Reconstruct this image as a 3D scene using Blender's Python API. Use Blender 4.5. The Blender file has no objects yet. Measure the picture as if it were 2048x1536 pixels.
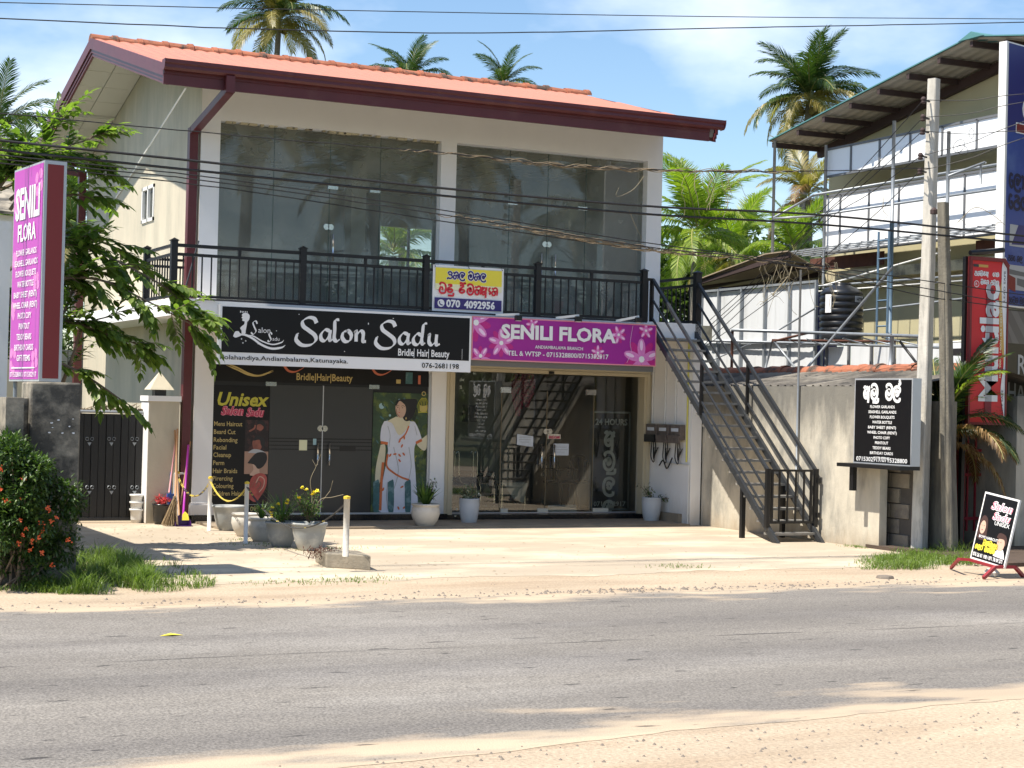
import bpy, math, random
from mathutils import Vector, Matrix, noise
S = bpy.context.scene
COL = S.collection
V = Vector
rad = math.radians
# ------------------------------------------------------------------ camera
FPX = 3460.55; YAW, PITCH, ROLL = .453472, .012878, .024519
CAM = V((-6.62, -23.74, 1.75))
_fw = V((math.sin(YAW)*math.cos(PITCH), math.cos(YAW)*math.cos(PITCH), math.sin(PITCH)))
_r = V((math.cos(YAW), -math.sin(YAW), 0)); _u = _r.cross(_fw)
_R = math.cos(ROLL)*_r+math.sin(ROLL)*_u; _U = -math.sin(ROLL)*_r+math.cos(ROLL)*_u
cd = bpy.data.cameras.new('camera'); cam = bpy.data.objects.new('camera', cd); COL.objects.link(cam)
cd.sensor_width = 36; cd.lens = 36*FPX/2048; cd.clip_start = .1; cd.clip_end = 3000
m = Matrix((_R, _U, -_fw)).transposed().to_4x4(); m.translation = CAM
cam.matrix_world = m; S.camera = cam
# measured points of the photograph carried onto the real plane they lie on
def ray(px, py): return _R*((px-1024)/FPX)-_U*((py-768)/FPX)+_fw
def onX(x, px, py): d = ray(px, py); return CAM+d*((x-CAM.x)/d.x)
def onY(y, px, py): d = ray(px, py); return CAM+d*((y-CAM.y)/d.y)
def onZ(z, px, py): d = ray(px, py); return CAM+d*((z-CAM.z)/d.z)
def atD(dep, px, py): return CAM+ray(px, py)*dep
CLX = 3.1
# ------------------------------------------------------------------ sky, sun, exposure
SUNDIR = V((1, .03, -1.85)).normalized()
W = bpy.data.worlds.new("World"); S.world = W; W.use_nodes = True
nt = W.node_tree; N = nt.nodes; L = nt.links; N.clear()
out = N.new('ShaderNodeOutputWorld'); bg = N.new('ShaderNodeBackground'); sky = N.new('ShaderNodeTexSky')
sky.sky_type = 'NISHITA'; sky.sun_disc = False; sky.sun_elevation = math.asin(-SUNDIR.z)
sky.sun_rotation = rad(-90); sky.air_density = 1.1; sky.dust_density = .3; sky.ozone_density = 3
tc = N.new('ShaderNodeTexCoord'); mp = N.new('ShaderNodeMapping'); mp.inputs['Scale'].default_value = (1, 1, 2.2)
mp.inputs['Location'].default_value = (CLX, 1.7, .35)
nz = N.new('ShaderNodeTexNoise'); nz.inputs['Scale'].default_value = 2.6; nz.inputs['Detail'].default_value = 7; nz.inputs['Roughness'].default_value = .52
rp = N.new('ShaderNodeValToRGB'); rp.color_ramp.elements[0].position = .52; rp.color_ramp.elements[1].position = .72
rp.color_ramp.elements[0].color = (0, 0, 0, 1); rp.color_ramp.elements[1].color = (.95, .95, .95, 1)
mx = N.new('ShaderNodeMixRGB'); mx.inputs['Color2'].default_value = (9.4, 9.8, 10.6, 1)
bg.inputs['Strength'].default_value = .092
L.new(tc.outputs['Generated'], mp.inputs['Vector']); L.new(mp.outputs[0], nz.inputs['Vector']); L.new(nz.outputs['Fac'], rp.inputs['Fac'])
L.new(rp.outputs['Color'], mx.inputs['Fac']); hs = N.new('ShaderNodeHueSaturation'); hs.inputs['Saturation'].default_value = 1.06; hs.inputs['Value'].default_value = 1.15; L.new(sky.outputs['Color'], hs.inputs['Color']); L.new(hs.outputs[0], mx.inputs['Color1']); L.new(mx.outputs[0], bg.inputs['Color']); L.new(bg.outputs[0], out.inputs[0])
sd = bpy.data.lights.new('sun', 'SUN'); sun = bpy.data.objects.new('sun', sd); COL.objects.link(sun)
sd.energy = 5; sd.angle = rad(.5); sd.color = (1, .93, .82)
sun.rotation_euler = SUNDIR.to_track_quat('-Z', 'Y').to_euler(); sun.location = (-20, -5, 30)
S.view_settings.view_transform = 'Standard'; S.view_settings.look = 'None'; S.view_settings.gamma = 1
S.view_settings.exposure = .76; S.view_settings.use_curve_mapping = False
S.cycles.max_bounces = 8; S.cycles.transparent_max_bounces = 16; S.cycles.glossy_bounces = 4

# ------------------------------------------------------------------ materials
MATS = {}
def mat(name, c, rough=.6, var=0, vs=3, metal=0, bump=0, bs=30, c2=None, c2s=1.5, c2lo=.5, c2hi=.62, spec=.5, stretch=None, spk=0, spks=200, zd=None):
    """principled material: base colour, low contrast mottling, patches of a second colour, fine bump"""
    if name in MATS: return MATS[name]
    M = bpy.data.materials.new(name); M.use_nodes = True; t = M.node_tree; n = t.nodes; l = t.links
    b = n['Principled BSDF']; b.inputs['Roughness'].default_value = rough; b.inputs['Metallic'].default_value = metal
    b.inputs['Specular IOR Level'].default_value = spec
    b.inputs['Base Color'].default_value = (*c, 1)
    g = n.new('ShaderNodeNewGeometry'); src = g.outputs['Position']
    if stretch:
        q = n.new('ShaderNodeMapping'); q.inputs['Scale'].default_value = stretch; l.new(src, q.inputs['Vector']); src = q.outputs[0]
    cur = None
    def nse(sc, det=5, ro=.6, s=None):
        x = n.new('ShaderNodeTexNoise'); x.inputs['Scale'].default_value = sc; x.inputs['Detail'].default_value = det; x.inputs['Roughness'].default_value = ro
        l.new(s or src, x.inputs['Vector']); return x.outputs['Fac']
    def ramp(f, a, bb, ca=(0, 0, 0, 1), cb=(1, 1, 1, 1)):
        r = n.new('ShaderNodeValToRGB'); r.color_ramp.elements[0].position = a; r.color_ramp.elements[1].position = bb
        r.color_ramp.elements[0].color = ca; r.color_ramp.elements[1].color = cb; l.new(f, r.inputs['Fac']); return r.outputs['Color']
    col = n.new('ShaderNodeRGB'); col.outputs[0].default_value = (*c, 1); cur = col.outputs[0]
    if c2:
        mxx = n.new('ShaderNodeMixRGB'); mxx.inputs['Color2'].default_value = (*c2, 1)
        l.new(ramp(nse(c2s, 8, .65), c2lo, c2hi), mxx.inputs['Fac']); l.new(cur, mxx.inputs['Color1']); cur = mxx.outputs[0]
    if var:
        mu = n.new('ShaderNodeMixRGB'); mu.blend_type = 'MULTIPLY'; mu.inputs['Fac'].default_value = 1
        l.new(ramp(nse(vs, 6), .25, .75, (1-var, 1-var, 1-var, 1), (1+var*.5, 1+var*.5, 1+var*.5, 1)), mu.inputs['Color2']); l.new(cur, mu.inputs['Color1']); cur = mu.outputs[0]
    if spk:
        mu = n.new('ShaderNodeMixRGB'); mu.blend_type = 'MULTIPLY'; mu.inputs['Fac'].default_value = 1
        l.new(ramp(nse(spks, 2, .6, g.outputs['Position']), .35, .65, (1-spk, 1-spk, 1-spk, 1), (1+spk, 1+spk, 1+spk, 1)), mu.inputs['Color2']); l.new(cur, mu.inputs['Color1']); cur = mu.outputs[0]
    if zd:   # grime that has run down from a top edge (z1) or splashed up from a base: (z0, z1, colour, amount)
        sp = n.new('ShaderNodeSeparateXYZ'); l.new(g.outputs['Position'], sp.inputs[0])
        for z0, z1, zc, am in zd:
            mr = n.new('ShaderNodeMapRange'); mr.inputs['From Min'].default_value = z0; mr.inputs['From Max'].default_value = z1; l.new(sp.outputs['Z'], mr.inputs['Value'])
            q = n.new('ShaderNodeMapping'); q.inputs['Scale'].default_value = (3.5, 3.5, .8); l.new(g.outputs['Position'], q.inputs['Vector']); x = nse(1.3, 7, .65, q.outputs[0])
            a_ = n.new('ShaderNodeMath'); a_.operation = 'MULTIPLY_ADD'; a_.inputs[1].default_value = 1.0; a_.inputs[2].default_value = -.86; l.new(mr.outputs[0], a_.inputs[0])
            s_ = n.new('ShaderNodeMath'); s_.operation = 'ADD'; l.new(a_.outputs[0], s_.inputs[0]); l.new(x, s_.inputs[1])
            rr = ramp(s_.outputs[0], .0, .42, (0, 0, 0, 1), (am, am, am, 1)); mz = n.new('ShaderNodeMixRGB'); mz.inputs['Color2'].default_value = (*zc, 1); l.new(rr, mz.inputs['Fac']); l.new(cur, mz.inputs['Color1']); cur = mz.outputs[0]
    l.new(cur, b.inputs['Base Color'])
    if bump:
        bp = n.new('ShaderNodeBump'); bp.inputs['Strength'].default_value = bump; bp.inputs['Distance'].default_value = .02
        l.new(nse(bs, 5, .6, g.outputs['Position']), bp.inputs['Height']); l.new(bp.outputs[0], b.inputs['Normal'])
    MATS[name] = M; return M
def glass(name, tint, ior, rough=.0, dust=.1):
    M = bpy.data.materials.new(name); M.use_nodes = True; t = M.node_tree; n = t.nodes; l = t.links; n.clear()
    o = n.new('ShaderNodeOutputMaterial'); a = n.new('ShaderNodeBsdfTransparent'); a.inputs[0].default_value = (*tint, 1)
    gl = n.new('ShaderNodeBsdfGlossy'); gl.inputs['Roughness'].default_value = rough
    fr = n.new('ShaderNodeFresnel'); fr.inputs[0].default_value = ior; mxx = n.new('ShaderNodeMixShader')
    # faint waviness of real panes
    g = n.new('ShaderNodeNewGeometry'); x = n.new('ShaderNodeTexNoise'); x.inputs['Scale'].default_value = 1.3; x.inputs['Detail'].default_value = 1
    bp = n.new('ShaderNodeBump'); bp.inputs['Strength'].default_value = .012; bp.inputs['Distance'].default_value = .01
    l.new(g.outputs['Position'], x.inputs['Vector']); l.new(x.outputs['Fac'], bp.inputs['Height']); l.new(bp.outputs[0], gl.inputs['Normal'])
    l.new(fr.outputs[0], mxx.inputs[0]); l.new(a.outputs[0], mxx.inputs[1]); l.new(gl.outputs[0], mxx.inputs[2])
    df = n.new('ShaderNodeBsdfDiffuse'); df.inputs[0].default_value = (.44, .46, .40, 1); m2 = n.new('ShaderNodeMixShader'); y = n.new('ShaderNodeTexNoise'); y.inputs['Scale'].default_value = 2.2; y.inputs['Detail'].default_value = 6; r = n.new('ShaderNodeValToRGB')
    r.color_ramp.elements[0].position = .3; r.color_ramp.elements[1].position = .8; r.color_ramp.elements[0].color = (dust*.6,)*3+(1,); r.color_ramp.elements[1].color = (dust*1.7,)*3+(1,); l.new(g.outputs['Position'], y.inputs['Vector']); l.new(y.outputs['Fac'], r.inputs['Fac']); l.new(r.outputs[0], m2.inputs[0])
    l.new(mxx.outputs[0], m2.inputs[1]); l.new(df.outputs[0], m2.inputs[2]); l.new(m2.outputs[0], o.inputs[0])
    MATS[name] = M; return M
def leafmat(name, c, c2, tr=.35):
    M = bpy.data.materials.new(name); M.use_nodes = True; t = M.node_tree; n = t.nodes; l = t.links; n.clear()
    o = n.new('ShaderNodeOutputMaterial'); p = n.new('ShaderNodeBsdfPrincipled'); p.inputs['Roughness'].default_value = .42
    tl = n.new('ShaderNodeBsdfTranslucent'); ad = n.new('ShaderNodeMixShader'); ad.inputs[0].default_value = tr
    g = n.new('ShaderNodeNewGeometry'); r = n.new('ShaderNodeValToRGB')
    r.color_ramp.elements[0].color = (*c, 1); r.color_ramp.elements[1].color = (*c2, 1); r.color_ramp.elements[0].position = .2
    l.new(g.outputs['Random Per Island'], r.inputs['Fac']); l.new(r.outputs[0], p.inputs['Base Color'])
    hs = n.new('ShaderNodeMixRGB'); hs.blend_type = 'MULTIPLY'; hs.inputs['Fac'].default_value = 1; hs.inputs['Color2'].default_value = (1.25, 1.5, .6, 1)
    l.new(r.outputs[0], hs.inputs['Color1']); l.new(hs.outputs[0], tl.inputs['Color'])
    l.new(p.outputs[0], ad.inputs[1]); l.new(tl.outputs[0], ad.inputs[2]); l.new(ad.outputs[0], o.inputs[0]); MATS[name] = M; return M
# ------------------------------------------------------------------ objects
def tag(o, label=None, cat=None, group=None, kind=None):
    if label: o['label'] = label
    if cat: o['category'] = cat
    if group: o['group'] = group
    if kind: o['kind'] = kind
    return o
WMX = {}
def thing(name, label, cat, loc=(0, 0, 0), group=None, rz=0):
    o = bpy.data.objects.new(name, None); COL.objects.link(o); o.location = loc; o.rotation_euler = (0, 0, rz); o.empty_display_size = .2
    WMX[o.name] = Matrix.Translation(V(loc)) @ Matrix.Rotation(rz, 4, 'Z'); return tag(o, label, cat, group)
class MB:
    def __init__(s): s.v = []; s.f = []
    def add(s, vs, fs):
        k = len(s.v); s.v += [V(x) for x in vs]; s.f += [tuple(i+k for i in q) for q in fs]; return s
    def box(s, x0, x1, y0, y1, z0, z1):
        return s.add([(x0, y0, z0), (x1, y0, z0), (x1, y1, z0), (x0, y1, z0), (x0, y0, z1), (x1, y0, z1), (x1, y1, z1), (x0, y1, z1)],
                     [(3, 2, 1, 0), (4, 5, 6, 7), (0, 1, 5, 4), (1, 2, 6, 5), (2, 3, 7, 6), (3, 0, 4, 7)])
    def bar(s, a, b, w, h=None, up=(0, 0, 1)):
        """box of section w x h running from a to b"""
        a = V(a); b = V(b); h = h or w; d = (b-a).normalized(); up = V(up)
        if abs(d.dot(up)) > .98: up = V((0, 1, 0))
        r = d.cross(up).normalized()*w/2; u = r.cross(d).normalized()*h/2
        vs = [a-r-u, a+r-u, a+r+u, a-r+u, b-r-u, b+r-u, b+r+u, b-r+u]
        return s.add(vs, [(0, 1, 2, 3), (7, 6, 5, 4), (0, 4, 5, 1), (1, 5, 6, 2), (2, 6, 7, 3), (3, 7, 4, 0)])
    def tube(s, pts, r, n=6, r2=None, cap=True):
        pts = [V(p) for p in pts]; r2 = r if r2 is None else r2; k = len(s.v); m_ = len(pts)
        for i, p in enumerate(pts):
            d = (pts[min(i+1, m_-1)]-pts[max(i-1, 0)]).normalized(); a = V((0, 0, 1)) if abs(d.z) < .9 else V((1, 0, 0))
            e = d.cross(a).normalized(); g = d.cross(e); rr = r+(r2-r)*i/max(1, m_-1)
            for j in range(n):
                t = 2*math.pi*j/n; s.v.append(p+e*math.cos(t)*rr+g*math.sin(t)*rr)
        for i in range(m_-1):
            for j in range(n):
                s.f.append((k+i*n+j, k+i*n+(j+1) % n, k+(i+1)*n+(j+1) % n, k+(i+1)*n+j))
        if cap: s.f.append(tuple(k+j for j in range(n))); s.f.append(tuple(k+(m_-1)*n+j for j in reversed(range(n))))
        return s
    def lathe(s, c, prof, n=24, wob=0):
        c = V(c); k = len(s.v)
        for (r, z) in prof:
            for j in range(n):
                t = 2*math.pi*j/n; s.v.append(c+V((r*math.cos(t), r*math.sin(t), z)))
        for i in range(len(prof)-1):
            for j in range(n): s.f.append((k+i*n+j, k+i*n+(j+1) % n, k+(i+1)*n+(j+1) % n, k+(i+1)*n+j))
        return s
    def quad(s, a, b, c, d): return s.add([a, b, c, d], [(0, 1, 2, 3)])
    def prism(s, poly, vec):
        """closed polygon extruded along vec"""
        poly = [V(p) for p in poly]; vec = V(vec); n = len(poly)
        return s.add(poly+[p+vec for p in poly], [tuple(range(n))[::-1], tuple(range(n, 2*n))]+[(i, (i+1) % n, n+(i+1) % n, n+i) for i in range(n)])
    def build(s, name, M, parent=None, smooth=False, label=None, local=False, kind=None, cat=None, group=None, bevel=0):
        me = bpy.data.meshes.new(name); vs = s.v
        if parent is not None and not local:
            q = WMX.get(parent.name)
            if q is None: q = Matrix.Identity(4)
            q = q.inverted(); vs = [q @ p for p in vs]
        me.from_pydata([tuple(p) for p in vs], [], s.f); me.materials.append(MATS[M] if isinstance(M, str) else M)
        if smooth: me.polygons.foreach_set('use_smooth', [True]*len(me.polygons))
        me.update(); o = bpy.data.objects.new(name, me); COL.objects.link(o)
        if parent is not None: o.parent = parent; WMX[o.name] = WMX.get(parent.name, Matrix.Identity(4))
        if bevel:
            b = o.modifiers.new('bevel', 'BEVEL'); b.width = bevel; b.segments = 2; b.limit_method = 'ANGLE'
        return tag(o, label, cat, group, kind)
def copyobj(o, parent=None, loc=None, rot=None, scale=None):
    c = o.copy(); COL.objects.link(c)
    if parent is not None: c.parent = parent
    if loc is not None: c.location = loc
    if rot is not None: c.rotation_euler = rot
    if scale is not None: c.scale = scale
    return c
def copytree(o, loc, rz=None, label=None):
    c = copyobj(o, loc=loc)
    if rz is not None: c.rotation_euler = (0, 0, rz)
    if label: c['label'] = label
    for ch in o.children:
        d = copyobj(ch, parent=c)
        for g in ch.children: copyobj(g, parent=d)
    return c
def catmull(p, n=8):
    p = [V((*q, 0)) if len(q) == 2 else V(q) for q in p]
    if len(p) < 3: return p
    q = [p[0]*2-p[1]]+p+[p[-1]*2-p[-2]]; o = []
    for i in range(1, len(q)-2):
        for j in range(n):
            t = j/n; a, b, c, d = q[i-1:i+3]
            o.append(.5*((2*b)+(c-a)*t+(2*a-5*b+4*c-d)*t*t+(3*b-a-3*c+d)*t**3))
    o.append(q[-2]); return o
# ------------------------------------------------------------------ flat print and lettering on a board
class Board:
    """a printed face: origin O, axes U (right) and Vv (up); shapes are thin layers 1.5 mm apart"""
    def __init__(s, parent, O, U, Vv): s.p = parent; s.O = V(O); s.U = V(U).normalized(); s.V = V(Vv).normalized(); s.N = s.U.cross(s.V); s.g = {}; s.k = 0
    def pt(s, u, v, n): return s.O+s.U*u+s.V*v+s.N*(n*.0015)
    def mb(s, name, M): return s.g.setdefault((name, M), MB())
    def poly(s, name, M, pts, n=1):
        s.k += 1; mb = s.mb(name, M); e = n+.02*(s.k % 20)
        mb.add([s.pt(a, b, e) for a, b in pts], [tuple(range(len(pts)))])
    def rect(s, name, M, u0, v0, u1, v1, n=1): s.poly(name, M, [(u0, v0), (u1, v0), (u1, v1), (u0, v1)], n)
    def disc(s, name, M, u, v, ru, rv=None, n=1, a=0, seg=14):
        rv = rv or ru; ca, sa = math.cos(a), math.sin(a)
        s.poly(name, M, [(u+ru*math.cos(t)*ca-rv*math.sin(t)*sa, v+ru*math.cos(t)*sa+rv*math.sin(t)*ca) for t in [2*math.pi*i/seg for i in range(seg)]], n)
    def blob(s, name, M, pts, n=1, k=5):
        c = catmull(pts+[pts[0]], k)[:-1]; s.poly(name, M, [(q.x, q.y) for q in c], n)
    def stroke(s, name, M, pts, w, n=1, nib=None, k=6, taper=0):
        """ribbon along a curve; nib=angle gives thick and thin like a broad pen"""
        s.k += 1; e = n+.02*(s.k % 20); c = catmull(pts, k); mb = s.mb(name, M); vs = []
        for i, p in enumerate(c):
            d = (c[min(i+1, len(c)-1)]-c[max(i-1, 0)])
            if d.length == 0: d = V((1, 0, 0))
            d.normalize(); nn = V((-d.y, d.x, 0)); ww = w
            if nib is not None: ww = w*(.22+.78*abs(math.sin(math.atan2(d.y, d.x)-nib)))
            if taper: t = i/(len(c)-1); ww *= min(1, .15+min(t, 1-t)*taper)
            vs += [p+nn*ww/2, p-nn*ww/2]
        mb.add([s.pt(q.x, q.y, e) for q in vs], [(2*i, 2*i+1, 2*i+3, 2*i+2) for i in range(len(c)-1)])
    def text(s, name, M, body, u, v, w=None, h=.1, n=2, wt=0, shear=0, align='L', sp=1.0):
        """lettering with cap height h fitted to width w, lower-left (or centre/right) at u,v"""
        cu = bpy.data.curves.new(name, 'FONT'); cu.body = body; cu.size = 1; cu.resolution_u = 2; cu.offset = wt; cu.shear = shear; cu.space_character = sp
        o = bpy.data.objects.new(name, cu); COL.objects.link(o)
        me = bpy.data.meshes.new_from_object(o); bpy.data.objects.remove(o); bpy.data.curves.remove(cu)
        if not me.vertices: return
        xs = [q.co.x for q in me.vertices]; x0, x1 = min(xs), max(xs); sy = h/.729; sx = (w/(x1-x0)) if w else sy
        W_ = (x1-x0)*sx; u0 = u-(W_/2 if align == 'C' else W_ if align == 'R' else 0); mb = s.mb(name, M); k = len(mb.v)
        mb.v += [s.pt(u0+(q.co.x-x0)*sx, v+q.co.y*sy, n) for q in me.vertices]; mb.f += [tuple(k+i for i in p.vertices) for p in me.polygons]
        bpy.data.meshes.remove(me)
    def glyphs(s, name, M, word, u, v, h, w, n=2, gap=.14, sx=1, vertical=False):
        """Sinhala letters written as pen strokes"""
        x = u
        for ch in word:
            if ch == ' ': x += h*.45*sx; continue
            wd, st = SINH[ch]
            for q in st:
                s.stroke(name, M, [(x+a*h*sx, v+b*h) for a, b in q], w, n, k=5)
            x += (wd+gap)*h*sx
        return x
    def flush(s):
        for (name, M), mb in s.g.items(): mb.build(name, M, s.p)
        s.g = {}
SINH = {
 'i': (.75, [[(.08, .72), (.2, .95), (.5, 1), (.7, .8), (.55, .58), (.3, .6), (.2, .72)], [(.55, .58), (.72, .4), (.68, .15), (.4, .05), (.1, .15)], [(.1, .15), (.02, .02), (.1, -.05)]]),
 'h': (.8, [[(.02, .95), (.2, .8), (.4, 1), (.6, .98), (.76, .7), (.76, .3), (.7, .02)], [(.3, .55), (.1, .5), (.02, .25), (.15, .03), (.35, .05), (.45, .25), (.42, .5), (.62, .55), (.76, .45)]]),
 'l': (.8, [[(.3, .45), (.42, .3), (.6, .4), (.55, .6), (.36, .68), (.3, .45)], [(.55, .6), (.75, .6), (.78, .85), (.5, 1), (.15, .9), (.0, .5), (.1, .05), (.4, -.15), (.75, -.1), (.78, .12)]]),
 'm': (.8, [[(.15, .95), (.05, 1.05), (.22, 1.18), (.55, 1.15), (.76, .85), (.78, .4), (.6, .06), (.3, .0), (.05, .2), (.02, .55), (.2, .72)], [(.2, .72), (.42, .75), (.5, .5), (.35, .36), (.28, .5), (.42, .75)]]),
 'b': (.8, [[(.15, .95), (.05, 1.05), (.25, 1.2), (.6, 1.12), (.78, .8), (.78, .25), (.6, .02), (.2, .02), (.03, .25), (.1, .6), (.25, .75)], [(.25, .75), (.4, .55), (.35, .35)]]),
 'd': (.7, [[(.1, .95), (.35, 1.02), (.62, .95)], [(.62, .95), (.35, .75), (.08, .55), (.1, .25), (.4, .15), (.66, .3), (.6, .48), (.35, .5), (.1, .4)]]),
 'u': (.02, [[(-.05, .1), (-.12, -.22), (-.75, -.22)]]),
 'I': (.02, [[(-.75, 1.15), (-.65, 1.3), (-.35, 1.2), (-.12, 1.3), (-.1, 1.15)]]),
 't': (.75, [[(.3, .75), (.2, .95), (.45, 1.08), (.7, .85), (.76, .4), (.55, .03), (.22, .05), (.03, .35), (.15, .7), (.35, .6)]]),
 'a': (.85, [[(.02, .85), (.15, 1), (.3, .85), (.15, .7), (.05, .45), (.15, .15), (.4, .1), (.5, .35), (.35, .5), (.2, .35)], [(.5, .35), (.6, .7), (.82, .75)], [(.6, 1.0), (.62, .1), (.58, -.3)], [(.35, 1), (.6, .88), (.8, 1)]]),
 'e': (.3, [[(.28, .95), (.08, .9), (.05, .6), (.22, .5), (.22, .25), (.05, .2)]]),
 'T': (.8, [[(.0, .95), (.2, .85), (.45, 1), (.7, .9), (.78, .5), (.7, .05)], [(.45, .5), (.2, .6), (.03, .35), (.15, .08), (.42, .1), (.5, .35), (.45, .5), (.7, .62)]]),
 'x': (.02, [[(-.35, 1.15), (-.12, 1.25), (-.2, 1.45), (-.1, 1.55)]]),
 'E': (.5, [[(.4, .9), (.15, 1), (.03, .7), (.05, .3), (.25, .05), (.45, .2), (.4, .5), (.2, .5)]]),
 'o': (.3, [[(.02, .95), (.24, .9), (.28, .4), (.2, .02)]]),
 's': (.8, [[(.1, .9), (.4, 1), (.7, .85), (.4, .65), (.1, .5), (.1, .15), (.4, .02), (.75, .15), (.75, .5), (.45, .5)]]),
 'r': (.6, [[(.5, .95), (.2, .85), (.05, .5), (.25, .1), (.5, .2), (.5, .55), (.3, .7)]]),
}
# ------------------------------------------------------------------ palette
def roadmat():
    M = mat('asphalt', (.182, .166, .148), .88, var=.14, vs=.6, bump=.35, bs=80, spk=.36, spks=60, stretch=(.4, 1, 1), c2=(.225, .208, .188), c2s=.5)
    n = M.node_tree.nodes; l = M.node_tree.links; b = n['Principled BSDF']; src = b.inputs['Base Color'].links[0].from_socket
    g = n.new('ShaderNodeNewGeometry'); sp = n.new('ShaderNodeSeparateXYZ'); l.new(g.outputs['Position'], sp.inputs[0])
    def mth(op, a, c=None):
        x = n.new('ShaderNodeMath'); x.operation = op
        for i, q in enumerate((a, c)):
            if q is None: continue
            if isinstance(q, (int, float)): x.inputs[i].default_value = q
            else: l.new(q, x.inputs[i])
        return x.outputs[0]
    def noi(sc, st, det=6):
        q = n.new('ShaderNodeMapping'); q.inputs['Scale'].default_value = st; x = n.new('ShaderNodeTexNoise'); x.inputs['Scale'].default_value = sc; x.inputs['Detail'].default_value = det; l.new(g.outputs['Position'], q.inputs[0]); l.new(q.outputs[0], x.inputs['Vector']); return x.outputs['Fac']
    # sand dragged on to both edges, ragged
    far = mth('ADD', sp.outputs['Y'], 10.0); near = mth('SUBTRACT', mth('MULTIPLY', sp.outputs['X'], .10), mth('ADD', sp.outputs['Y'], 14.75))
    e = mth('MAXIMUM', far, near); e = mth('ADD', mth('MULTIPLY', e, .75), mth('MULTIPLY', mth('SUBTRACT', noi(2.2, (.35, 1, 1), 9), .5), 2.4))
    r = n.new('ShaderNodeValToRGB'); r.color_ramp.elements[0].position = .10; r.color_ramp.elements[1].position = .50; r.color_ramp.elements[1].color = (1, 1, 1, 1); l.new(e, r.inputs['Fac'])
    m1 = n.new('ShaderNodeMixRGB'); m1.inputs['Color2'].default_value = (.44, .35, .25, 1); l.new(r.outputs[0], m1.inputs['Fac']); l.new(src, m1.inputs['Color1'])
    # polished wheel tracks and oil: long soft bands along the road
    r2 = n.new('ShaderNodeValToRGB'); r2.color_ramp.elements[0].position = .35; r2.color_ramp.elements[1].position = .65; r2.color_ramp.elements[0].color = (.80, .80, .81, 1); r2.color_ramp.elements[1].color = (1.1, 1.1, 1.08, 1); l.new(noi(1.1, (.04, 1, 1), 3), r2.inputs['Fac'])
    m2 = n.new('ShaderNodeMixRGB'); m2.blend_type = 'MULTIPLY'; m2.inputs['Fac'].default_value = 1; l.new(m1.outputs[0], m2.inputs['Color1']); l.new(r2.outputs[0], m2.inputs['Color2'])
    r3 = n.new('ShaderNodeValToRGB'); r3.color_ramp.elements[0].position = .30; r3.color_ramp.elements[1].position = .345; r3.color_ramp.elements[0].color = (.35, .35, .36, 1); r3.color_ramp.elements[1].color = (1, 1, 1, 1); l.new(noi(9, (.35, 1, 1), 4), r3.inputs['Fac'])
    m3 = n.new('ShaderNodeMixRGB'); m3.blend_type = 'MULTIPLY'; m3.inputs['Fac'].default_value = 1; l.new(m2.outputs[0], m3.inputs['Color1']); l.new(r3.outputs[0], m3.inputs['Color2']); l.new(m3.outputs[0], b.inputs['Base Color'])
roadmat()
mat('seam', (.12, .112, .108), .9, var=.4, vs=9)
mat('sand', (.42, .335, .24), .95, var=.2, vs=1.4, bump=.6, bs=30, c2=(.36, .275, .19), c2s=1.6, c2lo=.48, c2hi=.62, spk=.16, spks=40, stretch=(.28, 1, 1))
mat('yard', (.42, .35, .262), .9, var=.2, vs=.9, bump=.12, bs=25, c2=(.54, .46, .34), c2s=.9, c2lo=.48, c2hi=.62, spk=.05, spks=70, stretch=(.5, 1, 1))
mat('pebble', (.20, .17, .14), .9, var=.4, vs=8)
mat('dark_soil', (.08, .055, .04), .95, var=.4, vs=6, bump=.5, bs=20)
mat('plaster_old', (.56, .50, .385), .9, var=.14, vs=1.6, zd=((4.6, 7.2, (.32, .30, .23), .6), (.6, -.2, (.30, .25, .18), .5)), bump=.12, bs=18, c2=(.44, .41, .32), c2s=.9, c2lo=.48, c2hi=.68, stretch=(1.5, 1.5, .5))
mat('plaster_white', (.83, .82, .81), .8, var=.05, vs=2, zd=((.7, -.1, (.50, .43, .33), .5),))
mat('plaster_dirty', (.52, .475, .385), .9, var=.2, vs=2.2, zd=((.9, 2.2, (.13, .125, .11), .85), (.5, -.2, (.30, .23, .15), .6)), bump=.25, bs=14, c2=(.25, .24, .21), c2s=1.2, c2lo=.47, c2hi=.70, stretch=(2.2, 2.2, .8))
mat('concrete_mossy', (.34, .30, .235), .95, var=.25, vs=3, bump=.4, bs=16, c2=(.075, .07, .06), c2s=1.9, c2lo=.42, c2hi=.58)
mat('concrete_pole', (.54, .51, .45), .9, var=.3, vs=5, bump=.25, bs=30, c2=(.36, .34, .30), c2s=3, c2lo=.55, c2hi=.65, stretch=(3, 3, .6))
mat('concrete_dark', (.20, .18, .14), .95, var=.35, vs=5, bump=.4, bs=30, c2=(.13, .12, .10), c2s=3, c2lo=.45, c2hi=.6, stretch=(3, 3, .6))
mat('block', (.26, .225, .175), .95, var=.3, vs=6, bump=.5, bs=22, c2=(.16, .14, .12), c2s=3)
mat('mortar', (.09, .08, .07), .95, var=.2, vs=8)
mat('khaki_wall', (.47, .43, .27), .9, var=.08, vs=1.2, bump=.05, c2=(.38, .35, .24), c2s=1, c2lo=.5, c2hi=.75)
mat('old_cream', (.55, .49, .33), .9, var=.3, vs=3, c2=(.20, .18, .14), c2s=2.4, c2lo=.5, c2hi=.66, bump=.2)
mat('maroon', (.105, .018, .022), .42, var=.2, vs=3, c2=(.15, .05, .045), c2s=2.5, c2lo=.55, c2hi=.8)
mat('terracotta_sheet', (.50, .185, .115), .5, var=.06, vs=1.5)
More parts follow.
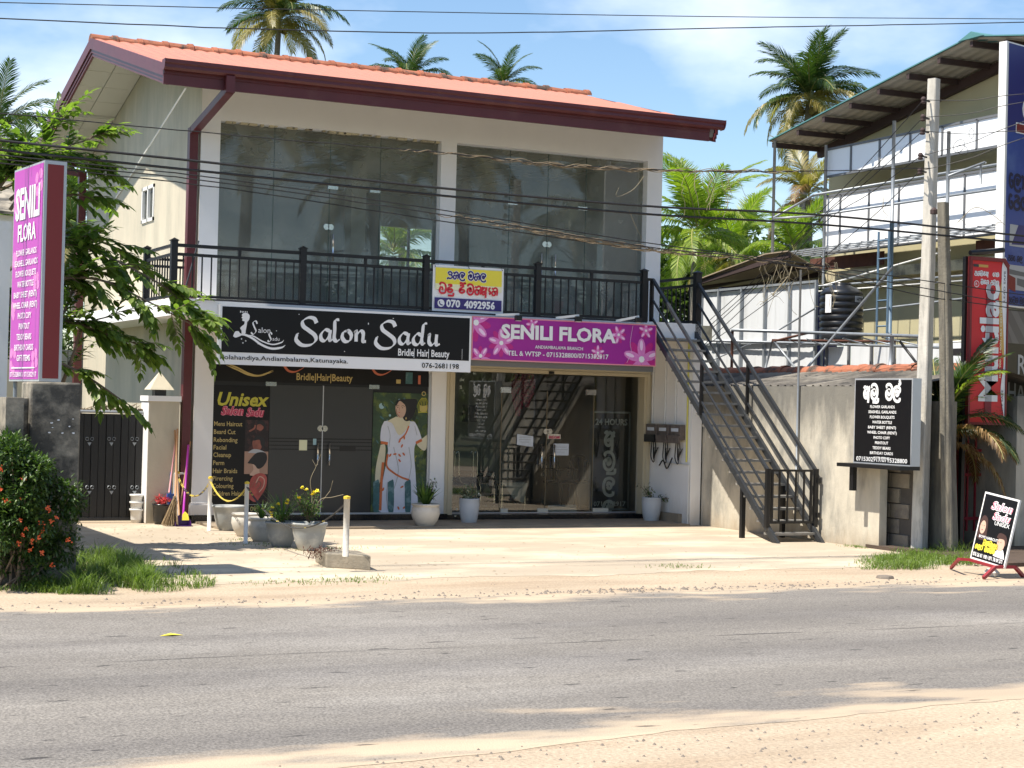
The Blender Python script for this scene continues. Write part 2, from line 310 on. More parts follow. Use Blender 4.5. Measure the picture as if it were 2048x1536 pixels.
mat('ridge_clay', (.36, .125, .065), .85, var=.3, vs=5, c2=(.09, .06, .045), c2s=3.2, c2lo=.52, c2hi=.62, bump=.3)
mat('soffit', (.50, .48, .41), .8, var=.03)
mat('soffit_joint', (.25, .245, .21), .8)
mat('lean_tan', (.34, .27, .19), .7, var=.2)
mat('black_metal', (.007, .007, .008), .45, var=.3, vs=6)
mat('dark_metal', (.024, .027, .031), .5, var=.35, vs=9, c2=(.09, .085, .075), c2s=9, c2lo=.62, c2hi=.72)
mat('tread_metal', (.22, .21, .19), .7, var=.4, vs=9)
mat('galv', (.30, .325, .35), .45, var=.25, vs=5, metal=.3)
mat('blue_metal', (.11, .18, .26), .5, var=.2, vs=6)
mat('rust', (.095, .035, .022), .9, var=.4, vs=7)
mat('dark_rafter', (.05, .03, .028), .8, var=.2, vs=5)
mat('sheet_under', (.40, .38, .33), .6, var=.12, vs=1.5)
mat('teal_sheet', (.08, .22, .22), .5, var=.1)
mat('white_panel', (.90, .91, .92), .45, var=.02)
mat('grey_frame', (.14, .145, .155), .5)
mat('zinc_sheet', (.66, .68, .70), .5, var=.10, vs=1.5, c2=(.42, .43, .43), c2s=1.6, c2lo=.55, c2hi=.78, stretch=(3, 3, .35))
mat('footing', (.27, .235, .18), .95, var=.3, vs=8, bump=.4, bs=30)
mat('cement_roof', (.20, .18, .15), .95, var=.35, vs=5, bump=.5, bs=15, c2=(.06, .055, .05), c2s=1.2, c2lo=.42, c2hi=.6)
mat('bronze_edge', (.22, .17, .10), .4)
mat('verge_green', (.06, .075, .03), .95, var=.4, vs=2, bump=.5, bs=10, c2=(.13, .10, .06), c2s=.6)
mat('chrome', (.75, .75, .74), .18, metal=1)
mat('glass_edge', (.03, .07, .06), .2)
mat('white_paint', (.80, .79, .76), .5, var=.06, vs=5)
mat('yellow_paint', (.75, .52, .05), .5)
mat('pvc_white', (.70, .70, .68), .4, var=.05)
mat('pvc_yellow', (.60, .56, .12), .4)
mat('black_plastic', (.013, .014, .016), .28, var=.2, vs=3)
mat('black_rubber', (.01, .01, .01), .6)
mat('pot_grey', (.30, .315, .31), .75, var=.16, vs=5, bump=.12, bs=25, c2=(.45, .45, .42), c2s=3)
mat('pot_beige', (.56, .53, .47), .75, var=.12, vs=5, bump=.12, bs=25, c2=(.40, .38, .34), c2s=4)
mat('pot_white', (.50, .52, .54), .5, var=.06)
mat('soil', (.06, .042, .03), .95, var=.3)
mat('floor_tile', (.30, .16, .10), .35, var=.06)
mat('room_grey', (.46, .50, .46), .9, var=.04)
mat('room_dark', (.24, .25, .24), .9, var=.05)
mat('ceil_tile', (.55, .56, .54), .8)
mat('granite_black', (.012, .012, .013), .22, spk=.5, spks=120)
mat('step_tile', (.30, .24, .17), .8, var=.25, vs=4)
mat('shutter', (.52, .45, .31), .5, var=.04)
mat('door_tint', (.040, .042, .042), .3, var=.05)
mat('film_black', (.006, .006, .007), .35)
mat('print_black', (.006, .006, .007), .4, spec=.3)
mat('print_white', (.80, .80, .80), .5)
mat('print_border', (.66, .67, .68), .4)
mat('print_grey', (.42, .43, .45), .5)
mat('print_magenta', (.33, .015, .27), .4, var=.03)
mat('print_magenta_light', (.46, .05, .40), .4)
mat('print_magenta_dark', (.24, .01, .16), .4)
mat('petal', (.72, .22, .55), .5, var=.2, vs=30)
mat('petal_dark', (.50, .015, .22), .5, var=.15, vs=30)
mat('petal_light', (.85, .60, .80), .5)
mat('print_yellow', (.80, .68, .06), .5)
mat('print_cream', (.78, .77, .50), .5)
mat('print_lime', (.52, .48, .05), .5)
mat('print_gold', (.52, .40, .15), .5)
mat('print_coral', (.55, .15, .08), .5)
mat('print_navy', (.035, .022, .16), .5)
mat('print_red', (.62, .02, .04), .5)
mat('print_pink', (.75, .25, .32), .5)
mat('print_crimson', (.50, .03, .09), .5)
mat('print_wood', (.40, .24, .17), .5, var=.1, stretch=(20, 20, 1))
mat('skin', (.60, .40, .30), .6, var=.12, vs=12)
mat('skin_pale', (.68, .62, .44), .6, var=.08, vs=9)
mat('skin_dark', (.28, .10, .07), .6, var=.3, vs=14)
mat('ear_red', (.48, .10, .08), .6, var=.4, vs=12)
mat('hair', (.012, .011, .013), .5)
mat('hair_brown', (.06, .03, .025), .5)
mat('dress', (.68, .70, .78), .6, var=.07, vs=9)
mat('dress_orange', (.62, .16, .05), .6, var=.2, vs=20)
mat('photo_green', (.035, .075, .035), .5, var=.5, vs=4, c2=(.12, .17, .035), c2s=5, c2lo=.5, c2hi=.6)
mat('photo_teal', (.05, .15, .16), .5, var=.4, vs=8, c2=(.16, .28, .30), c2s=9)
mat('photo_light', (.32, .50, .55), .5)
mat('photo_dark', (.014, .006, .007), .5, var=.5, vs=12, c2=(.06, .02, .018), c2s=12)
mat('photo_leaf_a', (.10, .16, .03), .5, var=.4, vs=30)
mat('photo_leaf_b', (.03, .09, .045), .5, var=.4, vs=30)
mat('photo_leaf_c', (.28, .27, .05), .5, var=.4, vs=30)
mat('blue_sign', (.035, .07, .30), .4, var=.15, vs=.8, c2=(.12, .19, .42), c2s=1.1, c2lo=.52, c2hi=.75)
mat('blue_top', (.022, .025, .16), .4)
mat('navy_text', (.012, .012, .05), .5)
mat('charcoal', (.022, .021, .022), .45)
mat('stripe_grey', (.16, .155, .16), .5)
mat('stripe_dark', (.11, .105, .11), .5)
mat('banner_red', (.66, .025, .03), .5, var=.05, vs=4)
mat('banner_dark', (.22, .01, .02), .5)
mat('banner_grey', (.40, .41, .43), .5)
mat('banner_gold', (.62, .36, .09), .5)
mat('red_side', (.20, .022, .022), .5, var=.05)
mat('red_paint', (.28, .02, .03), .5, var=.2, vs=8)
mat('alu_frame', (.50, .52, .54), .35, metal=.4)
mat('cone_cream', (.55, .50, .38), .8, var=.1, vs=5)
mat('wood_stick', (.45, .25, .13), .7, var=.15, vs=20)
mat('pink_stick', (.60, .28, .30), .6)
mat('purple_plastic', (.36, .03, .33), .4)
mat('purple_dark', (.07, .02, .15), .4)
mat('straw', (.28, .20, .11), .9, var=.4, vs=30)
mat('red_plastic', (.55, .03, .03), .5)
mat('blue_plastic', (.03, .10, .35), .4)
mat('paper', (.62, .66, .72), .7, var=.12, vs=30)
mat('paper_cream', (.66, .60, .48), .7)
mat('meter_case', (.14, .115, .105), .3, var=.5, vs=14)
mat('cable', (.008, .008, .009), .6)
mat('vine', (.22, .17, .11), .9, var=.3)
mat('twig', (.30, .25, .16), .9, var=.2)
mat('chain_yellow', (.62, .48, .05), .5)
mat('chain_black', (.02, .02, .02), .6)
mat('bark', (.20, .15, .11), .95, var=.4, vs=8, bump=.6, bs=25)
mat('palm_bark', (.22, .19, .16), .95, var=.4, vs=7, bump=.6, bs=20, stretch=(1, 1, 4))
mat('coconut', (.22, .17, .05), .6, var=.2)
mat('rachis', (.30, .28, .09), .6)
mat('orange_bloom', (.75, .13, .04), .6, var=.2, vs=30)
mat('yellow_bloom', (.85, .70, .03), .6)
mat('white_bloom', (.75, .73, .62), .7)
mat('white_wall', (.78, .77, .74), .9, var=.05, c2=(.62, .58, .45), c2s=1.2, c2lo=.6, c2hi=.75)
mat('garland', (.50, .05, .12), .7, var=.4, vs=30)
mat('bright_roof', (.62, .62, .60), .8)
leafmat('leaf_tree', (.085, .14, .026), (.26, .35, .075), .5)
leafmat('leaf_shrub', (.030, .065, .018), (.10, .16, .035), .3)
leafmat('leaf_pot', (.035, .085, .020), (.12, .20, .04), .3)
leafmat('leaf_grey', (.18, .21, .13), (.33, .35, .25), .3)
leafmat('leaf_far', (.030, .060, .016), (.085, .125, .03), .3)
leafmat('palm_green', (.028, .060, .016), (.075, .115, .03), .3)
leafmat('palm_bright', (.13, .20, .022), (.30, .37, .05), .45)
leafmat('palm_yellow', (.16, .14, .035), (.34, .27, .09), .4)
leafmat('palm_brown', (.16, .085, .03), (.34, .21, .09), .3)
leafmat('grass_blade', (.07, .12, .02), (.20, .28, .055), .4)
glass('glass_upper', (.74, .78, .72), 1.85, dust=.3)
glass('glass_flora', (.80, .84, .78), 2.1, dust=.035)
glass('glass_small', (.3, .33, .33), 1.6)
# ------------------------------------------------------------------ ground, road, yard
rnd = random.Random(5)
MB().quad((-400, -300, 0), (400, -300, 0), (400, 400, 0), (-400, 400, 0)).build('ground', 'verge_green', kind='structure')
MB().quad((-60, -11, .002), (60, -11, .002), (60, -8.0, .002), (-60, -8.0, .002)).build('ground', 'sand', kind='structure')
MB().quad((-4.2, -8.0, .002), (7.62, -8.0, .002), (7.62, .6, .002), (-2.6, .6, .002)).build('ground', 'sand', kind='structure')
MB().quad((-60, -20.5, .002), (60, -20.5, .002), (60, -14, .002), (-60, -14, .002)).build('ground', 'sand', kind='structure')
def wavy(y, a, s): return y+a*(noise.noise(V((s, 0, 3.3)))*1.0+.5*noise.noise(V((s*3.1, 2, 3.3)))+.3*noise.noise(V((s*9, 2, 7.3))))
b = MB(); xs = [-60+.15*i for i in range(660)]; vs = []
for x in xs: vs += [(x, wavy(-15.52+.10*max(-8, min(x, 8)), .16, x*.5), .004), (x, wavy(-9.42, .14, x*.6+9), .004)]
b.add(vs, [(2*i, 2*i+2, 2*i+3, 2*i+1) for i in range(len(xs)-1)]); b.build('road', 'asphalt', kind='structure')
b = MB(); vs = []
for x in xs[300:560]: y = -12.35+.02*math.sin(x*1.7); w_ = .007*max(0, .6+noise.noise(V((x*1.3, 4, 1)))*1.6); vs += [(x, y-w_, .0065), (x, y+w_, .0065)]
b.add(vs, [(2*i, 2*i+2, 2*i+3, 2*i+1) for i in range(len(vs)//2-1)]); b.build('road', 'seam', kind='structure')
b = MB(); vs = []; xx = [-2.4+.1*i for i in range(101)]
for x in xx: vs += [(x, wavy(-7.75, .25, x*.8+3), .004), (x, -.0, .004)]
b.add(vs, [(2*i, 2*i+2, 2*i+3, 2*i+1) for i in range(len(xx)-1)]); b.build('pavement', 'yard', kind='structure')
# loose stones on both verges and the dark oil flecks of the asphalt
b = MB()
def pebble(b, x, y, r):
    n = 6; k = len(b.v); b.v += [V((x, y, r*.9))]+[V((x+r*(.7+.5*rnd.random())*math.cos(t), y+r*(.7+.5*rnd.random())*math.sin(t), 0)) for t in [i*math.pi/3 for i in range(n)]]
    b.f += [(k, k+1+i, k+1+(i+1) % n) for i in range(n)]
for i in range(500): pebble(b, rnd.uniform(-5, 9), -9.45+rnd.gauss(.18, .22), rnd.uniform(.006, .022))
for i in range(160): pebble(b, rnd.gauss(2, 1.2), -9.25+rnd.gauss(0, .07), rnd.uniform(.008, .028))
for i in range(800): pebble(b, rnd.uniform(-5, 7), -15.75-abs(rnd.gauss(.35, .5)), rnd.uniform(.004, .016))
for i in range(160): pebble(b, rnd.uniform(-2, 7), rnd.uniform(-9.2, -5.5), rnd.uniform(.004, .012))
b.build('gravel', 'pebble', kind='stuff')

# ------------------------------------------------------------------ the two-storey shop
EY, RY, BY, SL, ZE, XL, XR = -1.46, 3.05, 7.56, .254, 6.10, -.93, 7.62
def zr(y): return ZE+SL*(y-EY) if y <= RY else ZE+SL*(BY-y)
B = thing('shop_building', 'two-storey shop building with terracotta roof, glass upper floor and balcony', 'building', (3.7, 3, 0))
# side wall with a hole for the little window
wy0, wy1, wz0, wz1 = 2.50, 3.25, 4.47, 5.03
b = MB()
def sidewall(b, x0, x1, cuts):
    ys = [0, wy0, RY, wy1, 7.3]
    for y0, y1 in zip(ys[:-1], ys[1:]):
        segs = [(0, None)] if not (y0 >= wy0 and y1 <= wy1) else [(0, wz0), (wz1, None)]
        for z0, z1 in segs:
            a0 = z1 if z1 else zr(y0)-.245; a1 = z1 if z1 else zr(y1)-.245
            b.prism([(x0, y0, z0), (x0, y1, z0), (x0, y1, a1), (x0, y0, a0)], (x1-x0, 0, 0))
sidewall(b, 0, .15, 1); b.build('side_wall', 'plaster_old', B)
b = MB(); b.prism([(7.37, 0, 0), (7.37, 7.3, 0), (7.37, 7.3, zr(7.3)-.245), (7.37, RY, zr(RY)-.245), (7.37, 0, zr(0)-.245)], (.15, 0, 0)); b.build('side_wall', 'plaster_old', B)
b = MB(); b.box(.15, 5.55, 7.15, 7.3, 0, 5.9); b.box(6.75, 7.37, 7.15, 7.3, 0, 5.9); b.box(5.55, 6.75, 7.15, 7.3, 0, 4.35); b.box(5.55, 6.75, 7.15, 7.3, 5.15, 5.9); b.build('back_wall', 'plaster_old', B)
b = MB(); b.box(6.14, 6.18, 7.18, 7.24, 4.35, 5.15); b.box(5.55, 6.75, 7.18, 7.22, 4.35, 4.39); b.build('back_window_frame', 'grey_frame', B)
# front upper storey: columns, beam
b = MB(); b.box(0.002, .28, -.004, .3, 3.08, 5.69); b.build('column', 'plaster_white', B)
b = MB(); b.box(3.68, 3.93, -.004, .3, 3.08, 5.69); b.build('column', 'plaster_white', B)
b = MB(); b.box(7.25, 7.523, -.004, .3, 3.08, 5.69); b.build('column', 'plaster_white', B)
b = MB(); b.box(.002, 7.523, -.004, .2, 5.69, zr(0)-.25); b.build('beam', 'plaster_white', B)
b = MB()
for i in range(26):
    x = .35+i*.13+rnd.uniform(-.05, .05); b.box(x, x+rnd.uniform(.03, .12), .03, .1, 5.672-rnd.uniform(0, .018), 5.688)
b.build('ragged_plaster', 'old_cream', B, kind='stuff')
# slab
b = MB(); b.box(-.65, 7.6, -1.15, 0, 2.85, 3.08); b.box(-.65, 0, 0, 5.5, 2.86, 3.08); b.build('balcony_slab', 'plaster_white', B)
b = MB(); b.box(0.01, 7.37, .001, 7.15, 2.88, 3.07); b.build('floor_slab', 'room_grey', B)
# lower storey front
b = MB(); b.box(0.002, .28, -.004, .3, .26, 2.85); b.build('column', 'plaster_white', B)
b = MB(); b.box(-.03, .32, -.05, .3, .12, .262); b.box(-.015, .30, -.03, .3, .262, .29); b.build('column_base', 'plaster_white', B)
b = MB(); b.box(3.62, 3.86, -.004, .45, 0.1, 2.85); b.build('column', 'plaster_white', B)
b = MB(); b.box(.281, 3.62, .06, .2, 2.2, 2.85); b.box(3.86, 7.37, .16, .3, 2.3, 2.85); b.build('lintel', 'plaster_white', B)
b = MB(); b.box(7.42, 7.60, -1.22, -.001, 0, 2.85); b.box(7.40, 7.52, -.001, .5, .1, 2.85); b.build('return_wall', 'plaster_white', B)
b = MB(); b.box(7.35, 7.418, -1.0, -.02, 0.003, .16); b.build('skirting', 'step_tile', B)
b = MB(); b.box(.0, 3.9, -.06, .3, 0.003, .118); b.box(3.9, 7.34, -.02, .34, .003, .098); b.build('plinth', 'granite_black', B)
b = MB(); b.box(.05, 7.35, -1.35, -.06, .0045, .03); b.build('doorstep', 'step_tile', B)
b = MB(); b.box(.3, 7.35, .2, 5, .003, .099); b.build('ground_floor', 'floor_tile', B)
b = MB()
for x0, x1 in ((3.86, 3.985), (7.27, 7.398)): b = MB(); b.box(x0, x1, -.03, .12, .1, 2.3); b.box(x0+.04, x1-.04, -.045, -.03, .1, 2.3); b.build('shutter_guide', 'shutter', B)
for i in range(5):
    b = MB(); b.box(3.9, 7.36, -.05-.004*(i % 2), .10, 2.262+i*.055, 2.262+i*.055+.05); b.build('shutter_slat', 'shutter', B)
MB().box(5.55, 5.63, -.08, -.055, 2.262, 2.30).build('shutter_lock', 'black_metal', B)
# roof sheets: arched tiles pressed in a sheet, stepped down the slope
def roofsheet(y0, y1, sgn):
    b = MB(); nx = 258; rows = []; ny = 3
    for r in range(ny):
        t0, t1 = r/ny, (r+1)/ny
        rows += [(t0, .0), (t1, .022)]
    for t, lift in rows:
        y = y0+(y1-y0)*t
        for i in range(nx+1):
            x = XL+.02+(XR-XL-.04)*i/nx; ph = abs(math.sin(math.pi*(x-XL)/.2)); b.v.append(V((x, y, zr(y)-.015-lift*.0+.02*ph+.022*(1 if lift else 0))))
    w = nx+1
    for r in range(len(rows)-1):
        for i in range(nx): b.f.append((r*w+i, r*w+i+1, (r+1)*w+i+1, (r+1)*w+i))
    return b
roofsheet(EY+.02, RY, 1).build('roof_sheet', 'terracotta_sheet', B)
roofsheet(BY, RY, 1).build('roof_sheet', 'terracotta_sheet', B)
b = MB(); o_ = .05
b.prism([(XL+.04, EY+.05, zr(EY+.05)-.03), (XL+.04, RY, zr(RY)-.03), (XL+.04, BY-.05, zr(BY-.05)-.03), (XL+.04, BY-.05, zr(BY-.05)-.2), (XL+.04, RY, zr(RY)-.2), (XL+.04, EY+.05, zr(EY+.05)-.2)], (XR-XL-.08, 0, 0))
b.build('roof_core', 'soffit_joint', B)
# verge boards with a stepped profile, both gable ends
for x, sg in ((XL, 1), (XR, -1)):
    for ya, yb in ((EY, RY), (RY, BY)):
        b = MB()
        for dx, za, zb in ((0, -.005, -.15), (.022, -.15, -.21), (.038, -.21, -.262)):
            b.prism([(x+sg*dx, ya, zr(ya)+za+.02), (x+sg*dx, yb, zr(yb)+za+.02), (x+sg*dx, yb, zr(yb)+zb), (x+sg*dx, ya, zr(ya)+zb)], (sg*.035, 0, 0))
        b.build('verge_board', 'maroon', B)
b = MB(); b.box(XL, XR-.16, EY-.012, EY+.02, 5.842, 5.98); b.box(XL, XR-.16, EY-.03, EY+.02, 5.98, 6.03); b.build('fascia', 'maroon', B)
b = MB(); b.box(XL, XR, BY-.02, BY+.01, 5.842, 6.03); b.build('fascia', 'maroon', B)
g = [(EY-.03, 6.02), (EY-.10, 6.02), (EY-.13, 6.05), (EY-.125, 6.09), (EY-.15, 6.11), (EY-.15, 6.155), (EY-.135, 6.155), (EY-.135, 6.12), (EY-.11, 6.10), (EY-.115, 6.055), (EY-.03, 6.035)]
MB().prism([(XL-.02, y, z) for y, z in g], (XR-XL+.06, 0, 0)).build('gutter', 'maroon', B)
b = MB()
for x in (XL-.022, XR+.038): b.prism([(x, y, z) for y, z in [(EY-.0, 6.015), (EY-.10, 6.018), (EY-.135, 6.05), (EY-.155, 6.11), (EY-.155, 6.158), (EY, 6.158)]], (.008, 0, 0))
b.build('gutter_end', 'maroon', B)
b = MB(); px_ = -.095
b.bar((-.06, EY-.08, 6.02), (-.06, EY-.08, 5.80), .12, .10, up=(0, 1, 0)); b.bar((-.06, EY-.08, 5.845), (px_, .05, 5.50), .115, .10); b.bar((px_, .07, 5.55), (px_, .07, .02), .12, .13, up=(0, 1, 0))
b.build('downpipe', 'maroon', B)
b = MB(); b.bar((-.5, 7.5, 6.0), (-.5, 7.5, 5.75), .12, up=(0, 1, 0)); b.bar((-.5, 7.5, 5.78), (-.09, 7.35, 5.70), .12); b.bar((-.09, 7.35, 5.75), (-.09, 7.35, .05), .13, up=(0, 1, 0)); b.build('downpipe', 'maroon', B)
# ridge tiles, one by one
rt = MB(); n = 9
for k_, (x, r) in enumerate([(0, .115), (.33, .105), (.33, .125), (.40, .128), (.415, .118)]):
    for j in range(n): t = math.pi*j/(n-1); rt.v.append(V((x, -math.cos(t)*r*1.25, math.sin(t)*r)))
for i in range(4):
    for j in range(n-1): rt.f.append((i*n+j, i*n+j+1, (i+1)*n+j+1, (i+1)*n+j))
rt.f.append(tuple(range(n)))
o = rt.build('ridge_tile', 'ridge_clay', B, local=True, smooth=False); inv = WMX[B.name].inverted()
NT = 22
for i in range(NT):
    c = o if i == 0 else copyobj(o, B)
    c.location = inv @ V((XL+.395*i+rnd.uniform(-.006, .006), RY, zr(RY)-.03+rnd.uniform(-.006, .008))); c.rotation_euler = (rnd.uniform(-.03, .03), rnd.uniform(-.015, .015), 0)
# gable soffit panels
so = None
for i in range(8):
    for ya, yb, s_ in ((RY+i*.57, RY+i*.57+.56, 1),):
        if yb > BY: continue
        for x0, x1 in ((XL+.08, XL+.47), (XL+.48, -.002)):
            b = MB(); b.prism([(x0, ya, zr(ya)-.235), (x0, yb, zr(yb)-.235), (x0, yb, zr(yb)-.222), (x0, ya, zr(ya)-.222)], (x1-x0, 0, 0)); b.build('soffit_panel', 'soffit', B)
    ya, yb = RY-.57*i-.56, RY-.57*i
    if ya < EY: continue
    for x0, x1 in ((XL+.08, XL+.47), (XL+.48, -.002)):
        b = MB(); b.prism([(x0, ya, zr(ya)-.235), (x0, yb, zr(yb)-.235), (x0, yb, zr(yb)-.222), (x0, ya, zr(ya)-.222)], (x1-x0, 0, 0)); b.build('soffit_panel', 'soffit', B)
b = MB(); b.bar((XL+.07, 5.35, zr(5.35)-.25), (-.002, 5.35, zr(5.35)-.25), .12, .05); b.build('soffit_batten', 'soffit', B)
MB().tube([(.01*0-.6, EY+.1, 5.84), (-.02, 3.9, 5.35), (-.02, 5.6, 4.9)], .012, 5).build('stay_wire', 'pvc_white', B)
# little side window
b = MB()
for a in ((wy0, wy0+.05, wz0, wz1), (wy1-.05, wy1, wz0, wz1), (wy0, wy1, wz0, wz0+.05), (wy0, wy1, wz1-.05, wz1), (wy0+.35, wy0+.40, wz0, wz1)): b.box(-.02, .05, *a)
sw = b.build('side_window', 'white_paint', B); MB().box(.02, .026, wy0+.05, wy1-.05, wz0+.05, wz1-.05).build('pane', 'glass_small', sw)
# upper glass: panes standing edge to edge, each one a part
GY = .13
def pane(x0, x1, z0, z1, y=GY, g='glass_upper'):
    b = MB(); b.quad((x0+.004, y, z0), (x1-.004, y, z0), (x1-.004, y, z1), (x0+.004, y, z1)); o = b.build('glass_pane', g, B)
    return o
for xs_ in ((.285, 1.12, 1.975, 2.76, 3.675), (3.935, 4.89, 5.55, 6.22, 7.245)):
    for i, (x0, x1) in enumerate(zip(xs_[:-1], xs_[1:])): pane(x0, x1, 3.09, 5.675)
    for x in xs_[1:-1]: MB().box(x-.003, x+.003, GY-.003, GY+.006, 3.09, 5.675).build('glass_edge', 'glass_edge', B)
    for z in (5.675, 3.075): MB().box(xs_[0], xs_[-1], GY-.02, GY+.03, z, z+.015).build('channel', 'alu_frame', B)
def patch(x, z, w=.16, h=.055, y=GY, name='patch_fitting'): MB().box(x, x+w, y-.02, y+.02, z-h/2, z+h/2).build(name, 'chrome', B)
for x, z in ((1.94, 4.88), (2.60, 4.88), (4.86, 4.87), (6.08, 4.87)): patch(x, z)
def handle(x, z0, z1, y=GY, name='door_handle'):
    b = MB(); b.tube([(x, y-.06, z0), (x, y-.06, z1)], .013, 8); b.tube([(x, y, z0+.05), (x, y-.06, z0+.05)], .009, 6); b.tube([(x, y, z1-.05), (x, y-.06, z1-.05)], .009, 6); b.build(name, 'chrome', B, smooth=True)
def lockdisc(x, z, y=GY):
    b = MB(); b.tube([(x-.035, y-.012, z), (x+.035, y-.0125, z)], .001, 4)
    for dx in (-.035, .035): b.add([(x+dx+.045*math.cos(t), y-.014, z+.045*math.sin(t)) for t in [i*math.pi/6 for i in range(12)]], [tuple(range(12))])
    b.build('lock', 'chrome', B)
handle(2.03, 3.8, 4.2); handle(5.44, 3.72, 4.12); handle(5.68, 3.72, 4.12); lockdisc(1.97, 4.30); lockdisc(5.55, 4.27)
# upper room
b = MB(); b.box(.16, 7.36, .32, 7.1, 5.74, 5.76); b.build('ceiling', 'ceil_tile', B)
b = MB()
for i in range(12): b.box(.3+i*.62, .325+i*.62, .3, 7.0, 5.728, 5.741)
for i in range(11): b.box(.16, 7.36, .6+i*.62, .625+i*.62, 5.727, 5.741)
b.build('ceiling_grid', 'soffit_joint', B, kind='stuff')
p = onY(3, 702, 450); q = onY(3, 731, 450)
MB().box(p.x, q.x, 3, 3.3, 3.08, 5.73).build('inner_column', 'plaster_white', B)
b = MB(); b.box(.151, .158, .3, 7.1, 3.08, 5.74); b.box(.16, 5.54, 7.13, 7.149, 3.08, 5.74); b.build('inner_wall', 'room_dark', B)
p = onY(3.6, 1045, 450)
b = MB(); b.box(p.x, 7.36, 3.6, 3.7, 3.08, 5.73); b.box(7.35, 7.368, .3, 3.6, 3.08, 5.73); b.build('partition', 'room_grey', B)
p = onY(3.59, 1255, 440); q = onY(3.59, 1280, 485)
b = MB()
for k_ in range(4):
    z0 = q.z+(p.z-q.z)*k_/4; b.box(p.x, q.x, 3.57, 3.598, z0+.01, z0+(p.z-q.z)/4-.01)
b.build('vent_block', 'grey_frame', B)
# maroon strip lights etc: fluorescent tube seen at top right of each window
for x in (.9, 6.7): MB().box(x, x+.35, .2, .24, 5.64, 5.665).build('tube_light', 'white_paint', B)

# ------------------------------------------------------------------ salon front on the ground floor
SY = .055
b = MB(); b.box(.282, 3.62, SY+.012, SY+.03, .118, 2.2); b.build('salon_backing', 'film_black', B)
for i, (x0, x1) in enumerate(((1.125, 1.925), (1.935, 2.70))):
    d = MB().box(x0, x1, SY-.006, SY+.008, .15, 1.975).build('salon_door', 'door_tint', B)
    b = MB()
    for z in (1.045, 1.10, 1.155, 1.20): b.box(x0+.0, x1-.0, SY-.0085, SY-.0062, z, z+.018)
    b.build('dark_stripe', 'film_black', d)
MB().box(1.923, 1.937, SY-.01, SY+.01, .13, 1.98).build('door_gap', 'alu_frame', B)
for x in (1.05, 2.63): patch(x, 1.985, .16, .06, SY-.01)
handle(1.85, .83, 1.15, SY); handle(2.03, .83, 1.15, SY); lockdisc(1.93, 1.36, SY)
b = MB(); b.box(1.58, 1.70, SY-.012, SY-.009, 1.04, 1.19); b.build('notice', 'print_cream', B)
MB().box(1.79, 1.84, SY-.012, SY-.009, 1.12, 1.21).build('notice', 'photo_light', B)
MB().box(.282, 3.62, SY-.05, SY+.05, .118, .14).build('sill', 'alu_frame', B)
MB().box(3.585, 3.62, SY-.03, SY+.02, .14, 2.2).build('frame_strip', 'alu_frame', B)
MB().box(2.2, 2.45, SY-.011, SY-.009, 1.035, 1.11).build('sticker', 'film_black', B)
# left poster with the list of services
pb = Board(B, (.285, SY, .14), (1, 0, 0), (0, 0, 1)); pw, ph = .835, 1.81
def pu(px): return onY(SY, px, 900).x-.285
def pv(py, px=480): return onY(SY, px, py).z-.14
pb.rect('poster', 'print_black', 0, 0, pw, ph, 2)
for i, t in enumerate(["Mens Haircut", "Beard Cut", "Rebonding", "Facial", "Cleanup", "Perm", "Hair Braids", "Pirercing", "Colouring", "Children Haircut"]):
    y = (852, 868, 884, 899, 914, 930, 946, 961, 976, 991)[i]; wpx = (51, 39, 43, 23, 32, 20, 44, 36, 38, 62)[i]
    pb.text('lettering', 'print_gold', t, .03, pv(y, 455), wpx/124., .066, 3, wt=.012)
pb.text('lettering', 'print_lime', "Unisex", .07, pv(811, 480), .76, .19, 3, wt=.03, shear=.25)
pb.text('lettering', 'print_gold', "078 07      078 09921", .02, .025, .78, .07, 3, wt=.01)
pb.rect('rule', 'print_grey', 0, .115, pw, .121, 3)
# photo tiles: haircut, beard, braids, ear
u0 = pu(489)
pb.rect('photo', 'photo_dark', u0, pv(905, 515), pw, pv(840, 515), 3); pb.rect('photo', 'print_wood', u0, pv(948, 510), pw, pv(903, 510), 4); pb.rect('photo', 'photo_dark', u0+.12, .13, pw, pv(948, 515), 3)
cx, cy = pu(514), pv(918, 514)
pb.blob('photo', 'hair', [(cx-.14, cy-.06), (cx-.08, cy+.02), (cx, cy+.09), (cx+.12, cy+.09), (cx+.15, cy), (cx+.1, cy-.1), (cx+.02, cy-.14), (cx-.04, cy-.08)], 6)
pb.blob('photo', 'skin', [(cx-.07, cy-.05), (cx+.01, cy-.07), (cx+.04, cy-.16), (cx+.03, cy-.23), (cx-.10, cy-.23), (cx-.05, cy-.15)], 5)
cx, cy = pu(516), pv(973, 516)
pb.blob('photo', 'ear_red', [(cx-.13, cy-.17), (cx-.1, cy+.1), (cx+.02, cy+.19), (cx+.13, cy+.15), (cx+.13, cy), (cx+.06, cy-.13), (cx-.02, cy-.22)], 5)
pb.stroke('photo', 'skin', [(cx-.02, cy+.05), (cx+.03, cy+.14), (cx+.10, cy+.1), (cx+.09, cy), (cx+.03, cy-.08)], .014, 6); pb.stroke('photo', 'skin_dark', [(cx-.03, cy+.0), (cx+.01, cy+.07), (cx+.05, cy+.05), (cx+.04, cy-.01), (cx, cy-.04)], .022, 6); pb.stroke('photo', 'skin_dark', [(cx-.10, cy-.02), (cx-.05, cy+.06), (cx-.01, cy+.12)], .012, 6)
cx, cy = pu(514), pv(886, 514)
pb.blob('photo', 'skin_dark', [(cx-.05, cy-.10), (cx-.075, cy-.01), (cx-.05, cy+.05), (cx+.03, cy+.06), (cx+.07, cy), (cx+.05, cy-.09)], 5)
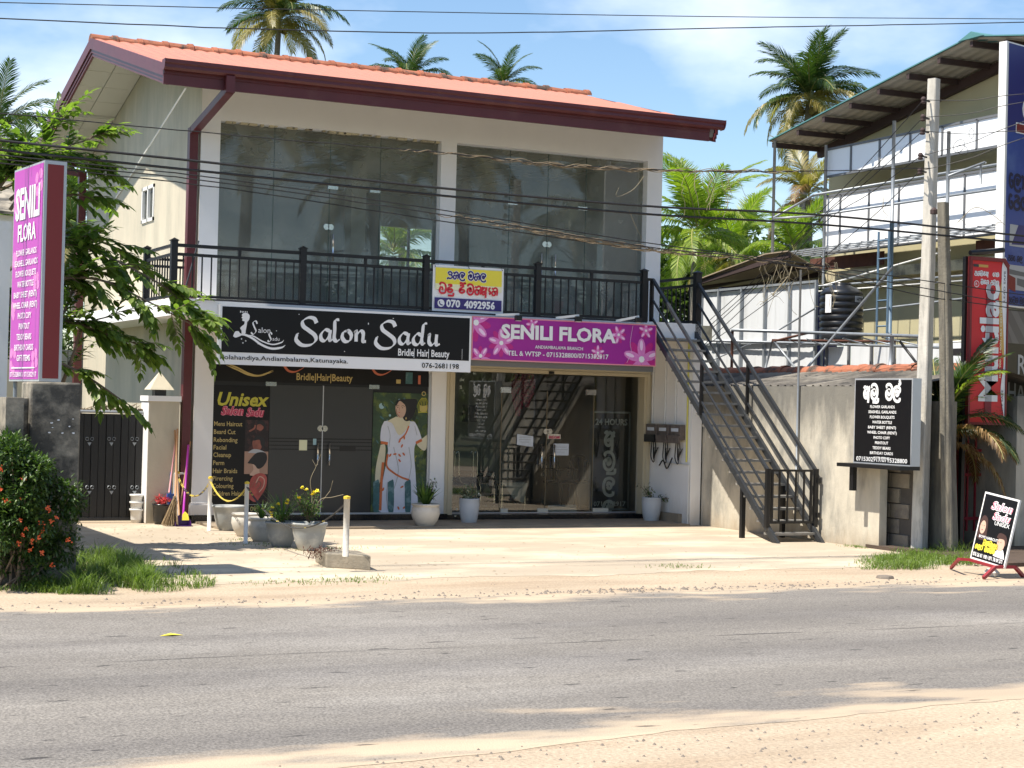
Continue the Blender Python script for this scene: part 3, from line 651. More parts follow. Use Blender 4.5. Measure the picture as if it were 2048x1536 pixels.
pb.blob('photo', 'hair', [(cx-.06, cy+.03), (cx-.03, cy+.10), (cx+.06, cy+.10), (cx+.11, cy+.02), (cx+.09, cy-.08), (cx+.05, cy-.02), (cx+.03, cy+.045)], 6)
pb.blob('photo', 'print_grey', [(cx-.14, cy-.14), (cx-.06, cy-.09), (cx+.05, cy-.10), (cx+.12, cy-.15)], 5)
cx, cy = pu(516), pv(853, 516)
pb.blob('photo', 'skin_dark', [(cx-.03, cy-.04), (cx-.02, cy+.03), (cx+.05, cy+.04), (cx+.07, cy-.02), (cx+.03, cy-.06)], 5)
pb.blob('photo', 'hair', [(cx-.04, cy+.02), (cx, cy+.08), (cx+.08, cy+.07), (cx+.11, cy-.03), (cx+.07, cy-.0), (cx+.02, cy+.035)], 6)
pb.stroke('photo', 'skin_dark', [(cx-.14, cy-.07), (cx-.07, cy-.03), (cx-.05, cy+.02)], .025, 6)
# script lettering "Salon Sadu" in handwriting style, reused on several boards
def script(bd, nm, M, u, v, h, w, n, sx=1.0, nib=.7):
    """Salon Sadu in a broad-nib hand; h = height of the S"""
    def st(pts, x): bd.stroke(nm, M, [(u+(x+a)*h*sx, v+b*h) for a, b in pts], w, n, nib=nib, k=7)
    def Sx(x): st([(.72, .80), (.62, .97), (.40, 1.0), (.18, .86), (.20, .66), (.42, .50), (.66, .32), (.70, .12), (.50, -.06), (.16, -.08), (-.06, .10), (-.04, .30), (.02, .38)], x)
    def A(x): st([(.36, .52), (.18, .55), (.03, .36), (.05, .17), (.20, .13), (.36, .34), (.40, .55)], x); st([(.40, .56), (.37, .3), (.40, .15), (.52, .2)], x)
    def Ll(x, hh=.98): st([(.18, hh), (.02, hh-.06), (.01, .55), (.0, .22), (.10, .13), (.22, .2)], x)
    def O(x): st([(.22, .56), (.06, .48), (.02, .28), (.14, .13), (.32, .17), (.38, .38), (.26, .55), (.18, .53)], x)
    def Nn(x): st([(.0, .48), (.07, .55), (.08, .14)], x); st([(.08, .38), (.24, .56), (.36, .48), (.36, .18), (.48, .16)], x)
    def D(x): st([(.36, .5), (.18, .55), (.03, .36), (.06, .16), (.22, .13), (.36, .32), (.40, .6), (.44, .92), (.58, 1.0)], x); st([(.40, .56), (.37, .3), (.42, .15), (.52, .2)], x)
    def Uu(x): st([(.0, .5), (.07, .54), (.06, .25), (.18, .13), (.34, .26)], x); st([(.38, .56), (.36, .25), (.40, .14), (.52, .18)], x)
    x = 0
    for f, adv in ((Sx, .88), (A, .56), (Ll, .30), (O, .50), (Nn, .95), (Sx, .88), (A, .58), (D, .62), (Uu, .5)): f(x); x += adv
    return x
def halo(bd, M1, M2, words, u, v, h, n, sx=1):
    """two-colour brush lettering: pale outline under a deeper stroke"""
    for (wd, du, dv) in words:
        bd.text('lettering', M1, wd, u+du, v+dv, None if not sx else sx*len(wd)*h*.52, h, n, wt=.07, shear=.28); bd.text('lettering', M2, wd, u+du, v+dv, None if not sx else sx*len(wd)*h*.52, h, n+1, wt=.01, shear=.28)
halo(pb, 'print_pink', 'print_crimson', [("Salon", 0, 0), ("Sadu", .37, -.015)], .12, pv(830, 490), .12, 4, 1.08)
pb.flush()
# header band above the doors
hb = Board(B, (.285, SY-.004, 1.955), (1, 0, 0), (0, 0, 1))
hb.rect('header_band', 'print_black', 0, .055, 3.30, .29, 1)
hb.text('lettering', 'print_gold', "Bridle|Hair|Beauty", pu(589), .10, .86, .105, 2, wt=.012)
for dx, c in ((0, 'print_coral'), (1.36, 'print_coral')): hb.stroke('lettering', c, [(1.03+dx, .31), (1.10+dx, .23), (1.20+dx, .215), (1.32+dx, .27), (1.36+dx, .33)], .035, 2, nib=.7)
for k_ in range(2): hb.stroke('lettering', 'print_gold', [(.18, .30-.02*k_), (.34, .25-.03*k_), (.52, .17-.02*k_), (.68, .145), (.88, .23-.02*k_)], .022, 2, taper=5)
for a, c, w_, h_ in ((2.78, 'print_gold', .07, .06), (2.93, 'photo_teal', .11, .17), (3.13, 'print_coral', .04, .13)): hb.rect('photo', c, a, .09, a+w_, .09+h_, 3)
hb.flush()
# right poster: model in a white saree-style dress in a garden
wb = Board(B, (2.712, SY, .14), (1, 0, 0), (0, 0, 1)); WW, WH = .868, 1.795
def q(px, py): p = onY(SY, px, py); return (p.x-2.712, p.z-.14)
def qz(x, y): return q(400+x/4.267, 730+y/4.267)      # read off a 4.267x enlargement
def sk(M, pts, w, n): wb.stroke('print', M, [qz(*p) for p in pts], w, n)
def bl(M, pts, n): wb.blob('print', M, [qz(*p) for p in pts], n)
wb.rect('poster', 'photo_green', 0, .0, WW, WH-.03, 2)
bl('photo_teal', [(1480, 1130), (1500, 1240), (1840, 1250), (1830, 1130), (1600, 1140)], 3)
for c_, r_ in (((1550, 350), 22), ((1570, 520), 14), ((1700, 300), 10), ((1620, 430), 9)):
    a = qz(*c_); wb.disc('print', 'photo_light', a[0], a[1], r_/4.267/119, n=3)
for c_ in ((1850, 480), (1930, 520), (1880, 900), (1920, 760), (1560, 640), (1900, 1050), (1530, 900)):
    a = qz(*c_); wb.disc('print', 'leaf_far', a[0], a[1], .07, .03, 3, a=rnd.random()*3)
for i in range(230):
    u_, v_ = rnd.uniform(.05, WW-.05), rnd.uniform(.15, WH-.10); wb.disc('print', rnd.choice(('photo_leaf_a', 'photo_leaf_b', 'photo_leaf_b', 'photo_leaf_c', 'photo_green') if u_ > .5 else ('photo_leaf_b', 'photo_green', 'photo_green', 'photo_teal')), u_, v_, rnd.uniform(.02, .05), rnd.uniform(.006, .016), 3, a=rnd.random()*3, seg=6)
bl('skin_pale', [(1540, 680), (1580, 690), (1570, 850), (1530, 1010), (1495, 1010), (1500, 870)], 5)
bl('skin_pale', [(1870, 650), (1960, 580), (1962, 640), (1915, 730), (1850, 680)], 5)
bl('dress', [(1570, 480), (1650, 470), (1790, 480), (1840, 500), (1890, 640), (1840, 670), (1825, 760), (1840, 980), (1830, 1245), (1520, 1245), (1555, 1000), (1600, 760), (1590, 660), (1540, 650), (1545, 540)], 6)
bl('skin_pale', [(1670, 440), (1750, 450), (1790, 500), (1700, 600), (1640, 500), (1600, 480)], 7)
bl('hair', [(1680, 300), (1780, 290), (1850, 300), (1830, 400), (1790, 470), (1740, 470), (1700, 380), (1665, 350)], 7)
bl('skin', [(1670, 330), (1700, 300), (1745, 340), (1755, 390), (1735, 440), (1700, 450), (1675, 420), (1665, 370)], 8)
for p in ((1685, 362), (1725, 365)): a = qz(*p); wb.disc('print', 'hair', a[0], a[1], .010, .005, 10)
for p_, w_ in ((((1672, 352), (1685, 346), (1698, 350)), .006), (((1715, 352), (1730, 347), (1744, 356)), .006)): sk('hair', list(p_), w_, 10)
sk('skin_dark', [(1702, 362), (1697, 382), (1703, 388)], .004, 10); sk('skin_dark', [(1672, 375), (1678, 415), (1700, 440)], .008, 10); sk('hair', [(1668, 345), (1700, 300), (1745, 330)], .02, 10)
for k_ in range(9): sk('hair', [(1770+k_*6, 300+k_*4), (1800+k_*7, 350+k_*6), (1775+k_*6, 430+k_*6)], .006, 8)
a = qz(1697, 405); wb.disc('print', 'banner_red', a[0], a[1], .011, .005, 10)
a = qz(1755, 455); wb.disc('print', 'print_gold', a[0], a[1], .010, .018, 10)
sk('dress_orange', [(1600, 760), (1590, 860), (1650, 920), (1720, 960), (1780, 980)], .028, 9); sk('dress_orange', [(1540, 660), (1600, 670)], .04, 9); sk('dress_orange', [(1840, 665), (1890, 640)], .04, 9)
sk('dress_orange', [(1780, 520), (1750, 590), (1700, 640)], .022, 9); sk('dress_orange', [(1560, 830), (1545, 1000), (1535, 1240)], .04, 9)
for p in ((1700, 650), (1740, 620), (1720, 690), (1620, 770), (1660, 760), (1700, 770), (1735, 760), (1700, 815), (1560, 1060), (1720, 1040), (1690, 1220), (1740, 1215)):
    a = qz(*p); wb.disc('print', 'dress_orange', a[0], a[1], .030, .014, 10, a=rnd.random()*3, seg=8)
for a_, w_ in (([(1650, 700), (1690, 900), (1640, 1100)], .012), ([(1780, 700), (1800, 850), (1780, 980)], .012), ([(1600, 520), (1620, 600), (1610, 700)], .010), ([(1740, 1010), (1760, 1120), (1750, 1230)], .014), ([(1830, 520), (1850, 600)], .010), ([(1600, 1000), (1590, 1120), (1600, 1230)], .014)): sk('print_grey', a_, w_, 8)
for x in (1625, 1770, 1500): bl('photo_teal', [(x-25, 1000), (x, 985), (x+25, 1000), (x+22, 1245), (x-22, 1245)], 11)
c = qz(1908, 245); wb.disc('print', 'print_gold', c[0], c[1], .035, n=5); wb.disc('print', 'photo_green', c[0], c[1], .022, n=6)
for x in range(1860, 1950, 14): sk('print_lime', [(1908+(x-1905)*.4, 280), (x, 330), (x, 400)], .007, 7)
sk('print_lime', [(1860, 403), (1950, 403)], .012, 7); bl('print_gold', [(1870, 340), (1900, 350), (1940, 345), (1930, 395), (1880, 395)], 6)
wb.flush()

# ------------------------------------------------------------------ flower shop front
FY = .35
jx = [3.86, onY(FY, 1001, 900).x, onY(FY, 1092, 900).x, onY(FY, 1185.4, 900).x, 7.39]
for i, (x0, x1) in enumerate(zip(jx[:-1], jx[1:])): pane(x0, x1, .11, 2.3, FY, 'glass_flora')
for x in jx[1:4]: MB().box(x-.005, x+.005, FY-.006, FY+.008, .11, 2.0).build('glass_edge', 'bronze_edge', B)
for x, z in ((jx[1]-.02, 2.0), (jx[3]-.14, 2.0)): patch(x, z, .17, .085, FY)
handle(jx[2]-.1, .80, 1.17, FY); handle(jx[2]+.12, .80, 1.17, FY); lockdisc(jx[2]+.02, 1.37, FY)
for x0, x1 in ((jx[1]+.02, jx[1]+.14), (jx[2]-.13, jx[2]+.05), (jx[3]+.02, jx[3]+.3)): MB().box(x0, x1, FY-.02, FY+.02, .11, .17).build('patch_fitting', 'paper_cream', B)
MB().box(3.86, 7.40, FY-.05, FY+.04, .098, .112).build('sill', 'alu_frame', B)
MB().box(jx[2]+.08, jx[3]-.25, FY+.03, FY+.05, .112, .22).build('box_label', 'paper', B)
for (a, c, M_, dz) in (((1034, 868), (1066, 890), 'paper', .03), ((1107, 887), (1137, 911), 'paper', 0), ((1095, 868), (1121, 878), 'paper_cream', 0)):
    p, r = onY(FY-.01, *a), onY(FY-.01, *c); o = MB().add([(p.x, FY-.012, p.z), (r.x, FY-.012, p.z-dz), (r.x, FY-.012, r.z-dz), (p.x, FY-.012, r.z)], [(3, 2, 1, 0)]).build('notice', M_, B)
nb = Board(B, (0, FY-.014, 0), (1, 0, 0), (0, 0, 1))
for px0, px1, py in ((1038, 1062, 874), (1037, 1060, 879), (1040, 1058, 884), (1110, 1132, 894), (1112, 1134, 899), (1109, 1128, 904)):
    p, r = onY(FY, px0, py), onY(FY, px1, py); nb.rect('handwriting', 'print_grey', p.x, p.z-.004, r.x, p.z+.004, 1)
p = onY(FY, 1097, 876); nb.glyphs('handwriting', 'print_crimson', 'mlbtha', p.x, p.z-.005, .035, .008, 1); nb.flush()
b = MB(); b.box(3.9, 7.38, 4.9, 5.0, .1, 2.8); b.box(7.37, 7.40, .5, 4.9, .1, 2.8); b.box(3.86, 3.9, .4, 4.9, .1, 2.8); b.box(3.9, 7.37, .4, 4.9, 2.78, 2.8)
b.build('inner_wall', 'room_grey', B)
b = MB(); b.box(6.35, 6.62, 4.86, 4.9, 1.45, 1.75); b.build('switch_box', 'grey_frame', B)
# ------------------------------------------------------------------ things inside the flower shop
GS = .43; p0 = onY(GS, 1187, 824); p1 = onY(GS, 1255, 1018)
t = thing('flower_sign', 'tall black light box reading 24 HOURS leaning inside the flower shop glass', 'sign', ((p0.x+p1.x)/2, GS, .1))
MB().box(p0.x, p1.x, GS, GS+.08, p1.z, p0.z).build('case', 'print_black', t)
b = MB(); x0, x1, z0, z1 = p0.x, p1.x, p1.z, p0.z
for a in ((x0-.015, x0+.012, z0, z1), (x1-.012, x1+.015, z0, z1), (x0, x1, z0-.015, z0+.012), (x0, x1, z1-.012, z1+.015)): b.box(a[0], a[1], GS-.012, GS+.085, a[2], a[3])
b.build('frame', 'alu_frame', t)
fb = Board(t, (x0, GS-.001, z0), (1, 0, 0), (0, 0, 1)); w_ = x1-x0; h_ = z1-z0
fb.text('lettering', 'print_white', "24 HOURS", w_/2, h_-.20, w_*.88, .10, 1, wt=.03, align='C'); fb.text('lettering', 'print_white', "0715302917", w_/2, .05, w_*.88, .075, 1, wt=.02, align='C')
for i, g_ in enumerate(('a', 'mu', 'l', 'l')): fb.glyphs('lettering', 'print_white', g_, w_*.32, h_-.55-i*.37, .24, .05, 1, sx=.95)
fb.flush()
def chair(x, y, rz, mt, lab, nm='chair'):
    t = thing(nm, lab, 'chair', (x, y, .1), rz=rz, group='chairs in the flower shop')
    b = MB(); b.box(-.22, .22, -.2, .22, .40, .44); b.build('seat', mt, t, local=True, bevel=.01)
    b = MB(); pr = [(-.2, .24, .5), (-.14, .27, .78), (0, .29, .86), (.14, .27, .78), (.2, .24, .5)]; b.tube(catmull(pr, 4), .02, 6)
    for i in (-.1, 0, .1): b.bar((i, .23, .44), (i, .28, .82), .035, .012)
    b.build('backrest', mt, t, local=True)
    for sx in (-.2, .2):
        for sy in (-.18, .2): MB().bar((sx*.85, sy*.9, .42), (sx, sy*1.1, 0), .035).build('leg', mt, t, local=True)
        MB().tube(catmull([(sx*1.1, -.15, .42), (sx*1.15, -.12, .62), (sx*1.15, .1, .64), (sx, .24, .6)], 4), .016, 6).build('armrest', mt, t, local=True)
p = onY(1.6, 1122, 1005); chair(p.x, 1.6, .3, 'black_plastic', 'left one of two black plastic chairs behind the flower shop glass')
p = onY(1.7, 1165, 1005); chair(p.x, 1.7, -.2, 'black_plastic', 'right one of two black plastic chairs, beside the 24 HOURS light box')
# folded wheelchair at the left pane
def wheelchair(x, y, lab):
    t = thing('wheelchair', lab, 'wheelchair', (x, y, .1), group='folded wheelchairs in the flower shop')
    b = MB()
    for dy in (0, .16): b.tube(catmull([(.0, dy, .88), (.06, dy, .9), (.1, dy, .45), (.42, dy, .42), (.46, dy, .1), (.56, dy, .06)], 5), .013, 6); b.tube([(.1, dy, .6), (.36, dy, .6), (.38, dy, .42)], .012, 6)
    b.build('frame', 'chrome', t, local=True, smooth=True)
    for dy in (-.05, .21):
        b = MB(); b.tube([(.15+.27*math.cos(a), dy, .28+.27*math.sin(a)) for a in [i*math.pi/10 for i in range(21)]], .014, 5, cap=False)
        for i in range(8): b.tube([(.15, dy, .28), (.15+.26*math.cos(i*.785), dy, .28+.26*math.sin(i*.785))], .003, 3)
        b.build('wheel', 'black_rubber', t, local=True)
    MB().box(.1, .4, .02, .14, .43, .5).build('seat', 'black_plastic', t, local=True)
p = onY(1.0, 908, 1020); wheelchair(p.x, 1.0, 'folded wheelchair nearest the shutter guide behind the flower shop glass'); p = onY(1.0, 945, 1020); wheelchair(p.x, 1.0, 'folded wheelchair behind the white lily pot in the flower shop')
# hanging garlands
for i, (px, py0, py1) in enumerate(((1038, 735, 830), (1056, 735, 812))):
    t0, t1 = onY(1.3, px, py0), onY(1.3, px, py1); b = MB()
    for k_ in range(220):
        f_ = rnd.random(); r_ = .02+.09*math.sin(math.pi*min(1, f_*1.1)); a = rnd.random()*6.28; c = V((t0.x+r_*math.cos(a), 1.3+r_*math.sin(a), t0.z+(t1.z-t0.z)*f_)); s_ = .022
        b.quad(c+V((-s_, 0, -s_)), c+V((s_, rnd.uniform(-.02, .02), -s_)), c+V((s_, 0, s_)), c+V((-s_, rnd.uniform(-.02, .02), s_)))
    tag(b.build('flower_garland', 'garland'), ('longer', 'shorter')[i]+' pink flower garland hanging inside the flower shop', 'garland', 'pink garlands')
a0, a1 = onY(.6, 1018, 866), onY(.6, 1016, 956); b = MB()
for k_ in range(26):
    c = a0.lerp(a1, k_/25); b.lathe(c, [(0.001, -.010), (.010, 0), (.001, .010)], 6)
tag(b.build('pearl_string', 'white_paint'), 'string of white pearls hanging behind the flower shop glass', 'pearl string')
p = onY(.9, 1020, 985); t = thing('display_table', 'small white table draped with cloth behind the flower shop glass', 'table', (p.x, .9, .1))
b = MB(); b.box(p.x-.22, p.x+.22, .75, 1.1, .52, .55); b.build('tabletop', 'white_paint', t)
b = MB(); b.prism([(p.x-.2, .745, .55), (p.x+.24, .745, .55), (p.x+.16, .745, .22), (p.x-.02, .745, .3)], (0, .005, 0)); b.build('cloth', 'pvc_white', t)
for sx in (-.2, .2):
    for sy in (.78, 1.07): MB().bar((p.x+sx, sy, .1), (p.x+sx, sy, .52), .02).build('leg', 'chrome', t)

# ------------------------------------------------------------------ balcony railing
R = thing('balcony_railing', 'black metal balcony railing with square posts along the upper floor', 'railing', (3, -1.1, 3.08))
RYy = -1.1
def post(o, x, y, z0, z1, s=.085):
    b = MB(); b.box(x-s/2, x+s/2, y-s/2, y+s/2, z0, z1); p_ = b.build('post', 'black_metal', o)
    b = MB(); b.box(x-s*.64, x+s*.64, y-s*.64, y+s*.64, z1, z1+.012); b.add([(x-s*.6, y-s*.6, z1+.012), (x+s*.6, y-s*.6, z1+.012), (x+s*.6, y+s*.6, z1+.012), (x-s*.6, y+s*.6, z1+.012), (x, y, z1+.045)], [(0, 1, 4), (1, 2, 4), (2, 3, 4), (3, 0, 4)]); b.build('post_cap', 'black_metal', p_)
PX_ = [-.63, 1.17, 3.01, 4.79, 6.59]
for x in PX_: post(R, x, RYy, 3.08, 3.84)
post(R, -.63, .35, 3.08, 3.84)
for x0, x1 in zip(PX_[:-1], PX_[1:]):
    for z, h_ in ((3.785, .045), (3.665, .04), (3.115, .035)): MB().box(x0+.04, x1-.04, RYy-.02, RYy+.02, z-h_/2, z+h_/2).build('rail', 'black_metal', R)
    MB().box((x0+x1)/2-.02, (x0+x1)/2+.02, RYy-.015, RYy+.015, 3.685, 3.763).build('spacer', 'black_metal', R)
for z in (3.785, 3.665, 3.115): MB().box(-.65, -.61, RYy+.04, .31, z-.02, z+.02).build('rail', 'black_metal', R)
for z in (3.70, 3.60): MB().box(-.59, -.02, .33, .37, z-.018, z+.018).build('rail', 'black_metal', R)
bal = None
def baluster(o, x, y, z0, z1):
    global bal
    if bal is None: bal = MB().box(-.0085, .0085, -.0085, .0085, 0, 1).build('baluster', 'black_metal', o, local=True); c = bal
    else: c = copyobj(bal, o)
    c.location = WMX[o.name].inverted() @ V((x, y, z0)); c.scale = (1, 1, z1-z0)
for x0, x1 in zip(PX_[:-1], PX_[1:]):
    n = 14
    for i in range(1, n): baluster(R, x0+(x1-x0)*i/n, RYy, 3.13, 3.65)
for i in range(1, 10): baluster(R, -.63, -1.06+1.37*i/10, 3.13, 3.65)
for i in range(1, 5): baluster(R, -.59+.55*i/5, .35, 3.08, 3.59)
# thin service pipe hung below the rail
tag(MB().tube([(-.3, -1.2, 3.075), (2.4, -1.2, 3.065), (6.6, -1.2, 3.07)], .012, 5).build('conduit_pipe', 'black_metal'), 'thin black pipe running along the top of the shop signs', 'pipe')
b = MB(); b.tube([(-.25, -.35, 3.3), (-.02, -.1, 3.95)], .012, 5); tag(b.build('leaning_rod', 'dark_metal'), 'thin dark rod leaning at the left corner of the balcony', 'rod')

# ------------------------------------------------------------------ steel staircase
T = thing('metal_staircase', 'black steel outdoor staircase with open treads beside the grey wall', 'staircase', (7.15, -4.4, 0))
SX0, SX1 = 6.77, 7.50
def zs(y): return (y+4.45)*.89
for x in (SX0, SX1):
    b = MB(); b.bar((x, -4.50, -.03), (x, -1.10, zs(-1.10)-.03), .05, .085); b.build('stringer', 'dark_metal', T)
n = 18; tr_ = None
for k_ in range(n):
    z = .115+k_*(2.98-.115)/n; y = -4.45+z/.89+.06
    if tr_ is None: tr_ = MB().box(SX0+.02, SX1-.02, -.11, .11, -.02, .012).build('tread', 'tread_metal', T, local=True); c = tr_; base = 0
    else: c = copyobj(tr_, T)
    c.location = WMX[T.name].inverted() @ V((0, y+.02, z)) 
tr_.data.transform(Matrix.Identity(4))
def yz(y, dz): return (y, zs(y)+dz)
for x in (SX0-.03, SX1+.03):
    for dz, r_ in ((.90, .022), (.60, .013), (.32, .013)):
        MB().bar((x, -4.27, zs(-4.27)+dz-.09), (x, -1.12, zs(-1.12)+dz-.15), r_*1.9, r_*1.9).build('handrail' if dz > .8 else 'guard_bar', 'dark_metal', T)
for x in (SX0-.03, SX1+.03): MB().box(x-.028, x+.028, -4.30, -4.244, .20, .995).build('gate_post', 'black_metal', T)
for y in (-2.55,):
    for x in (SX0-.03, SX1+.03): MB().box(x-.02, x+.02, y-.02, y+.02, zs(y), zs(y)+.80).build('baluster_post', 'black_metal', T)
MB().box(SX0-.0, SX0+.06, -3.62, -3.56, 0.0, zs(-3.59)).build('support_post', 'black_metal', T)
MB().box(SX1-.06, SX1, -3.62, -3.56, 0.0, zs(-3.59)).build('support_post', 'black_metal', T)
g_ = MB()
gx0, gx1, gy, gz0, gz1 = SX0+.03, SX1-.03, -4.27, .25, .985
for a in ((gx0, gx0+.03, gz0, gz1), (gx1-.03, gx1, gz0, gz1), (gx0+.03, gx1-.03, gz0, gz0+.03), (gx0+.03, gx1-.03, gz1-.03, gz1)): g_.box(a[0], a[1], gy-.015, gy+.015, a[2], a[3])
G = g_.build('gate', 'black_metal', T)
for i in range(4): x = gx0+(gx1-gx0)*(i+1)/5; MB().box(x-.011, x+.011, gy-.01, gy+.01, gz0+.03, gz1-.03).build('gate_bar', 'black_metal', G)
b = MB(); b.box(SX1+.03, SX1+.075, -4.32, -4.26, .8, .87); b.box(SX1+.03, SX1+.075, -4.32, -4.26, .33, .40); b.build('hinge', 'black_metal', T)
# landing at the top of the stairs
LD = thing('landing_railing', 'short black railing and post around the top landing of the staircase', 'railing', (7.4, -1.0, 3.08))
post(LD, 7.54, -1.1, 2.85, 3.86, .1)
b = MB()
for z in (3.80, 3.68, 3.12): MB().box(7.52, 7.56, -1.04, 1.4, z-.02, z+.02).build('rail', 'black_metal', LD)
for i in range(18): baluster(LD, 7.54, -1.0+i*.13, 3.12, 3.67)
for i in range(3): baluster(LD, 6.66+i*.045, -1.1, 3.0, 3.70)
MB().box(6.63, 6.76, -1.12, -1.08, 3.70, 3.74).build('rail', 'black_metal', LD); MB().box(6.72, 6.76, -1.12, -1.08, 2.75, 3.72).build('newel', 'black_metal', LD)
tag(MB().box(7.601, 7.80, -1.14, 1.5, 2.84, 3.06).build('landing_slab', 'old_cream'), 'weathered cream concrete ledge at the stair head', 'slab')

# ------------------------------------------------------------------ boundary wall and low tiled shed
Wl = thing('boundary_wall', 'stained grey plaster wall beside the steel staircase', 'wall', (7.7, -3.4, 0))
MB().box(7.62, 7.74, -5.55, -1.22, 0, 2.13).build('wall', 'plaster_dirty', Wl)
BW = thing('block_wall', 'rough unplastered concrete block wall behind the utility pole', 'wall', (8.3, -5.9, 0))
MB().box(7.905, 8.08, -5.87, -5.0, 0, 2.0).build('core', 'mortar', BW); MB().box(8.15, 8.3, -6.22, -5.0, 0, 1.95).build('return_face', 'concrete_dark', BW); blk = None
for r_ in range(10):
    for c_ in range(3):
        y = -5.05-.39*c_-(.195 if r_ % 2 else 0)
        if y < -5.56: continue
        if blk is None: blk = MB().box(-.012, .03, -.374, 0, 0, .186).build('block', 'block', BW, local=True, bevel=.006); o = blk
        else: o = copyobj(blk, BW)
        o.location = WMX[BW.name].inverted() @ V((7.89+rnd.uniform(-.006, .006), y, .01+r_*.2))
SH = thing('shed', 'low shed with mossy cement sheet roof and clay ridge tiles behind the boundary wall', 'shed', (9, -2.5, 0))
b = MB(); ys = [-5.95+.06*i for i in range(160)]; vs = []
for y in ys: w_ = .022*math.sin(y*2*math.pi/.17); vs += [(7.62, y, 2.13+w_), (9.3, y, 2.40+w_)]
b.add(vs, [(2*i, 2*i+2, 2*i+3, 2*i+1) for i in range(len(ys)-1)]); b.build('roof_sheet', 'cement_roof', SH)
b = MB(); b.box(9.6, 10.4, -5.9, 3.5, 0, 2.05); b.build('shed_wall', 'plaster_dirty', SH); MB().quad((9.3, -5.95, 2.40), (9.3, 3.65, 2.40), (10.6, 3.65, 2.1), (10.6, -5.95, 2.1)).build('roof_sheet', 'cement_roof', SH)
so = None
for i in range(22):
    if so is None: so = copyobj(o_t := [x for x in B.children if x.name.startswith('ridge_tile')][0], SH); so.parent = SH; c = so
    else: c = copyobj(so, SH)
    c.location = WMX[SH.name].inverted() @ V((9.3, 3.4-.40*i, 2.375+rnd.uniform(-.008, .008))); c.rotation_euler = (rnd.uniform(-.03, .03), rnd.uniform(-.02, .02), rad(-90))
# ------------------------------------------------------------------ sign boards on the shop
def flower(bd, u, v, r, n, a0=0, core=True):
    for k_ in range(5):
        a = a0+k_*2*math.pi/5; bd.disc('petal_print', 'petal_dark', u+.62*r*math.cos(a+.6), v+.62*r*math.sin(a+.6), .42*r, .2*r, n, a=a+.6, seg=9)
    for k_ in range(5):
        a = a0+k_*2*math.pi/5; bd.disc('petal_print', 'petal', u+.55*r*math.cos(a), v+.55*r*math.sin(a), .5*r, .23*r, n+1, a=a, seg=9); bd.disc('petal_print', 'petal_light', u+.75*r*math.cos(a), v+.75*r*math.sin(a), .2*r, .12*r, n+2, a=a, seg=7)
    if core: bd.disc('petal_print', 'print_white', u, v, .16*r, .17*r, n+3, seg=7)
def boxsign(name, lab, x0, x1, z0, z1, y, d, face):
    t = thing(name, lab, 'sign', ((x0+x1)/2, y, z0))
    MB().box(x0, x1, y, y+d, z0, z1).build('case', 'alu_frame', t)
    return t, Board(t, (x0, y-.002, z0), (1, 0, 0), (0, 0, 1))
t, sb = boxsign('salon_sign', 'long black salon sign board with white script lettering above the dark salon doors', -.03, 3.665, 2.218, 3.022, -1.27, .11, 0)
def q(x, y): p = onY(-1.27, 420+x/3.938, 600+y/3.938); return (p.x+.03, p.z-2.218)
sb.rect('border', 'print_white', 0, 0, 3.695, .804, 0); sb.rect('face', 'print_black', .03, .165, 3.665, .774, 2)
a = q(680, 318); b_ = q(668, 330)
h_ = .35; u0 = q(690, 340)[0]; v0 = .325
script(sb, 'lettering', 'print_white', u0, v0, h_, .060, 4, sx=1.04)
sb.text('lettering', 'print_white', "Bridle", q(1480, 420)[0], .205, q(1604, 420)[0]-q(1480, 420)[0], .10, 4, wt=.02)
sb.text('lettering', 'print_white', "Hair", q(1630, 420)[0], .205, q(1718, 420)[0]-q(1630, 420)[0], .10, 4, wt=.02)
sb.text('lettering', 'print_white', "Beauty", q(1742, 420)[0], .205, q(1885, 420)[0]-q(1742, 420)[0], .10, 4, wt=.02)
for x in (1616, 1730): c = q(x, 0)[0]; sb.rect('lettering', 'print_white', c-.004, .18, c+.004, .31, 4)
c = q(1994, 0)[0]; sb.rect('scratch', 'print_white', c-.002, .18, c+.002, .33, 4)
sb.text('lettering', 'print_black', "Polahandiya,Andiambalama,Katunayaka.", q(92, 0)[0], .068, q(1098, 0)[0]-q(92, 0)[0], .062, 4, wt=.008)
sb.text('lettering', 'print_black', "076-2681198", q(1680, 0)[0], .045, q(1972, 0)[0]-q(1680, 0)[0], .072, 4, wt=.012)
for x, y in ((240, 92), (700, 113), (1442, 145), (1058, 405), (1246, 187), (522, 243)): c = q(x, y); sb.disc('lettering', 'print_white', c[0], c[1], .008, .016 if x in (240, 1246) else .006, 4, seg=6)
def Q(p): return [q(*i) for i in p]
sb.blob('emblem', 'print_white', Q([(248, 118), (262, 104), (290, 103), (310, 120), (308, 150), (292, 172), (280, 160), (268, 168), (252, 160), (256, 148), (247, 140), (254, 128)]), 4)
sb.blob('emblem', 'print_white', Q([(272, 160), (290, 165), (288, 200), (280, 240), (276, 265), (250, 268), (246, 240), (236, 222), (250, 205), (268, 190)]), 4)
sb.blob('emblem', 'print_white', Q([(180, 285), (196, 250), (222, 246), (236, 262), (260, 268), (240, 282), (200, 296)]), 4)
for x in (254, 266, 279, 292): sb.stroke('emblem', 'print_white', Q([(x, 100), (x-2, 88)]), .010, 4)
sb.stroke('emblem', 'print_white', Q([(190, 292), (260, 272), (330, 300), (400, 350), (480, 382), (560, 375), (592, 355)]), .030, 4, taper=4)
sb.stroke('emblem', 'print_white', Q([(270, 275), (340, 285), (410, 325), (490, 350), (560, 335), (580, 315)]), .018, 4, taper=4)
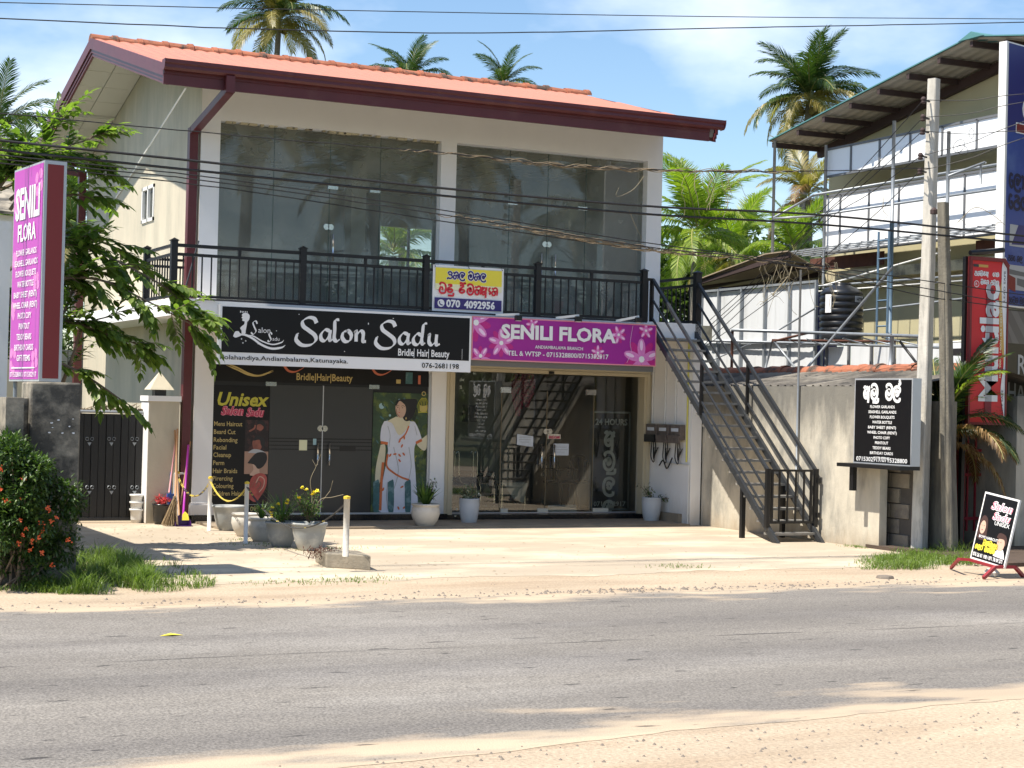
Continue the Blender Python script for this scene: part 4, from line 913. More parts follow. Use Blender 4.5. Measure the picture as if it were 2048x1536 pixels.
sb.stroke('emblem', 'print_white', Q([(370, 345), (430, 360), (480, 386), (540, 378)]), .014, 4, taper=4)
for x, y in ((247, 307), (280, 322), (258, 338)): c = q(x, y); sb.disc('emblem', 'print_white', c[0], c[1], .014, .006, 4, seg=4); sb.disc('emblem', 'print_white', c[0], c[1], .006, .014, 4, seg=4)
# small "Salon Sadu" inside the emblem
def small(word, u, v, h, M='print_white'):
    sb.text('lettering', M, word[1:], u+h*.75, v, None, h*.62, 4, wt=0)
    sb.stroke('lettering', M, [(u+.62*h, v+.95*h), (u+.45*h, v+1.25*h), (u+.15*h, v+1.05*h), (u+.3*h, v+.6*h), (u+.5*h, v+.15*h), (u+.2*h, v-.2*h), (u-.05*h, v)], .022, 4, nib=.7)
c = q(325, 255); small("Salon", c[0], c[1], .125); c = q(455, 318); small("Sadu", c[0], c[1], .085)
sb.flush()
# magenta sign
t, fb = boxsign('flower_shop_sign', 'magenta flower shop sign board with printed blossoms above the rolled-up shutter', 3.675, 6.735, 2.40, 3.028, -1.26, .10, 0)
MB().box(3.60, 6.76, -1.15, -1.10, 2.32, 3.0).build('backing_frame', 'grey_frame', t)
FW, FH = 3.06, .628
def q(x, y): p = onY(-1.26, 840+x/3.657, 500+y/3.657); return (p.x-3.675, p.z-2.40)
fb.rect('border', 'print_pink', 0, 0, FW, FH, 0); fb.rect('face', 'print_magenta', .018, .018, FW-.018, FH-.018, 1)
fb.blob('glow', 'print_magenta_light', [(1.5, .03), (1.9, .05), (2.1, .3), (1.9, .59), (1.4, .6), (1.0, .5), (.8, .3), (1.0, .05)], 2) if 0 else None
for (x, y), r_, a0 in (((390, 530), .27, .9), ((592, 680), .20, .35), ((1298, 752), .11, .3), ((1618, 800), .30, .8)): c = q(x, y); 
def clipflower(bd, u, v, r, a0):
    """blossom kept inside the board: petals are drawn only where they fit"""
    for k_ in range(5):
        for M, f, ra, rb, n, da in (('petal_dark', .62, .42, .2, 3, .6), ('petal', .55, .5, .23, 4, 0), ('petal_light', .7, .26, .09, 5, 0)):
            a = a0+k_*2*math.pi/5+da; cu, cv = u+f*r*math.cos(a), v+f*r*math.sin(a); pts = []
            for i in range(12):
                tt = 2*math.pi*i/12; x = cu+ra*r*math.cos(tt)*math.cos(a)-rb*r*math.sin(tt)*math.sin(a); y = cv+ra*r*math.cos(tt)*math.sin(a)+rb*r*math.sin(tt)*math.cos(a)
                pts.append((min(max(x, .018), FW-.018), min(max(y, .018), FH-.018)))
            if max(p[0] for p in pts)-min(p[0] for p in pts) > .01 and max(p[1] for p in pts)-min(p[1] for p in pts) > .01: bd.poly('petal_print', M, pts, n)
    bd.disc('petal_print', 'print_white', min(max(u, .06), FW-.06), min(max(v, .06), FH-.06), .17*r, n=7, seg=7)
for (x, y), r_, a0 in (((390, 530), .27, .5), ((592, 680), .20, .35), ((1298, 752), .11, .3), ((1618, 800), .30, .35), ((440, 790), .17, 1.0), ((1450, 620), .13, .7), ((1650, 590), .12, .3), ((820, 545), .10, .6)):
    c = q(x, y); clipflower(fb, c[0], c[1], r_, a0)
c0, c1 = q(590, 640), q(1430, 640); fb.text('lettering', 'print_white', "SENILI FLORA", c0[0], .335, c1[0]-c0[0], .20, 9, wt=.038)
c0, c1 = q(840, 640), q(1190, 640); fb.text('lettering', 'print_white', "ANDIAMBALAMA BRANCH", c0[0], .20, c1[0]-c0[0], .048, 9, wt=.012)
c0, c1 = q(640, 640), q(1378, 640); fb.text('lettering', 'print_white', "TEL & WTSP - 0715328800/0715302917", c0[0], .085, c1[0]-c0[0], .07, 9, wt=.015)
fb.stroke('scratch', 'petal_light', [(2.64, .60), (2.60, .35), (2.62, .2), (2.55, .04)], .005, 9); fb.flush()
for i, px in enumerate((1037, 1157, 1277)):
    p = onY(-1.42, px, 637+i*2); t = thing('sign_lamp', ('left', 'middle', 'right')[i]+' one of the three small floodlights above the magenta sign', 'lamp', (p.x, -1.42, p.z), group='floodlights above the magenta sign')
    MB().bar((p.x-.26, -1.2, 3.06), (p.x+.01, -1.42, p.z+.06), .022, .035).build('arm', 'pvc_white', t)
    MB().box(p.x-.045, p.x+.045, -1.45, -1.38, p.z-.03, p.z+.045).build('lamp_head', 'black_plastic', t); MB().box(p.x-.035, p.x+.035, -1.44, -1.39, p.z-.036, p.z-.030).build('lamp_glass', 'white_paint', t)
MB_ = MB().box(6.68, 6.74, -1.2, -1.14, 3.02, 3.06)
# rental banner tied to the railing
by = -1.145; p0, p1 = onY(by, 867, 530), onY(by, 1007, 612); bw, bh = 1.11, .665
p0 = onY(by, 866.5, 529); t = thing('rental_banner', 'yellow white and navy cloth banner tied to the balcony railing', 'banner', (p0.x, by, p0.z-bh))
bb = Board(t, (p0.x, by, p0.z-bh), (1, 0, -.0), (0, 0, 1)); xe = onY(by, 1008, 540).x; bw = xe-p0.x
g = MB(); nn = 16; vs = []
for i in range(nn+1):
    for j in range(9): u, v = bw*i/nn, bh*j/8; vs.append((p0.x+u, by+.004+.004*math.sin(u*9)*math.sin(v*7), p0.z-bh+v))
g.add(vs, [(i*9+j, (i+1)*9+j, (i+1)*9+j+1, i*9+j+1) for i in range(nn) for j in range(8)]); g.build('cloth', 'print_white', t, smooth=True)
bb.O = V((p0.x, by-.006, p0.z-bh))
bb.rect('face', 'print_yellow', .035, .40, bw-.035, bh-.035, 2); bb.rect('face', 'print_cream', .035, .32, bw-.035, .40, 2); bb.rect('face', 'print_navy', .03, .045, bw-.03, .20, 2)
bb.glyphs('lettering', 'print_white', 'ihl mhl', .22, .475, .10, .035, 3, gap=.16); bb.glyphs('lettering', 'print_navy', 'ihl mhl', .22, .475, .10, .022, 4, gap=.16)
bb.glyphs('lettering', 'print_red', 'bdu dImT', .10, .265, .125, .028, 4, gap=.16); bb.glyphs('lettering', 'print_red', 'aeT', .76, .265, .115, .026, 4, gap=.14)
bb.text('lettering', 'print_white', "070", .21, .075, .22, .105, 4, wt=.04); bb.text('lettering', 'print_white', "4092956", .49, .072, .49, .105, 4, wt=.04)
bb.disc('phone_mark', 'print_white', .13, .122, .055, n=4); bb.stroke('phone_mark', 'print_navy', [(.105, .15), (.108, .12), (.13, .10), (.155, .095)], .016, 5); bb.flush()
b = MB()
for u in (.03, bw/2, bw-.03): b.tube([(p0.x+u, by-.01, p0.z-.03), (p0.x+u, by+.03, p0.z+.03)], .005, 4)
b.build('cable_tie', 'black_plastic', t)
# left pylon sign (rotated box on thin poles)
n0 = onY(-7.0, 90, 320); rz = .105
U = V((-.105, .9945, 0)); Wd = V((.9945, .105, 0))
t = thing('pylon_sign', 'tall upright magenta sign box with a dark red side above the mossy pillar', 'sign', (n0.x, n0.y, 1.87))
zt, zb = n0.z, onY(-7.0, 90, 763).z; A = V((n0.x, n0.y, 0)); w1, w2 = 1.0, .215
def hexa(b, a, u0, u1, v0, v1, z0, z1):
    P_ = lambda u, v, z: a+U*u+Wd*v+V((0, 0, z)); b.add([P_(u0, v0, z0), P_(u0, v1, z0), P_(u1, v1, z0), P_(u1, v0, z0), P_(u0, v0, z1), P_(u0, v1, z1), P_(u1, v1, z1), P_(u1, v0, z1)], [(3, 2, 1, 0), (4, 5, 6, 7), (0, 1, 5, 4), (1, 2, 6, 5), (2, 3, 7, 6), (3, 0, 4, 7)])
b = MB(); hexa(b, A, 0, w1, .0, w2, zb, zt); b.build('case', 'alu_frame', t)
b = MB(); hexa(b, A, -.004, -.001, .03, w2-.03, zb+.03, zt-.035); b.build('side_panel', 'red_side', t)
pbd = Board(t, A+U*w1+V((0, 0, zb))-Wd*.002, -U, (0, 0, 1)); H_ = zt-zb
pbd.rect('face', 'print_magenta_light', .022, .02, w1-.022, H_-.02, 1)
def pf(bd, u, v, r, a0):
    for k_ in range(4): a = a0+k_*1.4; bd.disc('petal_print', 'petal', min(max(u+.5*r*math.cos(a), .08), w1-.08), min(max(v+.5*r*math.sin(a), .1), H_-.1), .05, .035+.4*r*.3, 2, a=a, seg=9)
for u, v, r in ((.86, 1.9, .2), (.12, 1.75, .15), (.12, .2, .2), (.84, .95, .12), (.86, .2, .15), (.1, .7, .1), (.12, 1.2, .1)): pf(pbd, u, v, r, u*7)
pbd.text('lettering', 'print_white', "SENILI", .10, 1.60, .80, .31, 5, wt=.03); pbd.text('lettering', 'print_white', "FLORA", .20, 1.38, .60, .165, 5, wt=.03)
for i, s_ in enumerate(["FLOWER GARLANDS", "SEASHELL GARLANDS", "FLOWER BOUQUETS", "WATER BOTTLE", "BABY SHEET (RENT)", "WHEEL CHAIR (RENT)", "PHOTO COPY", "PRINTOUT", "TEDDY BEARS", "BIRTHDAY CARDS", "GIFT ITEMS"]):
    pbd.text('lettering', 'print_white', s_, .50, 1.235-i*.1035, len(s_)*.045, .06, 5, wt=.014, align='C')
pbd.rect('lettering', 'print_white', .10, -.02+.125, .86, .135, 5) if 0 else pbd.rect('lettering', 'print_white', .10, .125, .88, .137, 5)
pbd.text('lettering', 'print_white', "0715328800 / 0715302917", .06, .045, .88, .05, 5, wt=.01); pbd.flush()
b = MB()
for u in (.62, .95): MB().tube([A+U*u+Wd*.05+V((0, 0, 0)), A+U*u+Wd*.05+V((0, 0, zb))], .02, 8).build('pole', 'galv', t)
# black sign on the wall at the right
t = thing('wall_sign', 'black light box listing flower shop services on the boundary wall', 'sign', (7.5, -5.5, 1.12))
y0, y1, z0, z1 = onX(7.46, 1708, 840).y, onX(7.46, 1824, 840).y, onX(7.46, 1712, 926).z, onX(7.46, 1712, 757).z
MB().box(7.462, 7.60, y1, y0, z0, z1).build('case', 'alu_frame', t)
wbd = Board(t, (7.46, y0, z0), (0, -1, 0), (0, 0, 1)); ww, wh = y0-y1, z1-z0
wbd.rect('face', 'print_black', .02, .02, ww-.02, wh-.02, 1)
x = wbd.glyphs('lettering', 'print_white', 'amu', ww*.17, wh-.27, .16, .040, 3); wbd.glyphs('lettering', 'print_white', 'mlx', ww*.56, wh-.27, .16, .040, 3)
for i, s_ in enumerate(["FLOWER GARLANDS", "SEASHELL GARLANDS", "FLOWER BOUQUETS", "WATER BOTTLE", "BABY SHEET (RENT)", "WHEEL CHAIR (RENT)", "PHOTO COPY", "PRINTOUT", "TEDDY BEARS", "BIRTHDAY CARDS", "GIFT ITEMS"]):
    wbd.text('lettering', 'print_white', s_, ww/2, wh-.385-i*.0665, len(s_)*.0335, .037, 3, wt=.014, align='C')
wbd.text('lettering', 'print_white', "0715302917/0715328800", ww/2, .035, ww*.88, .058, 3, wt=.012, align='C'); wbd.flush()
b = MB(); b.box(7.30, 7.62, y1+.02, y0+.14, z0-.05, z0-.002); b.box(7.36, 7.42, y0-.14, y0-.06, z0-.36, z0-.05); b.build('bracket', 'black_metal', t)
# folding board by the road
t = thing('pavement_sign', 'tilted black salon board on red legs by the roadside grass', 'sign', (6.5, -8.9, 0))
BL, BR, TL, TR = onX(6.5, 1940, 1116), onX(6.5, 2008, 1137), onX(6.62, 1950, 981), onX(6.62, 2020, 997)
U = (BR-BL); aw = U.length; U.normalize(); Vv = (TL-BL); ah = Vv.length; Vv = (Vv-U*Vv.dot(U)).normalized()
abd = Board(t, BL, U, Vv); N_ = abd.N
b = MB(); k_ = [BL, BR, BL+U*aw+Vv*ah, BL+Vv*ah]; b.prism(k_, -N_*.025); b.build('panel', 'white_paint', t)
abd.rect('face', 'print_black', .018, .02, aw-.018, ah-.02, 1)
def hl(word, u, v, w_, h_, M1='print_pink', M2='print_crimson'):
    abd.text('lettering', 'print_white', word, u, v, w_, h_, 3, wt=.07, shear=.25); abd.text('lettering', M1, word, u, v, w_, h_, 4, wt=.01, shear=.25)
hl("Salon", aw*.27, ah*.78, aw*.62, .09); hl("Sadu", aw*.37, ah*.64, aw*.52, .085)
abd.text('lettering', 'print_white', "UNISEX", aw*.47, ah*.565, aw*.43, .045, 3, wt=.01)
abd.text('lettering', 'print_white', "BOYS HAIRCUT", aw*.12, ah*.335, aw*.55, .030, 3, wt=.02)
abd.glyphs('lettering', 'print_yellow', 'bTm', aw*.28, ah*.24, .05, .014, 3); abd.glyphs('lettering', 'print_yellow', 'dls', aw*.28+.12, ah*.235, .045, .014, 3); abd.glyphs('lettering', 'print_yellow', 'hlt', aw*.08, ah*.165, .045, .014, 3); abd.glyphs('lettering', 'print_yellow', 'mhmT', aw*.36, ah*.155, .045, .014, 3)
abd.text('lettering', 'print_white', "076 26 81 198 / 071 78 09 271", aw*.06, ah*.055, aw*.86, .042, 3, wt=.03)
abd.blob('photo', 'hair_brown', [(.03, ah*.34), (.03, ah*.55), (aw*.13, ah*.66), (aw*.26, ah*.62), (aw*.31, ah*.45), (aw*.30, ah*.33), (aw*.15, ah*.30)], 2)
abd.disc('photo', 'skin', aw*.17, ah*.49, .045, .075, 3); abd.disc('photo', 'print_crimson', aw*.17, ah*.45, .012, .006, 4, seg=8)
for du in (-.018, .018): abd.disc('photo', 'hair', aw*.17+du, ah*.515, .007, .004, 4, seg=6)
abd.blob('photo', 'print_white', [(aw*.62, ah*.13), (aw*.7, ah*.22), (aw*.85, ah*.25), (aw*.94, ah*.14), (aw*.92, ah*.12)], 2)
abd.disc('photo', 'skin', aw*.77, ah*.32, .060, .082, 3); abd.blob('photo', 'hair_brown', [(aw*.62, ah*.40), (aw*.68, ah*.47), (aw*.85, ah*.46), (aw*.93, ah*.38), (aw*.90, ah*.30), (aw*.84, ah*.39), (aw*.68, ah*.39)], 4)
for du in (-.02, .015): abd.disc('photo', 'hair', aw*.74+du, ah*.345, .008, .004, 5, seg=6)
abd.flush()
b = MB(); f0, f1, f2, f3 = onZ(.02, 1967, 1156), onZ(.13, 1990, 1134), onZ(.13, 2030, 1134), onZ(.02, 2046, 1152)
b.bar(f0, f1, .035); b.bar(f1, f2, .035); b.bar(f2, f3, .035); b.bar(onZ(.02, 1902, 1136), onZ(.18, 1918, 1118), .03); b.bar(onZ(.15, 1918, 1118), BL-V((0, 0, .02)), .03); b.bar(BL-V((0, 0, .02)), f1, .03); b.build('leg_frame', 'red_paint', t)
pp = onZ(.03, 1983, 1148); b = MB(); b.lathe(pp-V((0, 0, .03)), [(.001, 0), (.08, .01), (.09, .05), (.05, .09), (.001, .1)], 7); tag(b.build('stone', 'concrete_pole'), 'pale stone holding down the roadside board', 'stone')
# hoardings of the shop at the right edge
Y5 = -5.5; O5 = onY(Y5, 2003, 612); U5 = V((.966, .26, 0))
t = thing('blue_hoarding', 'tall blue roofing advertisement hoarding with cloud print behind the red banner', 'hoarding', tuple(O5))
hgt = 3.62; hw = 3.2; N5 = U5.cross(V((0, 0, 1)))
b = MB(); b.prism([O5, O5+U5*hw, O5+U5*hw+V((0, 0, hgt)), O5+V((0, 0, hgt))], -N5*.12); b.build('case', 'white_paint', t)
hb = Board(t, O5, U5, (0, 0, 1)); hb.rect('face', 'blue_sign', .05, .02, hw, hgt-.02, 1); hb.rect('face', 'blue_top', .05, 2.4, hw, hgt-.02, 2)
def q5(px, py):
    d = ray(px, py); t_ = (O5-CAM).dot(N5)/d.dot(N5); p = CAM+d*t_-O5; return (p.dot(U5), p.z)
c = q5(2052, 219); hb.disc('emblem', 'print_white', c[0]+.12, c[1], .22, .20, 4); hb.disc('emblem', 'print_red', c[0]+.12, c[1], .185, .17, 5)
a, c = q5(2032, 247), q5(2048, 267); hb.rect('emblem', 'print_white', a[0]-.015, c[1]-.015, a[0]+1.2, a[1]+.015, 6); hb.rect('emblem', 'red_side', a[0], c[1], a[0]+1.2, a[1], 7)
for px, py, s_ in ((2018, 375, 'Elo'), (2017, 417, 'Esrb')): a = q5(px, py); hb.glyphs('lettering', 'navy_text', s_, a[0], a[1], .19, .045, 4, gap=.1)
for (x0, y0_, x1, y1_) in ((2019, 448, 2100, 503), (2018, 529, 2100, 588)): a, c = q5(x0, y0_), q5(x1, y1_); hb.rect('photo', 'print_grey', a[0], c[1], a[0]+1.3, a[1], 4)
a = [q5(*i) for i in ((2036, 450), (2110, 458), (2110, 495), (2022, 489))]; hb.poly('photo', 'blue_top', a, 5)
a = [q5(*i) for i in ((2018, 538), (2060, 548), (2060, 556), (2018, 548))]; hb.poly('photo', 'grey_frame', a, 5); a = [q5(*i) for i in ((2017, 549), (2030, 556), (2030, 584), (2017, 578))]; hb.poly('photo', 'red_side', a, 5); a = [q5(*i) for i in ((2033, 556), (2048, 560), (2048, 576), (2033, 570))]; hb.poly('photo', 'grey_frame', a, 6)
for px, py, s_ in ((2015, 521, 'sTr hl'), (2015, 605, 'srbT ml')): a = q5(px, py); hb.glyphs('lettering', 'navy_text', s_, a[0], a[1], .075, .016, 4, gap=.1)
hb.flush()
O6 = onY(Y5, 2012, 890); O6 = O6
t = thing('charcoal_hoarding', 'dark charcoal shop board with grey diagonal stripes under the blue hoarding', 'hoarding', tuple(O6))
top6 = O5.z-.03-O6.z; b = MB(); O6b = O5.copy(); O6b.z = O6.z; b.prism([O6b, O6b+U5*hw, O6b+U5*hw+V((0, 0, top6)), O6b+V((0, 0, top6))], -N5*.1); b.build('case', 'charcoal', t)
cb = Board(t, O6b, U5, (0, 0, 1)); cb.rect('border', 'grey_frame', 0, 0, hw, .05, 1)
def q6(px, py): a = q5(px, py); return (a[0], a[1]+O5.z-O6b.z)
zs0 = q6(2030, 687)[1]; cb.rect('stripes', 'stripe_dark', 0, zs0, hw, top6-.02, 1)
for i in range(9):
    x = -.5+i*.36; pts = [(x, top6-.02), (x+.16, top6-.02), (x+.16+.42, zs0), (x+.42, zs0)]; pts = [(max(p[0], 0), p[1]) for p in pts]
    if pts[2][0] > 0: cb.poly('stripes', 'stripe_grey', pts, 2)
a, c = q6(2035, 748), q6(2050, 708); cb.text('lettering', 'print_grey', "R", a[0], a[1], .2, c[1]-a[1], 3, wt=.01)
a, c = q6(2015, 804), q6(2050, 764); cb.text('lettering', 'print_grey', "HA", a[0], a[1], .42, c[1]-a[1], 3, wt=.01)
a, c = q6(2012, 832), q6(2050, 820); cb.text('lettering', 'print_grey', "No. 12", a[0], a[1], .42, c[1]-a[1], 3, wt=.0); cb.flush()
# tall red paint banner with vertical lettering
YB = -5.9; p0, p1 = onY(YB, 1943, 520), onY(YB, 2008, 846); bx0, bx1, bz0, bz1 = p0.x, p1.x, p1.z, p0.z
t = thing('paint_banner', 'tall narrow red paint shop banner with sideways white lettering', 'banner', (bx0, YB, bz0))
b = MB(); rr = .04
b.box(bx0-.03, bx0, YB-.03, YB+.03, bz0-.02, bz1+.05); b.box(bx1, bx1+.02, YB-.02, YB+.02, bz0+.1, bz1-.05); b.box(bx0, bx1-.05, YB-.03, YB+.03, bz1, bz1+.05); b.box(bx0, bx1, YB-.02, YB+.02, bz0-.03, bz0)
b.bar((bx1-.06, YB, bz1+.02), (bx1+.01, YB, bz1-.06), .05); b.build('frame', 'red_side', t)
MB().box(bx0, bx1, YB, YB+.01, bz0, bz1).build('cloth', 'banner_red', t)
MB().tube([(bx0-.05, YB-.03, bz1+.09), (bx1-.1, YB-.03, bz1+.16)], .035, 8).build('lamp_tube', 'black_plastic', t)
LW = bz1-bz0; BWd = bx1-bx0
mb_ = Board(t, (bx1, YB-.002, bz0), (0, 0, 1), (-1, 0, 0))   # u runs up the banner, v runs to the left
mb_.blob('swoosh', 'banner_gold', [(.35, .012), (LW*.35, .03), (LW*.55, .11), (LW*.8, .13), (LW-.1, .05), (LW-.03, .012), (LW*.5, .008)], 2)
mb_.blob('swoosh', 'print_white', [(.05, .004), (LW*.2, .075), (LW*.38, .03), (LW*.55, .045), (LW*.8, .09), (LW-.03, .09), (LW-.02, .01), (LW*.5, .004)], 3)
v0, ch = BWd*.24, BWd*.52; u0, tw = .28, LW*.86-.28
mb_.text('lettering', 'print_white', "Multilac", u0, v0, tw, ch, 6, wt=.035)
me_ = mb_.g[('lettering', 'print_white')]
import bmesh
bm = bmesh.new(); vv = [bm.verts.new(p) for p in me_.v]
for f in me_.f:
    try: bm.faces.new([vv[i] for i in f])
    except ValueError: pass
for off, sg in ((v0+ch*.27, 1), (v0+ch*.63, -1)):
    bmesh.ops.bisect_plane(bm, geom=bm.verts[:]+bm.edges[:]+bm.faces[:], plane_co=mb_.pt(0, off, 6), plane_no=mb_.V*sg, clear_inner=True)
bm.verts.ensure_lookup_table(); bm.verts.index_update(); gg = mb_.mb('lettering', 'banner_grey'); gg.v = [v.co-V((0, .0015, 0)) for v in bm.verts]; gg.f = [tuple(v.index for v in f.verts) for f in bm.faces]; bm.free()
mb_.rect('band', 'banner_dark', .12, v0+ch*.27, LW-.35, v0+ch*.63, 5)
mb_.text('lettering', 'print_cream', "ISO 9001, 14001, SLS CERTIFIED", LW*.28, BWd*.135, LW*.48, BWd*.05, 6, wt=.02); mb_.text('lettering', 'navy_text', "LEAD SAFE", LW*.78-.05, BWd*.055, LW*.19, BWd*.05, 6); mb_.text('lettering', 'navy_text', "LIVE SAFE", .12, BWd*.06, LW*.15, BWd*.05, 6)
mb_.disc('lettering', 'print_white', LW*.855, BWd*.86, .045, n=6); mb_.disc('lettering', 'banner_red', LW*.855, BWd*.86, .036, n=7)
mb_.flush(); m2 = Board(t, (bx0, YB-.002, bz0), (1, 0, 0), (0, 0, 1))
m2.glyphs('lettering', 'print_white', 'ghmda'.replace('g', 's'), .05, LW-.20, .055, .014, 3, gap=.1); m2.glyphs('lettering', 'print_white', 'roT', .36, LW-.20, .055, .014, 3, gap=.1); m2.glyphs('lettering', 'print_white', 'mdT smT', .16, LW-.31, .055, .014, 3, gap=.08)
m2.rect('face', 'black_plastic', .03, LW-.085, .12, LW-.05, 3); m2.rect('face', 'banner_gold', .12, LW-.085, .28, LW-.05, 3); m2.text('lettering', 'print_white', "R", .058, LW*.855-.018, .03, .035, 14, wt=.01); m2.flush()
b = MB(); b.box(bx0-.06, bx0-.005, YB+.04, YB+.10, 0, bz1+.05); b.build('post', 'black_metal', t)
# ------------------------------------------------------------------ red fence and dim shop front at the right edge
F = thing('red_fence', 'dark red metal fence with pointed bars behind the roadside salon board', 'fence', (9.6, -5.2, 0))
fx0 = onY(-5.2, 1920, 1000).x
for z in (.35, .95, 1.28): MB().box(fx0, fx0+2.6, -5.22, -5.18, z, z+.04).build('rail', 'red_paint', F)
MB().box(fx0-.09, fx0+.03, -5.26, -5.14, 0, 1.42).build('post', 'red_paint', F); fb_ = None
for i in range(18):
    if fb_ is None: m_ = MB().box(-.012, .012, -.012, .012, .2, 1.42); m_.add([(-.012, -.012, 1.42), (.012, -.012, 1.42), (.012, .012, 1.42), (-.012, .012, 1.42), (0, 0, 1.50)], [(0, 1, 4), (1, 2, 4), (2, 3, 4), (3, 0, 4)]); fb_ = m_.build('bar', 'red_paint', F, local=True); c = fb_
    else: c = copyobj(fb_, F)
    c.location = WMX[F.name].inverted() @ V((fx0+.12+i*.135, -5.2, 0))
MB().box(fx0+1.0, fx0+1.9, -5.17, -5.15, .55, 1.0).build('panel', 'red_paint', F)
RS = thing('paint_shop', 'dim grey shop front behind the dark red fence', 'building', (11, -4.5, 0))
MB().box(9.6, 14, -4.4, -4.2, 0, 2.5).build('wall', 'room_grey', RS)
for x in (9.15, 10.2): MB().box(x, x+.1, -4.95, -4.85, 0, 3.0).build('post', 'black_metal', RS)
MB().box(9.7, 13, -5.0, -4.4, 2.62, 2.72).build('canopy', 'charcoal', RS)
b = MB()
for i in range(500): x_, y_ = rnd.uniform(7.2, 9.5), rnd.uniform(-7.9, -6.3); pebble(b, x_, y_, rnd.uniform(.01, .03))
b.build('rubble', 'dark_soil', kind='stuff')
MB().box(7.6, 12, -8.0, -5.3, .002, .05).build('ground', 'dark_soil', kind='structure')
# small loose stones
for px, py, s_, lb in ((1770, 1157, .05, 'flat dark stone on the sand before the right grass'),): p = onZ(0, px, py); b = MB(); b.lathe(p, [(.001, 0), (.1, .005), (.09, .03), (.001, .04)], 7); tag(b.build('stone', 'pebble'), lb, 'stone')
p = onZ(.005, 343, 1271); tag(MB().add([p+V((-.09, 0, 0)), p+V((0, -.03, .01)), p+V((.09, .0, .0)), p+V((0, .03, .015))], [(0, 1, 2, 3)]).build('fallen_leaf', 'print_yellow'), 'yellow fallen leaf on the asphalt road', 'leaf')
# ------------------------------------------------------------------ neighbour building at the right
NB = thing('neighbour_building', 'khaki neighbour building with sloping metal roof and white panel bands', 'building', (16, -2, 0))
NX = 13.0
def zn(y): return 6.83+.17*(3.27-y) if y > -2.25 else 6.83+.17*5.52-.17*(-2.25-y)
b = MB(); b.prism([(NX, 3.05, 0), (NX, -2.25, 0), (NX, -8, 0), (NX, -8, zn(-8)-.1), (NX, -2.25, zn(-2.25)-.1), (NX, 3.05, zn(3.05)-.1)][::-1], (.2, 0, 0)) if 0 else None
b = MB(); b.prism([(NX, 3.05, 4.35), (NX, -8, 4.35), (NX, -8, zn(-8)-.1), (NX, -2.25, zn(-2.25)-.1), (NX, 3.05, zn(3.05)-.1)], (.2, 0, 0)); b.build('wall', 'khaki_wall', NB)
yk = onX(NX, 1722, 620).y
MB().box(NX, NX+.2, -8, yk, 0, 4.2).build('wall', 'khaki_wall', NB)
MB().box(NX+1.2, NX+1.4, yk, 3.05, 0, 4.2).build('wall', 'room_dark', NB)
MB().box(NX-.35, NX+.3, -8, 3.6, 4.2, 4.38).build('ledge', 'old_cream', NB)
MB().box(NX-.06, NX+.02, -8, 3.0, 4.05, 4.2).build('ledge_beam', 'old_cream', NB)
MB().box(NX-.36, NX-.34, .9, 3.1, 4.42, 4.66).build('rusty_fascia', 'rust', NB); MB().box(NX-.36, NX-.34, -2.6, -1.5, 4.42, 4.66).build('rusty_fascia', 'rust', NB)
b = MB()
vs = []; nx = 64; X0, X1 = 11.83, 20
cols = [X0+(1.3)*i/26 for i in range(27)]+[X1]
for x in cols:
    w_ = .02 if int(round((x-X0)/.05)) % 4 in (0, 1) else 0
    for y in (3.35, -2.25, -8.5): vs.append((x, y, zn(y)+w_))
b.add(vs, [(3*i+j, 3*i+3+j, 3*i+4+j, 3*i+1+j) for i in range(len(cols)-1) for j in (0, 1)]); b.build('roof_sheet', 'sheet_under', NB)
b = MB(); b.prism([(X0-.02, 3.36, zn(3.36)+.03), (X0-.02, -2.25, zn(-2.25)+.03), (X0-.02, -8.5, zn(-8.5)+.03), (X0-.02, -8.5, zn(-8.5)+.05), (X0-.02, -2.25, zn(-2.25)+.05), (X0-.02, 3.36, zn(3.36)+.05)], (8, 0, 0)); b.build('roof_top', 'teal_sheet', NB)
b = MB(); b.prism([(X0-.03, -2.55, zn(-2.25)+.0), (X0-.03, -1.95, zn(-2.25)+.0), (X0-.03, -2.25, zn(-2.25)+.11)], (8, 0, 0)); b.build('ridge_cap', 'teal_sheet', NB)
for i in range(9):
    y = 3.25-.78*i; MB().bar((X0+.02, y, zn(y)-.07), (NX, y, zn(y)-.06), .07, .09).build('purlin', 'dark_rafter', NB)
b = MB(); b.bar((NX-.06, 3.3, zn(3.3)-.13), (NX-.06, -2.25, zn(-2.25)-.13), .1, .16); b.bar((NX-.06, -2.25, zn(-2.25)-.13), (NX-.06, -8, zn(-8)-.13), .1, .16); b.build('rafter', 'dark_rafter', NB)
PXX = 12.38
def panels(z0, z1, zf0, zf1, pxs):
    ys = [onX(PXX, p, 300).y for p in pxs]
    for ya, yb in zip(ys[:-1], ys[1:]): MB().box(PXX, PXX+.02, yb+.02, ya-.02, z0, z1).build('panel', 'white_panel', NB)
    b = MB()
    for y in ys: b.box(PXX-.02, PXX+.03, y-.02, y+.02, z0, z1)
    for z in (z0, z1): b.box(PXX-.02, PXX+.03, ys[-1], ys[0], z-.02, z+.02)
    b.build('panel_frame', 'grey_frame', NB)
zz = [onX(PXX, 1653, v).z for v in (300, 354, 393, 506)]
panels(zz[1], zz[0], 0, 0, (1653, 1703, 1760, 1821, 1885, 1954, 2030, 2110)); panels(zz[3], zz[2], 0, 0, (1653, 1684, 1741, 1801, 1865, 1932, 2005, 2085))
